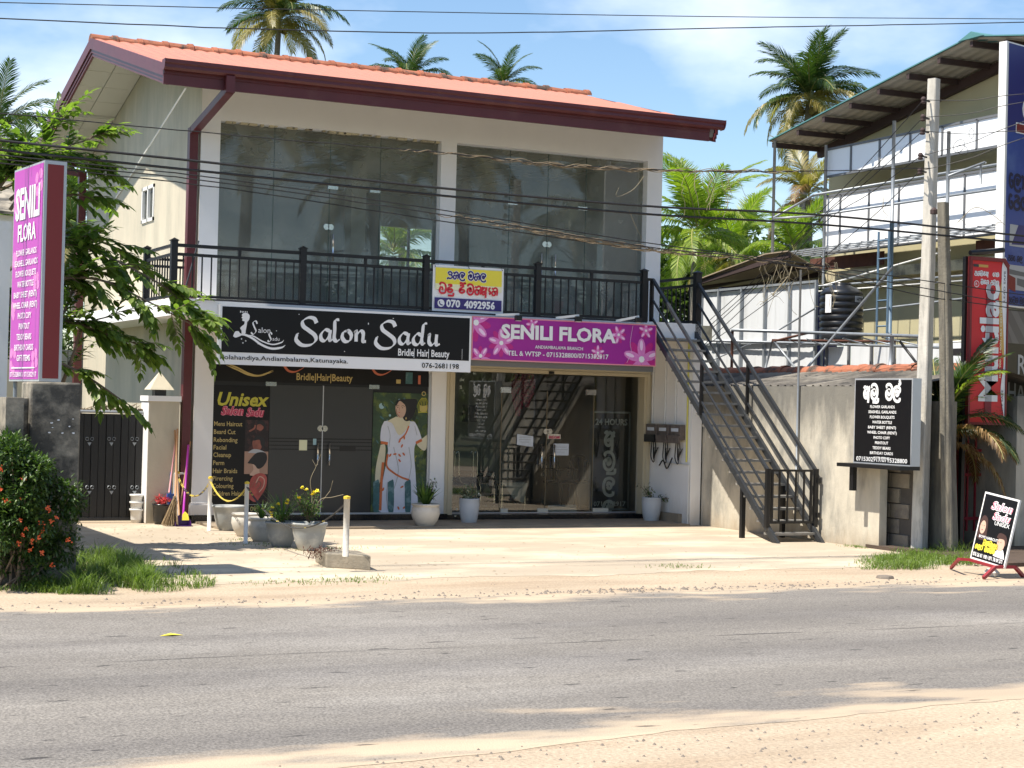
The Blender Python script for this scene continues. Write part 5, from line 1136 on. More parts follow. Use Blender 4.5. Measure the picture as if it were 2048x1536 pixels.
# scaffold tubes round the building
def tubes(name, lab, cat, segs, M, r=.022, grp=None):
    t = thing(name, lab, cat, tuple(V(segs[0][0])), group=grp)
    for s_ in segs: MB().tube([s_[0], s_[1]], s_[2] if len(s_) > 2 else r, 6).build('tube', s_[3] if len(s_) > 3 else M, t, smooth=True)
    return t
SX = 11.87; yb = 3.2; P_ = lambda px, py, x=SX: onX(x, px, py)
segs = [((SX, 3.22, 0), (SX, 3.22, 6.85), .028), ((12.3, onX(12.3, 1650, 400).y, 2.4), (12.3, onX(12.3, 1650, 400).y, onX(12.3, 1653, 290).z), .03)]
def atY(y, z, x=SX): return (x, y, z)
for z in (zz[2]+.03, zz[2]-.36): segs.append(((12.2, 2.4, z), (12.2, -6, z)))
segs += [((SX, 3.2, 5.4), (12.2, 2.4, zz[2]+.03)), ((SX, 3.2, 5.38), (12.2, 2.4, zz[2]-.36)), ((SX, 3.2, 4.05), (SX, -3, 4.0), .02, 'galv'), ((11.9, 3.2, 3.45), (11.9, -5, 3.75), .02)]
p = onX(11.2, 1785, 400).y; segs.append(((11.2, p, 4.9), (11.2, p, 6.55), .03)); segs.append(((11.2, p, 2.9), (11.2, p, 4.9), .035, 'blue_metal'))
p2 = onX(11.2, 1895, 400).y; segs.append(((11.2, p2, 4.5), (11.2, p2, 6.2), .03)); segs.append(((11.2, p2, 5.5), (11.2, p2-.85, 5.62), .02)); segs.append(((11.2, p2-.75, 5.3), (11.2, p2-.75, 5.61), .02))
tubes('scaffold', 'grey steel pipe scaffold standing against the neighbour building', 'scaffold', segs, 'galv')
# ladder
pa, pb2 = onX(11.1, 1759, 400).y, onX(11.1, 1780, 400).y; LDR = thing('ladder', 'blue metal ladder beside the black water tank', 'ladder', (11.1, pa, 2.9))
for y in (pa, pb2): MB().tube([(11.1, y, 2.9), (11.1, y, 4.75)], .02, 6).build('side_rail', 'blue_metal', LDR)
for z in (3.2, 3.62, 4.3, 4.6): MB().tube([(11.1, pa, z), (11.1, pb2, z)], .014, 5).build('rung', 'blue_metal', LDR)
# horizontal grid awning
GA = thing('grid_awning', 'horizontal lattice of thin steel bars below the white panels', 'awning frame', (12.3, 0, 4.7))
for i in range(5): x = 11.9+.21*i; MB().bar((x, 3.2, 4.72), (x, -6.5, 4.78), .022).build('bar', 'galv', GA)
b0 = None
for i in range(30):
    y = 3.2-.33*i; z = 4.72+.06*i/30
    if b0 is None: b0 = MB().box(0, .86, -.009, .009, -.009, .009).build('cross_bar', 'grey_frame', GA, local=True); c = b0
    else: c = copyobj(b0, GA)
    c.location = WMX[GA.name].inverted() @ V((11.88, y, z+.015))
# lean-to roof behind
LT = thing('lean_to_roof', 'rusty brown sheet lean-to roof behind the zinc fence', 'roof', (11, 4.5, 3.6))
c4 = [onY(4.3, 1385, 583), onY(4.3, 1480, 600), onY(4.3, 1700, 592), onY(4.3, 1560, 512)]
cc = [(9.2, 4.0, 4.0), (10.2, 2.2, 3.95), (13.6, 2.6, 4.15), (12.6, 5.2, 4.95)]
A_, B_, C_, D_ = onX(10.7, 1395, 560), onX(10.7, 1577, 503), onX(13, 1660, 552), onX(13, 1395, 588)
K_ = onX(10.7, 1530, 509)
MB().prism([A_, K_, B_, C_, D_], (0, 0, .02)).build('sheet', 'lean_tan', LT)
for f_ in (.03, .45, .80): MB().bar(A_.lerp(D_, f_)-V((0, 0, .05)), B_.lerp(C_, f_)-V((0, 0, .05)), .06, .08).build('rafter', 'dark_rafter', LT)
MB().box(11.2, 13.9, 3.9, 4.0, 2.2, 4.1).build('dark_void', 'blue_top', LT)  # dark sheet painted in for the shaded void under the ledge
# zinc sheet fence
ZF = thing('zinc_fence', 'streaked zinc sheet fence standing on the shed behind the staircase', 'fence', (10.5, 1.5, 2.4))
ys = [onX(10.5, p, 640).y for p in (1405, 1440, 1486, 1533, 1582, 1635)]; 
ys2 = [6.0, 4.6]+ys
for ya, yb_ in zip(ys[:-1], ys[1:]):
    g = MB(); k_ = 10; vs = []
    for i in range(k_+1): y = ya+(yb_-ya)*i/k_; vs += [(10.5+.003*(i % 2), y, 2.2), (10.5+.003*(i % 2), y, 3.92)]
    g.add(vs, [(2*i, 2*i+2, 2*i+3, 2*i+1) for i in range(k_)]); g.build('sheet', 'zinc_sheet', ZF)
for y in ys: MB().box(10.44, 10.49, y-.022, y+.022, 2.2, 3.97).build('post', 'galv', ZF)
for z in (3.93, 2.95): MB().box(10.45, 10.49, ys[-1], ys[0], z, z+.04).build('rail', 'galv', ZF)
Z2 = thing('panel_screen', 'low screen of pale sheets under the pipe platform beside the utility pole', 'fence', (10.6, -2, 2.3))
yy = [onX(10.6, p, 700).y for p in (1655, 1700, 1745, 1790, 1840, 1890, 1940)]
for ya, yb_ in zip(yy[:-1], yy[1:]): MB().box(10.6, 10.62, yb_+.03, ya-.03, 2.25, 2.86).build('panel', 'zinc_sheet', Z2)
for y in yy: MB().box(10.56, 10.6, y-.02, y+.02, 2.25, 2.95).build('post', 'grey_frame', Z2)
# pipe platform in front
A1, A2 = onX(9.9, 1465, 660), onX(9.9, 1850, 673); B1, B2 = onX(10.4, 1415, 681), onX(10.4, 1880, 695)
segs = [(A1, A2, .03), (B1, B2, .025), (A1, (A1.x, A1.y, 2.3), .025, 'rust'), (onX(9.9, 1545, 683), onX(9.9, 1620, 665), .02, 'rust'), (onX(9.9, 1545, 680), onX(10.3, 1790, 683), .02, 'rust')]
for f_ in (.15, .3, .45, .6, .75, .9): segs.append((onX(10.3, 1560, 690).lerp(onX(10.3, 1870, 690), f_), onX(9.9, 1545, 680).lerp(onX(9.9, 1790, 674), f_), .012))
segs += [(onX(9.9, 1545, 683), onX(9.9, 1530, 740), .02), (onX(9.9, 1548, 683), onX(9.9, 1590, 735), .02), (onX(9.9, 1800, 683), onX(9.9, 1840, 735), .02, 'black_metal'), (onX(9.9, 1785, 668), onX(9.9, 1780, 740), .03), (onX(10.2, 1552, 663), onX(10.2, 1630, 617), .015), (onX(10.2, 1425, 720), onX(10.2, 1500, 688), .012)]
tubes('pipe_platform', 'rusty pipe platform carrying the black water tank', 'platform', segs, 'galv', .02)
tubes('leaning_pipe', 'long grey pipe leaning diagonally across the scaffold', 'pipe', [(onX(8.6, 1470, 905), onX(10.6, 1785, 535), .025)], 'galv')
p = onX(7.58, 1593, 900).y
tubes('vent_pipe', 'upright grey pipe fixed to the boundary wall beside the stairs', 'pipe', [((7.585, p, .35), (7.585, p, onX(7.585, 1597, 540).z), .016)], 'galv')
tubes('slanting_tubes', 'two pale tubes running across behind the water tank', 'tubes', [(onX(12.2, 1640, 573), onX(12.2, 1900, 500), .016), (onX(11.9, 1545, 590), onX(11.9, 1940, 560), .016), (onX(12.2, 1890, 685), onX(12.2, 1945, 681), .016)], 'white_paint')
# water tank
c = onX(10.75, 1681, 683); TK = thing('water_tank', 'black ribbed plastic water tank on the pipe platform', 'water tank', (10.75, c.y, 2.93))
R0 = .36; pr = [(0.001, 0), (R0*.98, 0)]
for i in range(7): z = .05+i*.105; pr += [(R0, z), (R0, z+.07), (R0*.955, z+.085), (R0*.955, z+.095)]
pr += [(R0, .79), (R0*.93, .84), (R0*.75, .90), (R0*.45, .935), (R0*.42, .96), (R0*.44, .985), (.001, .99)]
MB().lathe((0, 0, 0), pr, 40).build('body', 'black_plastic', TK, local=True, smooth=True, bevel=0)
b = MB(); a0 = math.radians(215)
def lab(M, a, w_, z0_, z1_, nm):
    b = MB(); vs = []
    for i in range(5): t_ = a-w_/2+w_*i/4; vs += [((R0+.006)*math.cos(t_), (R0+.006)*math.sin(t_), z0_), ((R0+.006)*math.cos(t_), (R0+.006)*math.sin(t_), z1_)]
    b.add(vs, [(2*i, 2*i+2, 2*i+3, 2*i+1) for i in range(4)]); return b.build(nm, M, TK, local=True)
vd = math.atan2(CAM.y-c.y, CAM.x-10.75)
lab('print_white', vd-.62, .32, .48, .78, 'label'); lab('banner_grey', vd+.95, .62, .66, .76, 'label')
aa = vd+.95-.3; tb = Board(TK, V((10.75+(R0+.02)*math.cos(vd+.75), c.y+(R0+.02)*math.sin(vd+.75), 2.93+.675)), (-math.sin(vd+.85), math.cos(vd+.85), 0), (0, 0, 1))
tb.text('lettering', 'black_plastic', "HYBR", -.02, 0, .2, .065, 1, wt=.03); tb.flush()
# ------------------------------------------------------------------ utility poles
def ppole(name, lab, x, y, xt, yt, h_, w0, w1, M):
    t = thing(name, lab, 'utility pole', (x, y, 0)); b = MB(); ring = []
    for z, w, cx, cy in ((-.1, w0, x, y), (h_*.5, (w0+w1)/2, (x+xt)/2, (y+yt)/2), (h_, w1, xt, yt)):
        c_ = w*.09; pts = [(-w/2+c_, -w/2), (w/2-c_, -w/2), (w/2, -w/2+c_), (w/2, w/2-c_), (w/2-c_, w/2), (-w/2+c_, w/2), (-w/2, w/2-c_), (-w/2, -w/2+c_)]; ca, sa = math.cos(.35), math.sin(.35)
        ring.append([(cx+a*ca-b_*sa, cy+a*sa+b_*ca, z) for a, b_ in pts])
    vs = sum(ring, []); b.add(vs, [(r_*8+i, r_*8+(i+1) % 8, (r_+1)*8+(i+1) % 8, (r_+1)*8+i) for r_ in range(2) for i in range(8)]+[tuple(range(16, 24))])
    b.build('shaft', M, t); return t
pt = onY(-5.98, 1868, 158); P1 = ppole('utility_pole', 'tall pale concrete utility pole with insulators beside the black wall sign', 7.93, -5.98, pt.x, -5.98, pt.z, .168, .125, 'concrete_pole')
p2_ = onY(-6.35, 1886, 405); pb_ = onZ(0, 1896, 1108); P2 = ppole('utility_pole', 'shorter weathered dark concrete stub pole behind the tall pale pole', 8.15, -6.33, p2_.x, -6.35, p2_.z, .165, .115, 'concrete_dark')
INS = []
for px, py in ((1847, 200), (1846, 235), (1845, 262), (1841, 312), (1840, 342)):
    p = onY(-6.05, px, py); INS.append(p); b = MB(); b.lathe(p-V((0, 0, .045)), [(.001, 0), (.03, .0), (.035, .02), (.018, .03), (.035, .045), (.035, .06), (.02, .085), (.001, .09)], 10); b.build('insulator', 'dark_rafter', P1, smooth=True)
    MB().bar(p+V((0, .0, 0)), p+V((.14, .05, .0)), .02).build('bracket', 'black_metal', P1)
p = onY(-6.2, 1868, 428); MB().lathe(p, [(.001, 0), (.05, .0), (.05, .05), (.03, .07), (.001, .09)], 8).build('insulator', 'dark_rafter', P2); MB().bar(p, p+V((.15, -.02, .12)), .02).build('bracket', 'black_metal', P2)
# ------------------------------------------------------------------ wires
def wire(lab, pts, r, wob=0, name='power_line', ext=True):
    if ext: pts = [pts[0]+(pts[0]-pts[1]).normalized()*14]+pts+[pts[-1]+(pts[-1]-pts[-2]).normalized()*10]
    c = catmull(pts, 10)
    if wob: c = [p+V((0, noise.noise(p*4)*wob, noise.noise(p*5+V((9, 9, 9)))*wob)) for p in c]
    return tag(MB().tube(c, r, 5, cap=False).build(name, 'cable'), lab, 'cable', 'overhead wires along the road')
def L_(y, pts): return [onY(y, *p) for p in pts]
wire('topmost thin overhead wire crossing the sky', L_(-7, [(0, 5), (500, 17), (1024, 27), (1500, 34), (2048, 38)]), .005)
wire('second thin overhead wire from the top, above the roof ridge', L_(-6.9, [(0, 37), (480, 57), (960, 66), (1500, 55), (2048, 45)]), .0065, .004)
wire('thin wire overgrown with dry vine crossing the upper windows', L_(-6.6, [(0, 226), (440, 268), (870, 304), (1100, 328), (1320, 340), (1560, 343), (1860, 336)]), .006, .01, ext=False)
wire('thick upper black cable across the shop front', L_(-6.5, [(0, 281), (400, 323), (870, 375), (1290, 412), (1640, 430), (2048, 472)]), .0135)
wire('thick lower black cable across the shop front', L_(-6.5, [(0, 300), (400, 342), (870, 390), (1290, 428), (1640, 449), (2048, 486)]), .0135)
wire('uppermost of three thin cables under the thick pair', L_(-6.4, [(0, 310), (400, 352), (870, 418), (1290, 485), (1560, 520), (1840, 560), (2048, 590)]), .0065)
wire('middle of three thin cables under the thick pair', L_(-6.45, [(0, 318), (400, 360), (870, 427), (1290, 493), (1500, 516), (1840, 575), (2048, 612)]), .0065, .006)
wire('lowest of three thin cables under the thick pair', L_(-6.4, [(0, 326), (400, 370), (870, 440), (1290, 500), (1560, 528), (1840, 590), (2048, 620)]), .0065, .01)
ends = [onY(-.9, *p) for p in ((1420, 640), (1416, 655), (1412, 668), (1408, 690), (1400, 700))]
mids = [onY(-3.6, *p) for p in ((1625, 440), (1632, 445), (1640, 440), (1650, 445), (1690, 480))]
for i, p in enumerate(INS):
    wire(('top', 'second', 'third', 'fourth', 'lowest')[i]+' service wire from the pole insulators down to the stair head', [p, (p+mids[i])/2+V((0, 0, -.03)), mids[i], (mids[i]+ends[i])/2-V((0, 0, .05)), ends[i]], .0055, ext=False)
for i, (p, e_) in enumerate(zip(INS, ((2048, 188), (2048, 204), (2048, 262), (2048, 243), (2048, 276)))):
    q_ = onY(-6.9, *e_); wire(('top', 'second', 'third', 'fourth', 'lowest')[i]+' wire leaving the pole insulators to the right', [p, (p+q_)/2-V((0, 0, .04)), q_, q_+(q_-p)*2], .005, ext=False)
# dry vines twisted round the wires
def vine(lab, y, pts, n, amp=.022, r=.004, M='vine'):
    b = MB(); base = catmull(L_(y, pts), 40)
    for s_ in range(n):
        ph = rnd.random()*6; k0 = rnd.randint(0, len(base)//2); k1 = rnd.randint(k0+20, len(base)); seg = base[k0:k1]
        b.tube([p+V((0, amp*math.sin(i*.55+ph), amp*math.cos(i*.55+ph)*.8+noise.noise(p*3+V((s_, 0, 0)))*.03)) for i, p in enumerate(seg)], r, 4)
    return tag(b.build('dry_vine', M), lab, 'vine', 'dry vines on the wires')
vine('dry vine twisted round the wire across the upper windows', -6.6, [(760, 296), (870, 304), (1100, 328), (1320, 340), (1560, 343), (1700, 341)], 7, .016)
vine('dry vine wound round the thin cable bundle right of the middle column', -6.42, [(800, 418), (1000, 448), (1290, 497), (1560, 524), (1840, 580)], 9, .03)
b = MB()
for i in range(34):
    p = onY(-6.5, rnd.uniform(1380, 1500), 340) if i < 16 else onY(-6.4, rnd.uniform(1500, 1680), 525); pts = [p]
    for k_ in range(rnd.randint(3, 8)): p = p+V((rnd.uniform(-.06, .07), rnd.uniform(-.02, .02), -rnd.uniform(.0, .14))); pts.append(p)
    b.tube(catmull(pts, 3), .0028, 4)
tag(b.build('dry_vine', 'twig'), 'loose dangling dry vine strands left of the utility pole', 'vine', 'dry vines on the wires')
def twig(lab, pts, y, r=.006, grp='dead twigs caught in the wires', M='twig', nb=9):
    b = MB(); c = catmull(L_(y, pts), 5); b.tube(c, r, 5, r2=r*.5)
    for i in range(nb):
        p = c[rnd.randint(1, len(c)-1)]; d = V((rnd.uniform(-.2, .2), 0, rnd.uniform(-.25, .1))); b.tube([p, p+d*.5+V((0, 0, .03)), p+d], r*.5, 4, r2=.0012)
    tag(b.build('twig', M), lab, 'twig', grp)
twig('pale dead twig hanging before the right upper window', [(1288, 352), (1275, 370), (1262, 382), (1240, 392), (1232, 390), (1238, 375)], -6.3, .004, nb=0); twig('thin dry stem slanting to the right wall corner', [(1258, 420), (1270, 450), (1284, 478)], -6.3, .004, nb=0)
twig('branching dead twig caught left of the water tank', [(1545, 590), (1570, 560), (1576, 545), (1560, 520)], -6.0, .008); twig('second dead twig in the scaffold left of the pole', [(1585, 530), (1575, 560), (1560, 580), (1520, 610)], -6.0, .007)
twig('dead twig lying on the grid awning beside the blue hoarding', [(1915, 445), (1950, 415), (1985, 430), (2010, 450)], -6.2, .006); twig('curled dead twig hanging before the white panels', [(1768, 392), (1766, 420), (1775, 432), (1760, 445)], -6.3, .004, nb=1)
p = onY(-6.5, 1925, 290); b = MB()
for cx, cy, ra, rb, ro in ((1918, 292, 10, 14, .6), (1925, 300, 9, 12, 2.2), (1943, 267, 5, 10, .0)):
    b.tube([onY(-6.5, cx+ra*math.cos(t)*math.cos(ro)-rb*math.sin(t)*math.sin(ro), cy+ra*math.cos(t)*math.sin(ro)+rb*math.sin(t)*math.cos(ro)) for t in [i*math.pi/8 for i in range(17)]], .004, 4, cap=False)
tag(b.build('wire_coil', 'cable'), 'loose loops of wire right of the utility pole', 'wire coil')
# ------------------------------------------------------------------ meter boxes on the return wall
MT = thing('meter_board', 'row of dusty electricity meters on the wall beside the flower shop', 'meter board', (7.4, -.5, 1.2))
y0, y1 = onX(7.41, 1297, 870).y, onX(7.41, 1373, 870).y; y0 = -.02; y1 = onX(7.41, 1374, 870).y; zt_, zb_ = onX(7.41, 1340, 848).z, onX(7.41, 1340, 883).z
MB().box(7.395, 7.419, y1, y0, zb_, zt_).build('board', 'paper_cream', MT)
for i in range(3):
    ya = y0+(y1-y0)*i/3; yb_ = y0+(y1-y0)*(i+1)/3
    m_ = MB().box(7.30, 7.394, yb_+.02, ya-.02, zb_+.03, zt_-.01).build('meter', 'meter_case', MT, bevel=.01)
    MB().box(7.295, 7.301, yb_+.08, ya-.08, zb_+.16, zt_-.06).build('dial', 'paper', m_); MB().box(7.27, 7.31, yb_+.03, ya-.03, zb_-.02, zb_+.10).build('terminal_cover', 'black_plastic' if i < 1 else 'meter_case', m_)
b = MB()
for i in range(3):
    ya = y0+(y1-y0)*(i+.5)/3
    for k_ in range(3): b.tube(catmull([(7.36, ya+.05*k_-.05, zb_), (7.34, ya+.07*k_-.1, zb_-.15-.05*k_), (7.35, ya-.04, zb_-.25-.04*k_), (7.37, ya-.12+.06*k_, zb_-.1)], 5), .009, 5)
b.tube(catmull([(7.37, y0-.35, zb_-.38), (7.36, y0-.48, zb_-.30), (7.36, y0-.6, zb_-.42), (7.36, y0-.75, zb_-.25)], 6), .012, 5)
b.build('loose_cable', 'cable', MT)
for i, (px, M) in enumerate(((1306, 'pvc_white'), (1331, 'pvc_white'), (1352, 'pvc_white'), (1376, 'pvc_yellow'))):
    y = onX(7.405, px, 800).y; y = min(y, -.03); MB().tube([(7.40, y, zt_ if i < 3 else zb_-.3), (7.40, y, 2.80)], .014, 6).build('conduit', M, MT)
yq = onX(7.4, 1386, 1000).y; MB().tube([(7.40, y0-.5, zb_-.33), (7.40, max(yq, -1.2), zb_-.34), (7.40, max(yq, -1.2), .02)], .012, 6).build('conduit', 'pvc_white', MT)
# ------------------------------------------------------------------ planters
def leafquad(b, p, d, up, l, w):
    """one leaf: folded diamond of four triangles from p along d"""
    d = d.normalized(); s = d.cross(up); 
    if s.length < .01: s = V((1, 0, 0))
    s.normalize(); u = s.cross(d)
    b.add([p, p+d*l*.5+s*w*.5+u*l*.04, p+d*l*.5-u*l*.02, p+d*l*.5-s*w*.5+u*l*.04, p+d*l-u*l*.10], [(0, 1, 2), (0, 2, 3), (1, 4, 2), (2, 4, 3)])
def leaf2(b, p, d, up, l, w):
    """rounder leaf: six edge points and a midrib, slightly folded and drooping"""
    d = d.normalized(); s = d.cross(up)
    if s.length < .01: s = V((1, 0, 0))
    s.normalize(); u = s.cross(d); e = -u*l*.12
    b.add([p, p+d*l*.28+s*w*.44+u*l*.04, p+d*l*.68+s*w*.40+u*l*.01+e*.4, p+d*l+e, p+d*l*.68-s*w*.40+u*l*.01+e*.4, p+d*l*.28-s*w*.44+u*l*.04, p+d*l*.5-u*l*.03], [(0, 1, 6), (1, 2, 6), (2, 3, 6), (3, 4, 6), (4, 5, 6), (5, 0, 6)])
def rv(s=1.0): return V((rnd.gauss(0, s), rnd.gauss(0, s), rnd.gauss(0, s)))
def blades(b, p, n, l, w, spread, droop=.5):
    for i in range(n):
        a = rnd.random()*6.28; e = rnd.uniform(.15, 1)*spread; ll = l*rnd.uniform(.6, 1.1); d = V((math.cos(a)*e, math.sin(a)*e, 1)).normalized(); q_ = p+V((math.cos(a), math.sin(a), 0))*.02; s = V((-math.sin(a), math.cos(a), 0))*w/2
        m1 = q_+d*ll*.5; d2 = (d+V((math.cos(a), math.sin(a), 0))*droop*e-V((0, 0, droop*.5*e))).normalized(); t_ = m1+d2*ll*.5
        b.add([q_-s*.7, q_+s*.7, m1+s, m1-s, t_], [(0, 1, 2, 3), (3, 2, 4)])
def pot(lab, M, x, y, prof, s=1.0):
    t = thing('plant_pot', lab, 'plant pot', (x, y, 0), group='plant pots in front of the shops')
    t.scale = (s, s, s); MB().lathe((0, 0, 0), prof, 36).build('pot', M, t, local=True, smooth=True)
    r, z = prof[-1]
    b = MB(); k_ = [(r*.98*math.cos(i*.3142), r*.98*math.sin(i*.3142), z) for i in range(20)]; b.add(k_, [tuple(range(20))]); b.build('soil', 'soil', t, local=True)
    return t
bowl = [(.001, 0), (.13, 0), (.155, .02), (.20, .12), (.232, .25), (.245, .36), (.262, .365), (.268, .385), (.262, .40), (.245, .40), (.238, .34)]
belly = [(.001, 0), (.12, 0), (.14, .015), (.21, .13), (.245, .24), (.235, .33), (.215, .36), (.24, .375), (.245, .395), (.235, .405), (.21, .40), (.2, .35)]
def pos(px, py, r=.14): p = onZ(0, px, py); return p.x, p.y+r*.6
x, y = pos(460, 1062); pt1 = pot('large empty grey bowl pot at the back of the row by the chain posts', 'pot_grey', x, y, bowl, .84)
x, y = pos(494, 1074); pt2 = pot('beige round-bellied pot second from the back of the row', 'pot_beige', x, y, belly, .74)
x, y = pos(526, 1084); pt3 = pot('cream round-bellied pot in the middle of the row with strap leaves', 'pot_beige', x, y, belly, .74)
x, y = pos(567, 1095); pt4 = pot('grey bowl pot with yellow flowers second from the front of the row', 'pot_grey', x, y, bowl, .76)
x, y = pos(622, 1102); pt5 = pot('front grey bowl pot with a flowering bush and bare twigs', 'pot_grey', x, y, bowl, .82)
MATS['pot_w2'] = MATS['pot_beige']
x, y = pos(855, 1056); pt6 = pot('beige round pot with glossy upright leaves at the middle column', 'pot_beige', x, y, belly, .84)
tall = [(.001, 0), (.10, 0), (.115, .02), (.14, .15), (.155, .30), (.15, .37), (.158, .385), (.15, .39), (.14, .36)]
x, y = pos(941, 1049, .1); pt7 = pot('tall white-grey pot with pale lily plants before the flower shop', 'pot_white', x, y, tall, .98)
x, y = pos(1306, 1045, .1); pt8 = pot('tall white-grey pot with drooping sprigs below the meter boards', 'pot_white', x, y, tall, 1.0)
def W_(t): return V(t.location)
b = MB(); blades(b, V((0, 0, .38)), 60, .34, .022, .8); b.build('strap_leaves', 'leaf_pot', pt3, local=True)
b = MB(); blades(b, V((.05, .1, .40)), 50, .62, .020, 1.0, .6); b.build('strap_leaves', 'leaf_pot', pt4, local=True)
def bushy(t, z, n, rx, rz, ls, M, stems=10, nm='foliage', c=(0, 0)):
    b = MB(); s_ = MB(); cl = []
    for i in range(stems):
        a = rnd.random()*6.28; r_ = rnd.uniform(.2, 1)*rx; p1 = V((c[0]+r_*math.cos(a), c[1]+r_*math.sin(a), z+rz*rnd.uniform(.3, 1))); s_.tube([V((c[0]*.3, 0, z-.03)), V((p1.x*.6, p1.y*.6, z+(p1.z-z)*.6)), p1], .004, 4); cl.append(p1)
        for k_ in range(n//stems):
            f_ = rnd.uniform(.3, 1.05); p = V((c[0]*.3, 0, z)).lerp(p1, f_)+rv(.03); leafquad(b, p, rv()+V((0, 0, .3)), V((0, 0, 1)), ls*rnd.uniform(.7, 1.2), ls*.5)
    b.build(nm, M, t, local=True); s_.build('stems', 'bark', t, local=True); return cl
def blooms(t, pts, M, r, n=7):
    for p in pts:
        b = MB()
        for k_ in range(n):
            d = rv(); d.z = abs(d.z)+.2; leafquad(b, p, d, V((0, 0, 1)), r, r*.8)
        b.build('flower', M, t, local=True)
cl = bushy(pt4, .38, 420, .26, .2, .05, 'leaf_pot', 14, c=(-.08, -.1)); blooms(pt4, [V((-.22, -.2, .62)), V((-.26, -.22, .55)), V((-.24, -.18, .5)), V((.02, -.15, .68)), V((.05, -.12, .72)), V((-.1, -.1, .66))], 'yellow_bloom', .055, 9)
cl = bushy(pt5, .42, 700, .34, .42, .05, 'leaf_pot', 22); blooms(pt5, [V((-.1, -.1, .86)), V((-.14, -.06, .88)), V((.02, -.12, .82)), V((.07, -.1, .84)), V((-.04, -.2, .80)), V((-.2, -.1, .74))], 'yellow_bloom', .055, 9)
b = MB(); b.tube(catmull([V((0, 0, .4)), V((.03, 0, .75)), V((.0, 0, 1.0)), V((.08, 0, 1.2)), V((.15, 0, 1.38))], 4), .007, 5, r2=.002); b.tube([V((.08, 0, 1.2)), V((.03, .03, 1.3))], .003, 4); b.tube(catmull([V((0, 0, .45)), V((.15, 0, .72)), V((.32, -.02, .76)), V((.5, -.02, .8))], 4), .004, 4); b.tube([V((.1, 0, .6)), V((.3, .0, .85)), V((.34, 0, 1.0))], .003, 4); b.build('bare_twig', 'twig', pt5, local=True)
b = MB(); blades(b, V((0, 0, .36)), 46, .46, .05, .75, .5); b.build('strap_leaves', 'leaf_pot', pt6, local=True); bushy(pt6, .36, 160, .16, .42, .06, 'leaf_shrub', 8, c=(.12, .1))
bushy(pt7, .36, 380, .20, .2, .06, 'leaf_grey', 18); blooms(pt7, [V((-.25, -.1, .22)), V((.1, -.12, .45)), V((-.08, -.1, .5)), V((.18, 0, .42)), V((-.27, -.1, .12))], 'white_bloom', .03, 7)
bushy(pt8, .36, 90, .14, .22, .05, 'leaf_shrub', 7, c=(-.08, 0)); bushy(pt8, .36, 70, .1, .02, .05, 'leaf_shrub', 5, nm='drooping_leaves', c=(.24, -.05))
# ------------------------------------------------------------------ chain posts
def cpost(lab, px, pyb, pyt, z0=0, r=.026, M='white_paint'):
    p = onZ(z0, px, pyb); zt = onY(p.y, px+2, pyt).z; t = thing('chain_post', lab, 'post', (p.x, p.y, z0), group='chain posts')
    MB().tube([(p.x, p.y, z0), (p.x, p.y, zt-.02)], r, 10).build('post', M, t, smooth=True); MB().lathe((p.x, p.y, zt-.03), [(.001, 0), (r*1.15, 0), (r*1.15, .025), (.001, .035)], 10).build('cap', 'yellow_paint', t); return V((p.x, p.y, zt-.06))
c1 = cpost('white chain post standing among the brooms by the maroon downpipe', 353, 1049, 943); c2 = cpost('white chain post beside the left column of the salon', 418, 1062, 953); c3 = cpost('white chain post in front of the round-bellied pots', 491, 1088, 963)
pb0 = onZ(0, 690, 1127); bz = .16
c4 = cpost('scuffed grey chain post standing in the concrete block', 691, 1113, 992, bz, .032, 'concrete_pole')
def chain(lab, a, b_, sag, cols):
    t = thing('chain', lab, 'chain', tuple(a), group='plastic chains between the posts'); n = int((b_-a).length*1.12/.032); prev = None; k1 = {}
    for i in range(n):
        f_ = i/n; p = a.lerp(b_, f_)-V((0, 0, sag*4*f_*(1-f_))); q_ = a.lerp(b_, (i+1.25)/n); f2 = (i+1.25)/n; q_ -= V((0, 0, sag*4*f2*(1-f2))); M = cols[0] if rnd.random() < cols[2] else cols[1]
        d = (q_-p); up = V((0, 1, 0)) if i % 2 else V((0, 0, 1)); s_ = d.cross(up).normalized()*.010; MB().tube([p, p+d*.2+s_, p+d*.8+s_, q_, p+d*.8-s_, p+d*.2-s_, p], .0042, 4, cap=False).build('link', M, t)
chain('yellow chain sagging between the broom post and the column post', c1, c2, .24, ('chain_yellow', 'chain_black', .65)); chain('yellow chain sagging over the pots between the column post and the pot post', c2, c3, .22, ('chain_yellow', 'chain_black', .95)); chain('black chain hanging low over the flower pots to the block post', c3, c4, .38, ('chain_yellow', 'chain_black', .06))
t = thing('concrete_block', 'rough concrete footing block under the lone chain post', 'concrete block', (c4.x, c4.y, 0))
bA, bB, bC = onZ(0, 652, 1136), onZ(0, 741, 1141), onZ(0, 640, 1128)
b = MB(); e1 = (bB-bA); e2 = V((.10, .62, 0)); ht = V((0, 0, .155)); b.add([bA, bB, bB+e2, bA+e2, bA+ht, bB+ht, bB+e2+ht, bA+e2+ht], [(3, 2, 1, 0), (4, 5, 6, 7), (0, 1, 5, 4), (1, 2, 6, 5), (2, 3, 7, 6), (3, 0, 4, 7)]); b.build('block', 'footing', t, bevel=.012)
b = MB()
for i in range(260): p = bA+V((rnd.gauss(.03, .10), rnd.gauss(.22, .1), .10+rnd.random()*.09)); leafquad(b, p, rv(), V((0, 0, 1)), .05, .012)
b.build('dead_roots', 'rust', t, kind='stuff')
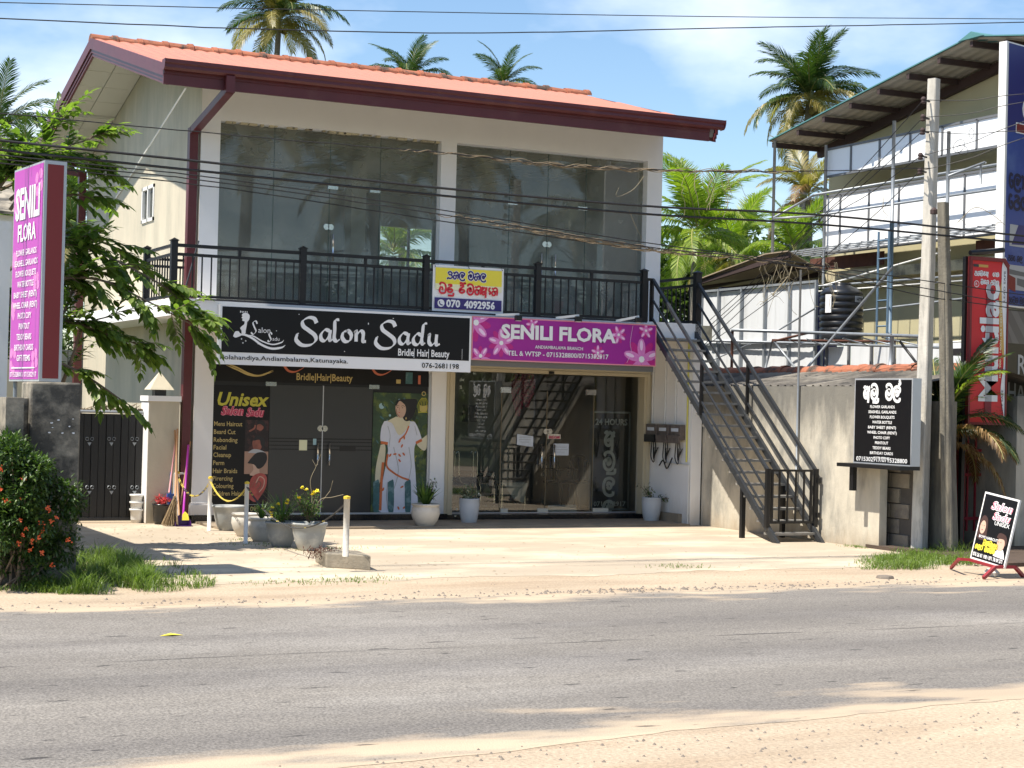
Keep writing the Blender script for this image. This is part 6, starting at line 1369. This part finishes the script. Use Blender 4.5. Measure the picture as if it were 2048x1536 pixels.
# ------------------------------------------------------------------ brooms, buckets and tap by the gate pillar
def stick(nm, lab, cat, a, b_, r, M, grp=None):
    t = thing(nm, lab, cat, tuple(a), group=grp); MB().tube([a, b_], r, 7).build('handle', M, t, smooth=True); return t
def at2(y, px, py): return onY(y, px, py)
a = at2(-.5, 342, 1048); t = stick('broom', 'straw broom with long wooden handle leaning by the downpipe', 'broom', at2(-.45, 350, 1000), at2(-.05, 355, 858), .014, 'wood_stick', 'brooms'); b = MB()
top = at2(-.45, 350, 1000)
for i in range(170): e_ = at2(-.5, rnd.uniform(325, 354), 1050+rnd.uniform(-4, 2)); e_.y += rnd.uniform(-.1, .1); b.tube([top+V((rnd.gauss(0, .012), rnd.gauss(0, .012), rnd.uniform(-.03, .06))), e_], .0035, 3, cap=False)
b.build('bristles', 'straw', t)
t = stick('broom', 'second broom with wooden handle crossing the straw broom', 'broom', at2(-.35, 358, 1030), at2(-.05, 350, 860), .012, 'wood_stick', 'brooms'); MB().box(*[v for v in (at2(-.35, 352, 1045).x, at2(-.35, 366, 1045).x, -.42, -.32, 0.01, .07)]).build('head', 'red_plastic', t)
t = stick('mop', 'pink handled mop with red head resting in the black bucket', 'mop', at2(-.1, 338, 985), at2(-.02, 353, 870), .011, 'pink_stick'); b = MB(); c = at2(-.15, 325, 1004)
for i in range(160): leafquad(b, c+V((rnd.gauss(0, .05), rnd.gauss(0, .05), rnd.gauss(.02, .02))), rv(), V((0, 0, 1)), .08, .012)
b.build('mop_head', 'red_plastic', t)
t = stick('dustpan', 'purple long-handled dustpan with a yellow patch', 'dustpan', at2(-.55, 366, 1035), at2(-.1, 377, 890), .016, 'purple_plastic'); p = at2(-.55, 365, 1050); b = MB(); b.add([(p.x-.11, -.62, .01), (p.x+.11, -.62, .01), (p.x+.11, -.45, .01), (p.x-.11, -.45, .01), (p.x-.11, -.45, .14), (p.x+.11, -.45, .14), (p.x-.11, -.6, .05), (p.x+.11, -.6, .05)], [(0, 1, 2, 3), (3, 2, 5, 4), (0, 3, 4, 6), (1, 7, 5, 2)]); b.build('pan', 'purple_dark', t)
b = MB(); b.add([(p.x-.03, -.625, .09), (p.x+.07, -.625, .09), (p.x+.06, -.60, .17), (p.x+.02, -.58, .21), (p.x-.02, -.60, .17)], [(0, 1, 2, 3, 4)]); b.build('patch', 'print_yellow', t)
t = stick('stick', 'plain wooden stick leaning against the white column', 'stick', at2(-.3, 360, 1010), at2(-.02, 381, 883), .010, 'wood_stick')
p = onZ(0, 328, 1050); t = thing('bucket', 'black plastic bucket beside the gate pillar', 'bucket', (p.x, p.y+.1, 0)); MB().lathe((0, 0, 0), [(.001, .01), (.105, 0), (.135, .26), (.145, .265), (.145, .285), (.135, .285), (.12, .05)], 20).build('body', 'black_plastic', t, local=True, smooth=True)
p = onZ(0, 272, 1046); t = thing('pot_stack', 'stack of small white patterned pots at the foot of the gate pillar', 'pot stack', (p.x, p.y, 0))
for i in range(3): z = .0+i*.10; MB().lathe((0, 0, z), [(.001, 0), (.068, 0), (.085, .17), (.098, .175), (.098, .2), (.088, .2), (.075, .05)], 18).build('pot', 'pvc_white', t, local=True, smooth=True)
p = onZ(0, 338, 1046); t = thing('water_tap', 'blue and white water pipes with a tap beside the downpipe', 'tap', (p.x, -.02, 0)); yv = -.03
b = MB(); b.tube([(p.x+.02, yv, 0), (p.x+.02, yv, .7)], .014, 7); b.tube([(p.x+.02, yv, .7), (p.x+.2, yv, .7)], .014, 7); b.build('pipe', 'pvc_white', t); b = MB(); b.tube([(p.x-.04, yv-.03, .15), (p.x-.04, yv-.03, .72)], .014, 7); b.box(p.x-.09, p.x+.01, yv-.08, yv, .34, .42); b.box(p.x-.07, p.x-.01, yv-.07, yv, .24, .30); b.build('valve', 'blue_plastic', t)
# ------------------------------------------------------------------ gate and pillars at the left
t = thing('gate_pillar', 'cream gate pillar topped by a pyramid lamp beside the shop', 'pillar', (-.42, .1, 0))
gx0, gx1 = onY(0, 296, 900).x, onY(0, 357, 900).x
MB().box(gx0, gx1, .0, .42, 0, 1.70).build('shaft', 'plaster_old', t); MB().box(gx0-.02, gx1+.02, -.02, .44, 1.70, 1.775).build('capstone', 'plaster_white', t)
MB().box(gx0-.006, gx0-.001, .003, .417, 0.01, 1.69).build('sunlit_side', 'plaster_white', t)  # whiter sheet on the left face: its sunlight is put into the colour
cx = onY(.2, 319, 760).x; MB().box(cx-.08, cx+.08, .12, .28, 1.775, 1.87).build('lamp_base', 'black_metal', t); b = MB(); b.add([(cx-.17, .03, 1.86), (cx+.17, .03, 1.86), (cx+.17, .37, 1.86), (cx-.17, .37, 1.86), (cx-.155, .045, 1.885), (cx+.155, .045, 1.885), (cx+.155, .355, 1.885), (cx-.155, .355, 1.885), (cx, .2, 2.12)], [(3, 2, 1, 0), (0, 1, 5, 4), (1, 2, 6, 5), (2, 3, 7, 6), (3, 0, 4, 7), (4, 5, 8), (5, 6, 8), (6, 7, 8), (7, 4, 8)]); b.build('lamp_cap', 'cone_cream', t)
GT = None; GT = thing('metal_gate', 'black sheet metal gate with stamped ornaments', 'gate', (-1.3, .3, 0)); gy = .3; ga, gb = onY(gy, 120, 950).x, gx0-.0
zt_ = onY(gy, 225, 828).z; n = 11
for i in range(n):
    x0 = ga+(gb-ga)*i/n; x1 = ga+(gb-ga)*(i+1)/n; b = MB(); b.box(x0+.005, x1-.005, gy+(.012 if i % 2 else 0), gy+.03, .06, zt_); pl = b.build('slat', 'black_metal', GT)
MB().box(ga, gb, gy+.03, gy+.04, .05, zt_).build('backing_sheet', 'black_metal', GT)
b = MB(); b.tube([(ga, gy-.01, zt_+.03), (gb, gy-.01, zt_+.03)], .02, 8); b.build('top_rail', 'galv', GT); b = MB(); b.box(ga, gb, gy-.02, gy, .03, .07); b.build('bottom_rail', 'dark_metal', GT)
for px in (179, 223, 269):
    for py in (882, 979):
        c = onY(gy-.012, px, py); b = MB()
        for dx in (-.035, .035): b.tube([(c.x+dx+.022*math.cos(a), gy-.014, c.z+.03+.022*math.sin(a)) for a in [i*math.pi/5 for i in range(11)]], .004, 4, cap=False)
        b.add([(c.x-.03, gy-.014, c.z-.02), (c.x+.03, gy-.014, c.z-.02), (c.x, gy-.014, c.z-.07)], [(0, 2, 1)]); b.build('ornament', 'galv', GT)
b = MB()
for i in range(60): x = ga+(gb-ga)*rnd.random(); b.tube([(x, gy+.02, zt_+.03), (x+rnd.uniform(-.1, .1), gy+.02, zt_+rnd.uniform(.05, .16)), (x+rnd.uniform(-.2, .2), gy+.03, zt_+.05)], .006, 4)
b.build('dry_creeper', 'vine', GT)
LP = thing('mossy_pillar', 'dark mossy square pillar with white paint splashes beside the flowering bush', 'pillar', (-3.35, -7.0, 0))
MB().box(-3.57, -3.10, -7.2, -6.72, 0, 1.87).build('shaft', 'concrete_mossy', LP, bevel=.02)
bd = Board(LP, (-3.57, -7.203, 0), (1, 0, 0), (0, 0, 1))
for px, py, r_ in ((103, 846, .02), (117, 840, .018), (99, 865, .02), (125, 866, .018), (147, 866, .02), (139, 853, .015), (105, 855, .012), (146, 838, .012)):
    p = onY(-7.203, px, py); bd.blob('paint_splash', 'print_white', [(p.x+3.57+r_*.9*math.cos(a)*rnd.uniform(.5, 1), p.z+r_*.5*math.sin(a)*rnd.uniform(.5, 1)) for a in [i*.9 for i in range(7)]], 1, 2)
bd.flush()
LW_ = thing('mossy_wall', 'old mossy concrete wall joined to the dark square pillar', 'wall', (-5, -7.1, 0)); MB().box(-9, -3.571, -7.12, -6.9, 0, 1.72).build('wall', 'concrete_mossy', LW_, bevel=.01)
c = onX(-3.86, 0, 795)
tag(MB().box(-3.86, -3.70, -7.6, -7.13, 0, 1.72).build('stub_pillar', 'concrete_mossy'), 'low mossy stub pillar half hidden by the orange flowering bush', 'pillar')
# neighbour at the far left
xw = onY(-5.4, 23, 443); tag(MB().box(xw.x-.15, xw.x, -5.4, 1.5, 0, xw.z).build('white_garden_wall', 'white_wall'), 'bright white wall behind the magenta pylon sign box', 'wall')
x1 = onY(9, 27, 560).x; z1 = onY(9, 20, 442).z; zb = onY(9, 20, 700).z
NL = thing('neighbour_house', 'white neighbour house behind the leafy tree and magenta sign box', 'building', (x1-3, 10, 0)); MB().box(x1-7, x1, 8, 9.5, 0, z1).build('wall', 'white_wall', NL); b = MB(); b.prism([(x1-7, 7.8, z1+.003), (x1+.1, 7.8, z1+.003), (x1+.1, 10, z1+.8), (x1-7, 10, z1+.8)], (0, 0, .05)); b.build('roof', 'concrete_mossy', NL)
xa, xb = onY(7.9, 125, 740).x, onY(7.9, 147, 740).x; tag(MB().box(xb-3, xb, 7.9, 8.1, 0, onY(7.9, 140, 700).z).build('yard_wall', 'plaster_old'), 'sunlit cream yard wall behind the black gate', 'wall')
# ------------------------------------------------------------------ vegetation
def leafmass(b, c, r, n, ls, clumps=14, flat=.8):
    cs = [V((c[0]+r[0]*rnd.uniform(-.7, .7), c[1]+r[1]*rnd.uniform(-.7, .7), c[2]+r[2]*rnd.uniform(-.75, .75))) for _ in range(clumps)]
    for i in range(n):
        q_ = cs[rnd.randrange(clumps)]; d = rv().normalized(); rr = min(r)*.42*(.55+.45*rnd.random()); p = q_+V((d.x*rr*1.2, d.y*rr*1.2, d.z*rr*flat)); leafquad(b, p, (d+rv(.6)), V((0, 0, 1)), ls*rnd.uniform(.6, 1.3), ls*.5)
# flowering bush at lower left
IX = thing('flowering_bush', 'dense dark green bush with small orange flower clusters by the mossy pillar', 'bush', (-3.75, -7.9, 0))
b = MB(); cs = []
for i in range(42):
    px = rnd.uniform(-25, 108); top = 885+abs(px-15)*.75+(60 if px > 90 else 0); py = rnd.uniform(top+10, 1150); yv = -7.75+rnd.uniform(-.35, .3); cs.append(onY(yv, px, py))
for px, py in ((20, 893), (22, 905), (15, 920), (130, 985), (135, 1000), (140, 1010), (125, 1060), (128, 1100), (60, 930), (80, 945)): cs.append(onY(-7.7, px, py))
for c in cs:
    for i in range(300):
        d = rv().normalized(); p = c+V((d.x*.17, d.y*.17, d.z*.15))*rnd.uniform(.4, 1.05); leaf2(b, p, d+rv(.5), V((0, 0, 1)), rnd.uniform(.035, .065), .024)
b.build('foliage', 'leaf_shrub', IX, kind='stuff')
s_ = MB()
for i in range(16): c = cs[rnd.randrange(len(cs))]; s_.tube([(-3.75+rnd.gauss(0, .08), -7.8+rnd.gauss(0, .05), 0), ((c.x-3.75)/2, (c.y-7.8)/2, c.z*.5), c], .012, 5, r2=.005)
s_.build('stems', 'bark', IX)
for px, py in ((2, 940), (0, 978), (47, 956), (42, 1040), (52, 1058), (97, 1022), (82, 1047), (104, 1044), (113, 1035), (86, 1061), (64, 1082), (38, 1086), (60, 1100), (85, 1105), (103, 1130), (135, 1081), (12, 1000), (40, 999), (45, 1071), (76, 1077), (96, 1017)):
    p = onY(-8.12+rnd.uniform(-.06, .03), px, py); b = MB()
    for k_ in range(13): d = rv(); d.y = -abs(d.y); d.z += .5; leafquad(b, p+rv(.010), d, V((0, 1, 0)), .019, .015)
    b.build('flower_cluster', 'orange_bloom', IX)
# leafy tree reaching over the left side: drooping leafy shoots with leaves in two rows
TR = thing('broadleaf_tree', 'broadleaf tree with drooping leafy shoots reaching over the black gate', 'tree', (-3.3, -3.6, 0))
b = MB(); b.tube(catmull([(-3.6, -3.9, 0), (-3.5, -3.8, 1.2), (-3.3, -3.7, 2.4), (-2.9, -3.5, 3.4)], 5), .09, 8, r2=.05); b.build('trunk', 'bark', TR)
lv = MB(); br = MB()
def shoot(p, d, L_, ls, droop):
    p = V(p); d = V(d).normalized(); n = max(5, int(L_/.043)); pts = [p.copy()]
    for i in range(n):
        d = (d+V((0, 0, -droop/n))+rv(.03)).normalized(); p = p+d*(L_/n); pts.append(p.copy()); s = d.cross(V((0, 0, 1)))
        if s.length < .05: s = V((1, 0, 0))
        s.normalize(); sz = ls*(.65+.5*math.sin(math.pi*min(1, (i+2)/n)))
        for sg in (-1, 1): leaf2(lv, p, s*sg*.8+d*.75+V((0, 0, rnd.uniform(-.75, .15)))+rv(.12), V((0, 0, 1)), sz*rnd.uniform(.7, 1.2), sz*.48)
    leaf2(lv, p, d, V((0, 0, 1)), ls, ls*.4); br.tube(pts, .006, 4, r2=.002)
def limb(pts, y0, y1, n, ls=.155, L_=(.28, .6)):
    P_ = [onY(y0+(y1-y0)*i/(len(pts)-1), *q_) for i, q_ in enumerate(pts)]; c = catmull(P_, 6); MB().tube(c, .024, 6, r2=.007).build('limb', 'bark', TR)
    for i in range(n):
        k_ = int(len(c)*(.15+.85*rnd.random())); k_ = min(k_, len(c)-1); d = (c[min(k_+1, len(c)-1)]-c[max(k_-1, 0)]).normalized(); shoot(c[k_], d*.8+V((rnd.uniform(-.6, .6), rnd.uniform(-.7, .7), rnd.uniform(-.5, .75))), rnd.uniform(*L_), ls*rnd.uniform(.85, 1.15), rnd.uniform(.1, .8))
    shoot(c[-1], d, .4, ls, .8)
limb([(-10, 560), (80, 500), (150, 490), (230, 520), (330, 575), (385, 630)], -3.6, -3.9, 27)
limb([(0, 600), (110, 560), (200, 560), (290, 600), (395, 655)], -3.7, -4.2, 27)
limb([(60, 480), (120, 400), (160, 390), (185, 400)], -3.6, -3.6, 6)
limb([(60, 520), (130, 470), (190, 480), (240, 500)], -3.5, -3.4, 14)
limb([(20, 420), (80, 330), (105, 270), (128, 235)], -3.6, -3.7, 11, L_=(.2, .4)); limb([(20, 400), (110, 320), (150, 290), (195, 272)], -3.6, -3.5, 12, L_=(.2, .4)); limb([(0, 380), (100, 335), (160, 320), (205, 330)], -3.5, -3.5, 12, L_=(.2, .4))
limb([(0, 640), (120, 640), (190, 660), (280, 690)], -3.8, -4.0, 22, L_=(.2, .45)); limb([(60, 700), (150, 740), (200, 770), (250, 805)], -3.8, -4.0, 11, L_=(.15, .35)); limb([(40, 360), (90, 330), (60, 300), (30, 310)], -3.7, -3.9, 18)
limb([(-30, 420), (10, 360), (40, 330), (70, 350)], -3.9, -3.9, 30); limb([(-30, 760), (10, 700), (10, 640), (20, 600)], -3.5, -3.5, 24); limb([(90, 700), (130, 620), (150, 560), (160, 500)], -3.7, -3.7, 16); limb([(120, 780), (150, 700), (170, 650), (230, 630)], -3.7, -3.9, 7)
# parts of the crown above and left of the frame whose shade falls on the yard
for i in range(90): shoot((rnd.uniform(-6.4, -3.9), rnd.uniform(-5.6, -3.4), rnd.uniform(4.3, 5.6)), (rnd.gauss(0, 1), rnd.gauss(0, 1), .3), .5, .12, .8)
lv.build('foliage', 'leaf_tree', TR, kind='stuff'); br.build('shoots', 'bark', TR, kind='stuff')
# ------------------------------------------------------------------ coconut palms
def frond_mesh(L_, a0, a1, nl, M, seed, hang=.6, ww=1.0):
    r = random.Random(seed); b = MB(); pts = [V((0, 0, 0))]; n = 14; p = V((0, 0, 0)); dirs = []
    for i in range(n):
        a = a0+(a1-a0)*(i/(n-1))**1.1; d = V((math.cos(a), 0, math.sin(a))); p = p+d*(L_/n); pts.append(p.copy()); dirs.append(d)
    for i in range(nl):
        t_ = .10+.90*i/nl; k_ = min(int(t_*n), n-1); f_ = t_*n-k_; q_ = pts[k_].lerp(pts[k_+1], f_); d = dirs[k_]; ll = L_*.27*math.sin(math.pi*(.12+.80*t_))**.8*r.uniform(.85, 1.1)
        for sg in (-1, 1):
            o_ = (V((0, sg, 0))*(.9-.4*t_)+d*(.45+.5*t_)+V((0, 0, .12+r.uniform(-.12, .1)))).normalized(); h_ = V((0, 0, -1)); w_ = .026*L_/3.2*ww
            m1 = q_+o_*ll*.45; d2 = (o_+h_*hang*r.uniform(.6, 1.3)).normalized(); e_ = m1+d2*ll*.55; s = d.normalized()*w_
            b.add([q_-s*.5, q_+s*.5, m1+s, m1-s, e_], [(0, 1, 2, 3), (3, 2, 4)])
    k0 = len(b.v); b.tube(pts, .028*L_/3.2, 5, r2=.006); me = bpy.data.meshes.new('frond'); me.from_pydata([tuple(v) for v in b.v], [], b.f); me.materials.append(MATS[M]); me.materials.append(MATS['rachis'])
    nf = nl*4; me.polygons.foreach_set('material_index', [0]*nf+[1]*(len(b.f)-nf)); me.update(); return me
FM = {}
def fm(kind, i, L_):
    key = (kind, i, round(L_, 1))
    if key not in FM:
        a0, a1 = ((1.35, .5), (1.1, -.1), (.75, -.7), (.35, -1.1), (-.1, -1.35), (-.6, -1.45))[i]; FM[key] = frond_mesh(L_, a0, a1, 58, kind, hash(i)+7, hang=(.3, .5, .8, 1.2, 1.3, .8)[i], ww=1.25)
    return FM[key]
def palm(lab, c, L_, seed, base=None, mats_=('palm_green', 'palm_green', 'palm_green', 'palm_yellow', 'palm_yellow'), n=22, nuts=True, tr=.14, grp=None, phase=0, azr=None):
    r = random.Random(seed); c = V(c); base = V(base) if base else V((c.x+r.uniform(-1, 1), c.y, 0)); t = thing('coconut_palm', lab, 'palm tree', (base.x, base.y, 0), group=grp)
    b = MB(); tp = catmull([base, base.lerp(c, .4)+V((.15, 0, 0)), base.lerp(c, .8), c], 5); b.tube(tp, tr*1.25, 9, r2=tr*.8); b.build('trunk', 'palm_bark', t)
    inv = WMX[t.name].inverted()
    for i in range(n):
        f_ = i/n; ring = min(5, int(f_*5.2)); kind = mats_[min(len(mats_)-1, int(f_*len(mats_)))]
        o = bpy.data.objects.new('frond', fm(kind, ring, L_)); COL.objects.link(o); o.parent = t; o.location = inv @ (c+V((0, 0, .05*(5-ring)))); o.rotation_euler = (r.uniform(-.35, .35), r.uniform(-.18, .18), (azr[0]+(azr[1]-azr[0])*((i*.618) % 1) if azr else phase+i*2.399+r.uniform(-.2, .2))); s = r.uniform(.85, 1.08); o.scale = (s, s, s)
    if nuts:
        b = MB()
        for i in range(12): a = r.random()*6.28; p = c+V((.28*math.cos(a), .28*math.sin(a), -.25-r.random()*.25)); b.lathe(p, [(.001, -.1), (.08, -.06), (.1, 0), (.08, .06), (.001, .1)], 7)
        b.build('coconut_bunch', 'coconut', t, smooth=True)
    return t
YG = ('palm_green', 'palm_yellow', 'palm_green', 'palm_yellow', 'palm_yellow')
palm('tallest coconut palm with yellow lower fronds behind the terracotta ridge', atD(72, 558, 45), 3.0, 3, mats_=YG, n=32)
palm('coconut palm crown just above the ridge in the middle', atD(75, 818, 172), 2.45, 8, n=16, nuts=False)
palm('small palm crown above the ridge right of centre', atD(80, 1008, 178), 2.3, 12, n=14, nuts=False)
palm('large coconut palm with yellowing fronds rising beside the neighbour metal roof', atD(62, 1618, 205), 2.75, 21, mats_=('palm_green', 'palm_green', 'palm_green', 'palm_yellow', 'palm_yellow'), n=38, phase=.5)
palm('orange-brown fronded palm behind the scaffold', atD(52, 1618, 400), 1.9, 30, mats_=('palm_yellow', 'palm_yellow', 'palm_brown'), n=18, nuts=False)
palm('bright green young palm directly behind the corner of the shop by the stair head', atD(46, 1395, 480), 2.5, 41, mats_=('palm_bright',), n=26, nuts=False, phase=1)
palm('second bright palm between the shop and the scaffold', atD(50, 1470, 520), 2.2, 43, mats_=('palm_bright', 'palm_bright', 'palm_yellow'), n=22, nuts=False)
palm('low palm behind the scaffold beside the white panels', atD(44, 1590, 520), 1.9, 47, mats_=('palm_bright', 'palm_green'), n=20, nuts=False)
palm('dark palm at the far left edge behind the tree', atD(50, -5, 275), 2.2, 52, n=18, nuts=False); palm('palm seen between the left tree and the side wall', atD(46, 60, 350), 1.8, 55, n=14, nuts=False)
palm('palm behind the back corner of the shop at the left', atD(42, 150, 480), 1.7, 58, n=16, nuts=False)
palm('young palm seen through the back window of the upper room', (8.8, 14.5, 5.2), 1.9, 61, mats_=('palm_bright',), n=20, nuts=False)
p = onY(-5.75, 1885, 885); SP = palm('small young palm with green and dry fronds behind the poles', p, 1.25, 64, base=(p.x+.03, p.y+.1, 0), mats_=('palm_green', 'palm_bright', 'palm_green', 'palm_brown', 'palm_brown'), n=17, nuts=False, tr=.05, azr=(-1.5, 1.2))
def tree(lab, c, r, n, ls, M='leaf_far', seed=1, nm='broadleaf_tree'):
    t = thing(nm, lab, 'tree', (c[0], c[1], 0)); b = MB(); leafmass(b, c, r, n, ls, 30); b.build('crown', M, t, kind='stuff'); MB().tube([(c[0], c[1], 0), (c[0], c[1], c[2])], .2, 7, r2=.1).build('trunk', 'bark', t)
c = atD(60, 1430, 590); tree('bushy green tree behind the bright palms', c, (4.5, 2, 2.0), 9000, .35)
c = atD(55, 1560, 620); tree('bushy tree behind the lean-to roof', c, (3.5, 2, 2.4), 7000, .35)
c = atD(44, 70, 470); tree('leafy tree behind the left sign', c, (1.8, 1.5, 2.2), 7000, .2, 'leaf_tree'); c = atD(40, 20, 800); tree('dark shrub mass behind the left wall', c, (1.6, 1.2, 1.6), 5000, .18)
# dry leaves and litter on the yard under the tree
b = MB()
for i in range(420): leafquad(b, V((rnd.gauss(-1.2, 1.6), rnd.uniform(-7.8, -.3), .006+rnd.random()*.01)), V((rnd.gauss(0, 1), rnd.gauss(0, 1), .05)), V((0, 0, 1)), rnd.uniform(.02, .06), rnd.uniform(.012, .028))
for i in range(240): leafquad(b, V((rnd.uniform(-1, 7.4), rnd.uniform(-9.2, -1.5), .006)), V((rnd.gauss(0, 1), rnd.gauss(0, 1), .05)), V((0, 0, 1)), rnd.uniform(.015, .04), .015)
b.build('dry_leaf_litter', 'straw', kind='stuff')
# ------------------------------------------------------------------ grass tufts
def grass(nm, pts, n, h_, w_=.006):
    b = MB()
    for i in range(n):
        x, y, s = pts(); a = rnd.random()*6.28; l = h_*s*rnd.uniform(.5, 1.15); d = V((math.cos(a)*rnd.uniform(.1, .9), math.sin(a)*rnd.uniform(.1, .9), 1)).normalized(); q_ = V((x, y, 0)); sd = V((-math.sin(a), math.cos(a), 0))*w_/2; m1 = q_+d*l*.55; e_ = m1+(d+V((math.cos(a), math.sin(a), -.6))*.6).normalized()*l*.5
        b.add([q_-sd, q_+sd, m1+sd, m1-sd, e_], [(0, 1, 2, 3), (3, 2, 4)])
    return b.build(nm, 'grass_blade', kind='stuff')
def pl():
    while 1:
        px, py = rnd.uniform(-20, 430), rnd.uniform(1105, 1192)
        lo = 1178 if px < 140 else 1120+max(0, px-330)*.45
        if py > lo and py < 1190-max(0, px-300)*.12: p = onZ(0, px, py); k_ = noise.noise(V((p.x*2.2, p.y*2.2, 5)))
        else: continue
        if rnd.random() < (.55+1.6*k_)*(1 if px < 300 else .45): return p.x, p.y, (1.0 if 150 < px < 310 else .45)*(.75+1.3*max(0, k_))
grass('grass', pl, 5200, .26)
def pr_():
    px = rnd.uniform(1735, 1960); py = rnd.uniform(1112, 1140)-(8 if px > 1850 else 0); p = onZ(0, px, py); k_ = noise.noise(V((p.x*3, p.y*3, 8))); return p.x+rnd.gauss(0, .12), p.y+rnd.gauss(0, .05), (.35+.65*min(1, (px-1735)/90))*(.6+1.3*max(0, k_))
grass('grass', pr_, 5200, .17)
def pf_():
    c = rnd.choice(((.4, -4.35, .35), (.0, -2.9, .3), (-.5, -7.7, .35), (3.6, -7.2, .2), (.05, -3.6, .3), (7.55, -5.2, .08), (-.9, -7.9, .4))); return c[0]+rnd.gauss(0, c[2]), c[1]+rnd.gauss(0, .12), .35
grass('grass', pf_, 1200, .12)
# ------------------------------------------------------------------ the far side of the road behind the camera, mirrored in the shop windows
for i, (x, y, h_, L_) in enumerate(((15.5, -33, 9.2, 3.9), (20.5, -36, 11.5, 4.0), (10.5, -31, 11, 3.8), (25, -34, 9, 4.0), (6.5, -36, 9.5, 4.0), (30, -38, 12, 4.2))):
    palm('coconut palm across the road mirrored in the upper glass, %s' % ('third from the left, short', 'fourth from the left, tall', 'second from the left, tall', 'fifth from the left, short', 'leftmost', 'rightmost and tallest')[i], (x, y, h_), L_, 70+i, n=24, nuts=False, grp='palms across the road', tr=.2)
for i, (x, y, r_) in enumerate(((6, -40, 5), (13, -42, 6), (20, -44, 5), (28, -42, 6))):
    t = thing('broadleaf_tree', 'dark broadleaf tree across the road behind the viewer, '+('leftmost', 'second from the left', 'third from the left', 'rightmost')[i], 'tree', (x, y, 0), group='trees across the road'); b = MB(); leafmass(b, (x, y, 3.6), (r_, 2.5, 3.2), 6000, .5, 26); b.build('crown', 'leaf_far', t, kind='stuff'); MB().tube([(x, y, 0), (x, y, 4)], .25, 7).build('trunk', 'bark', t)
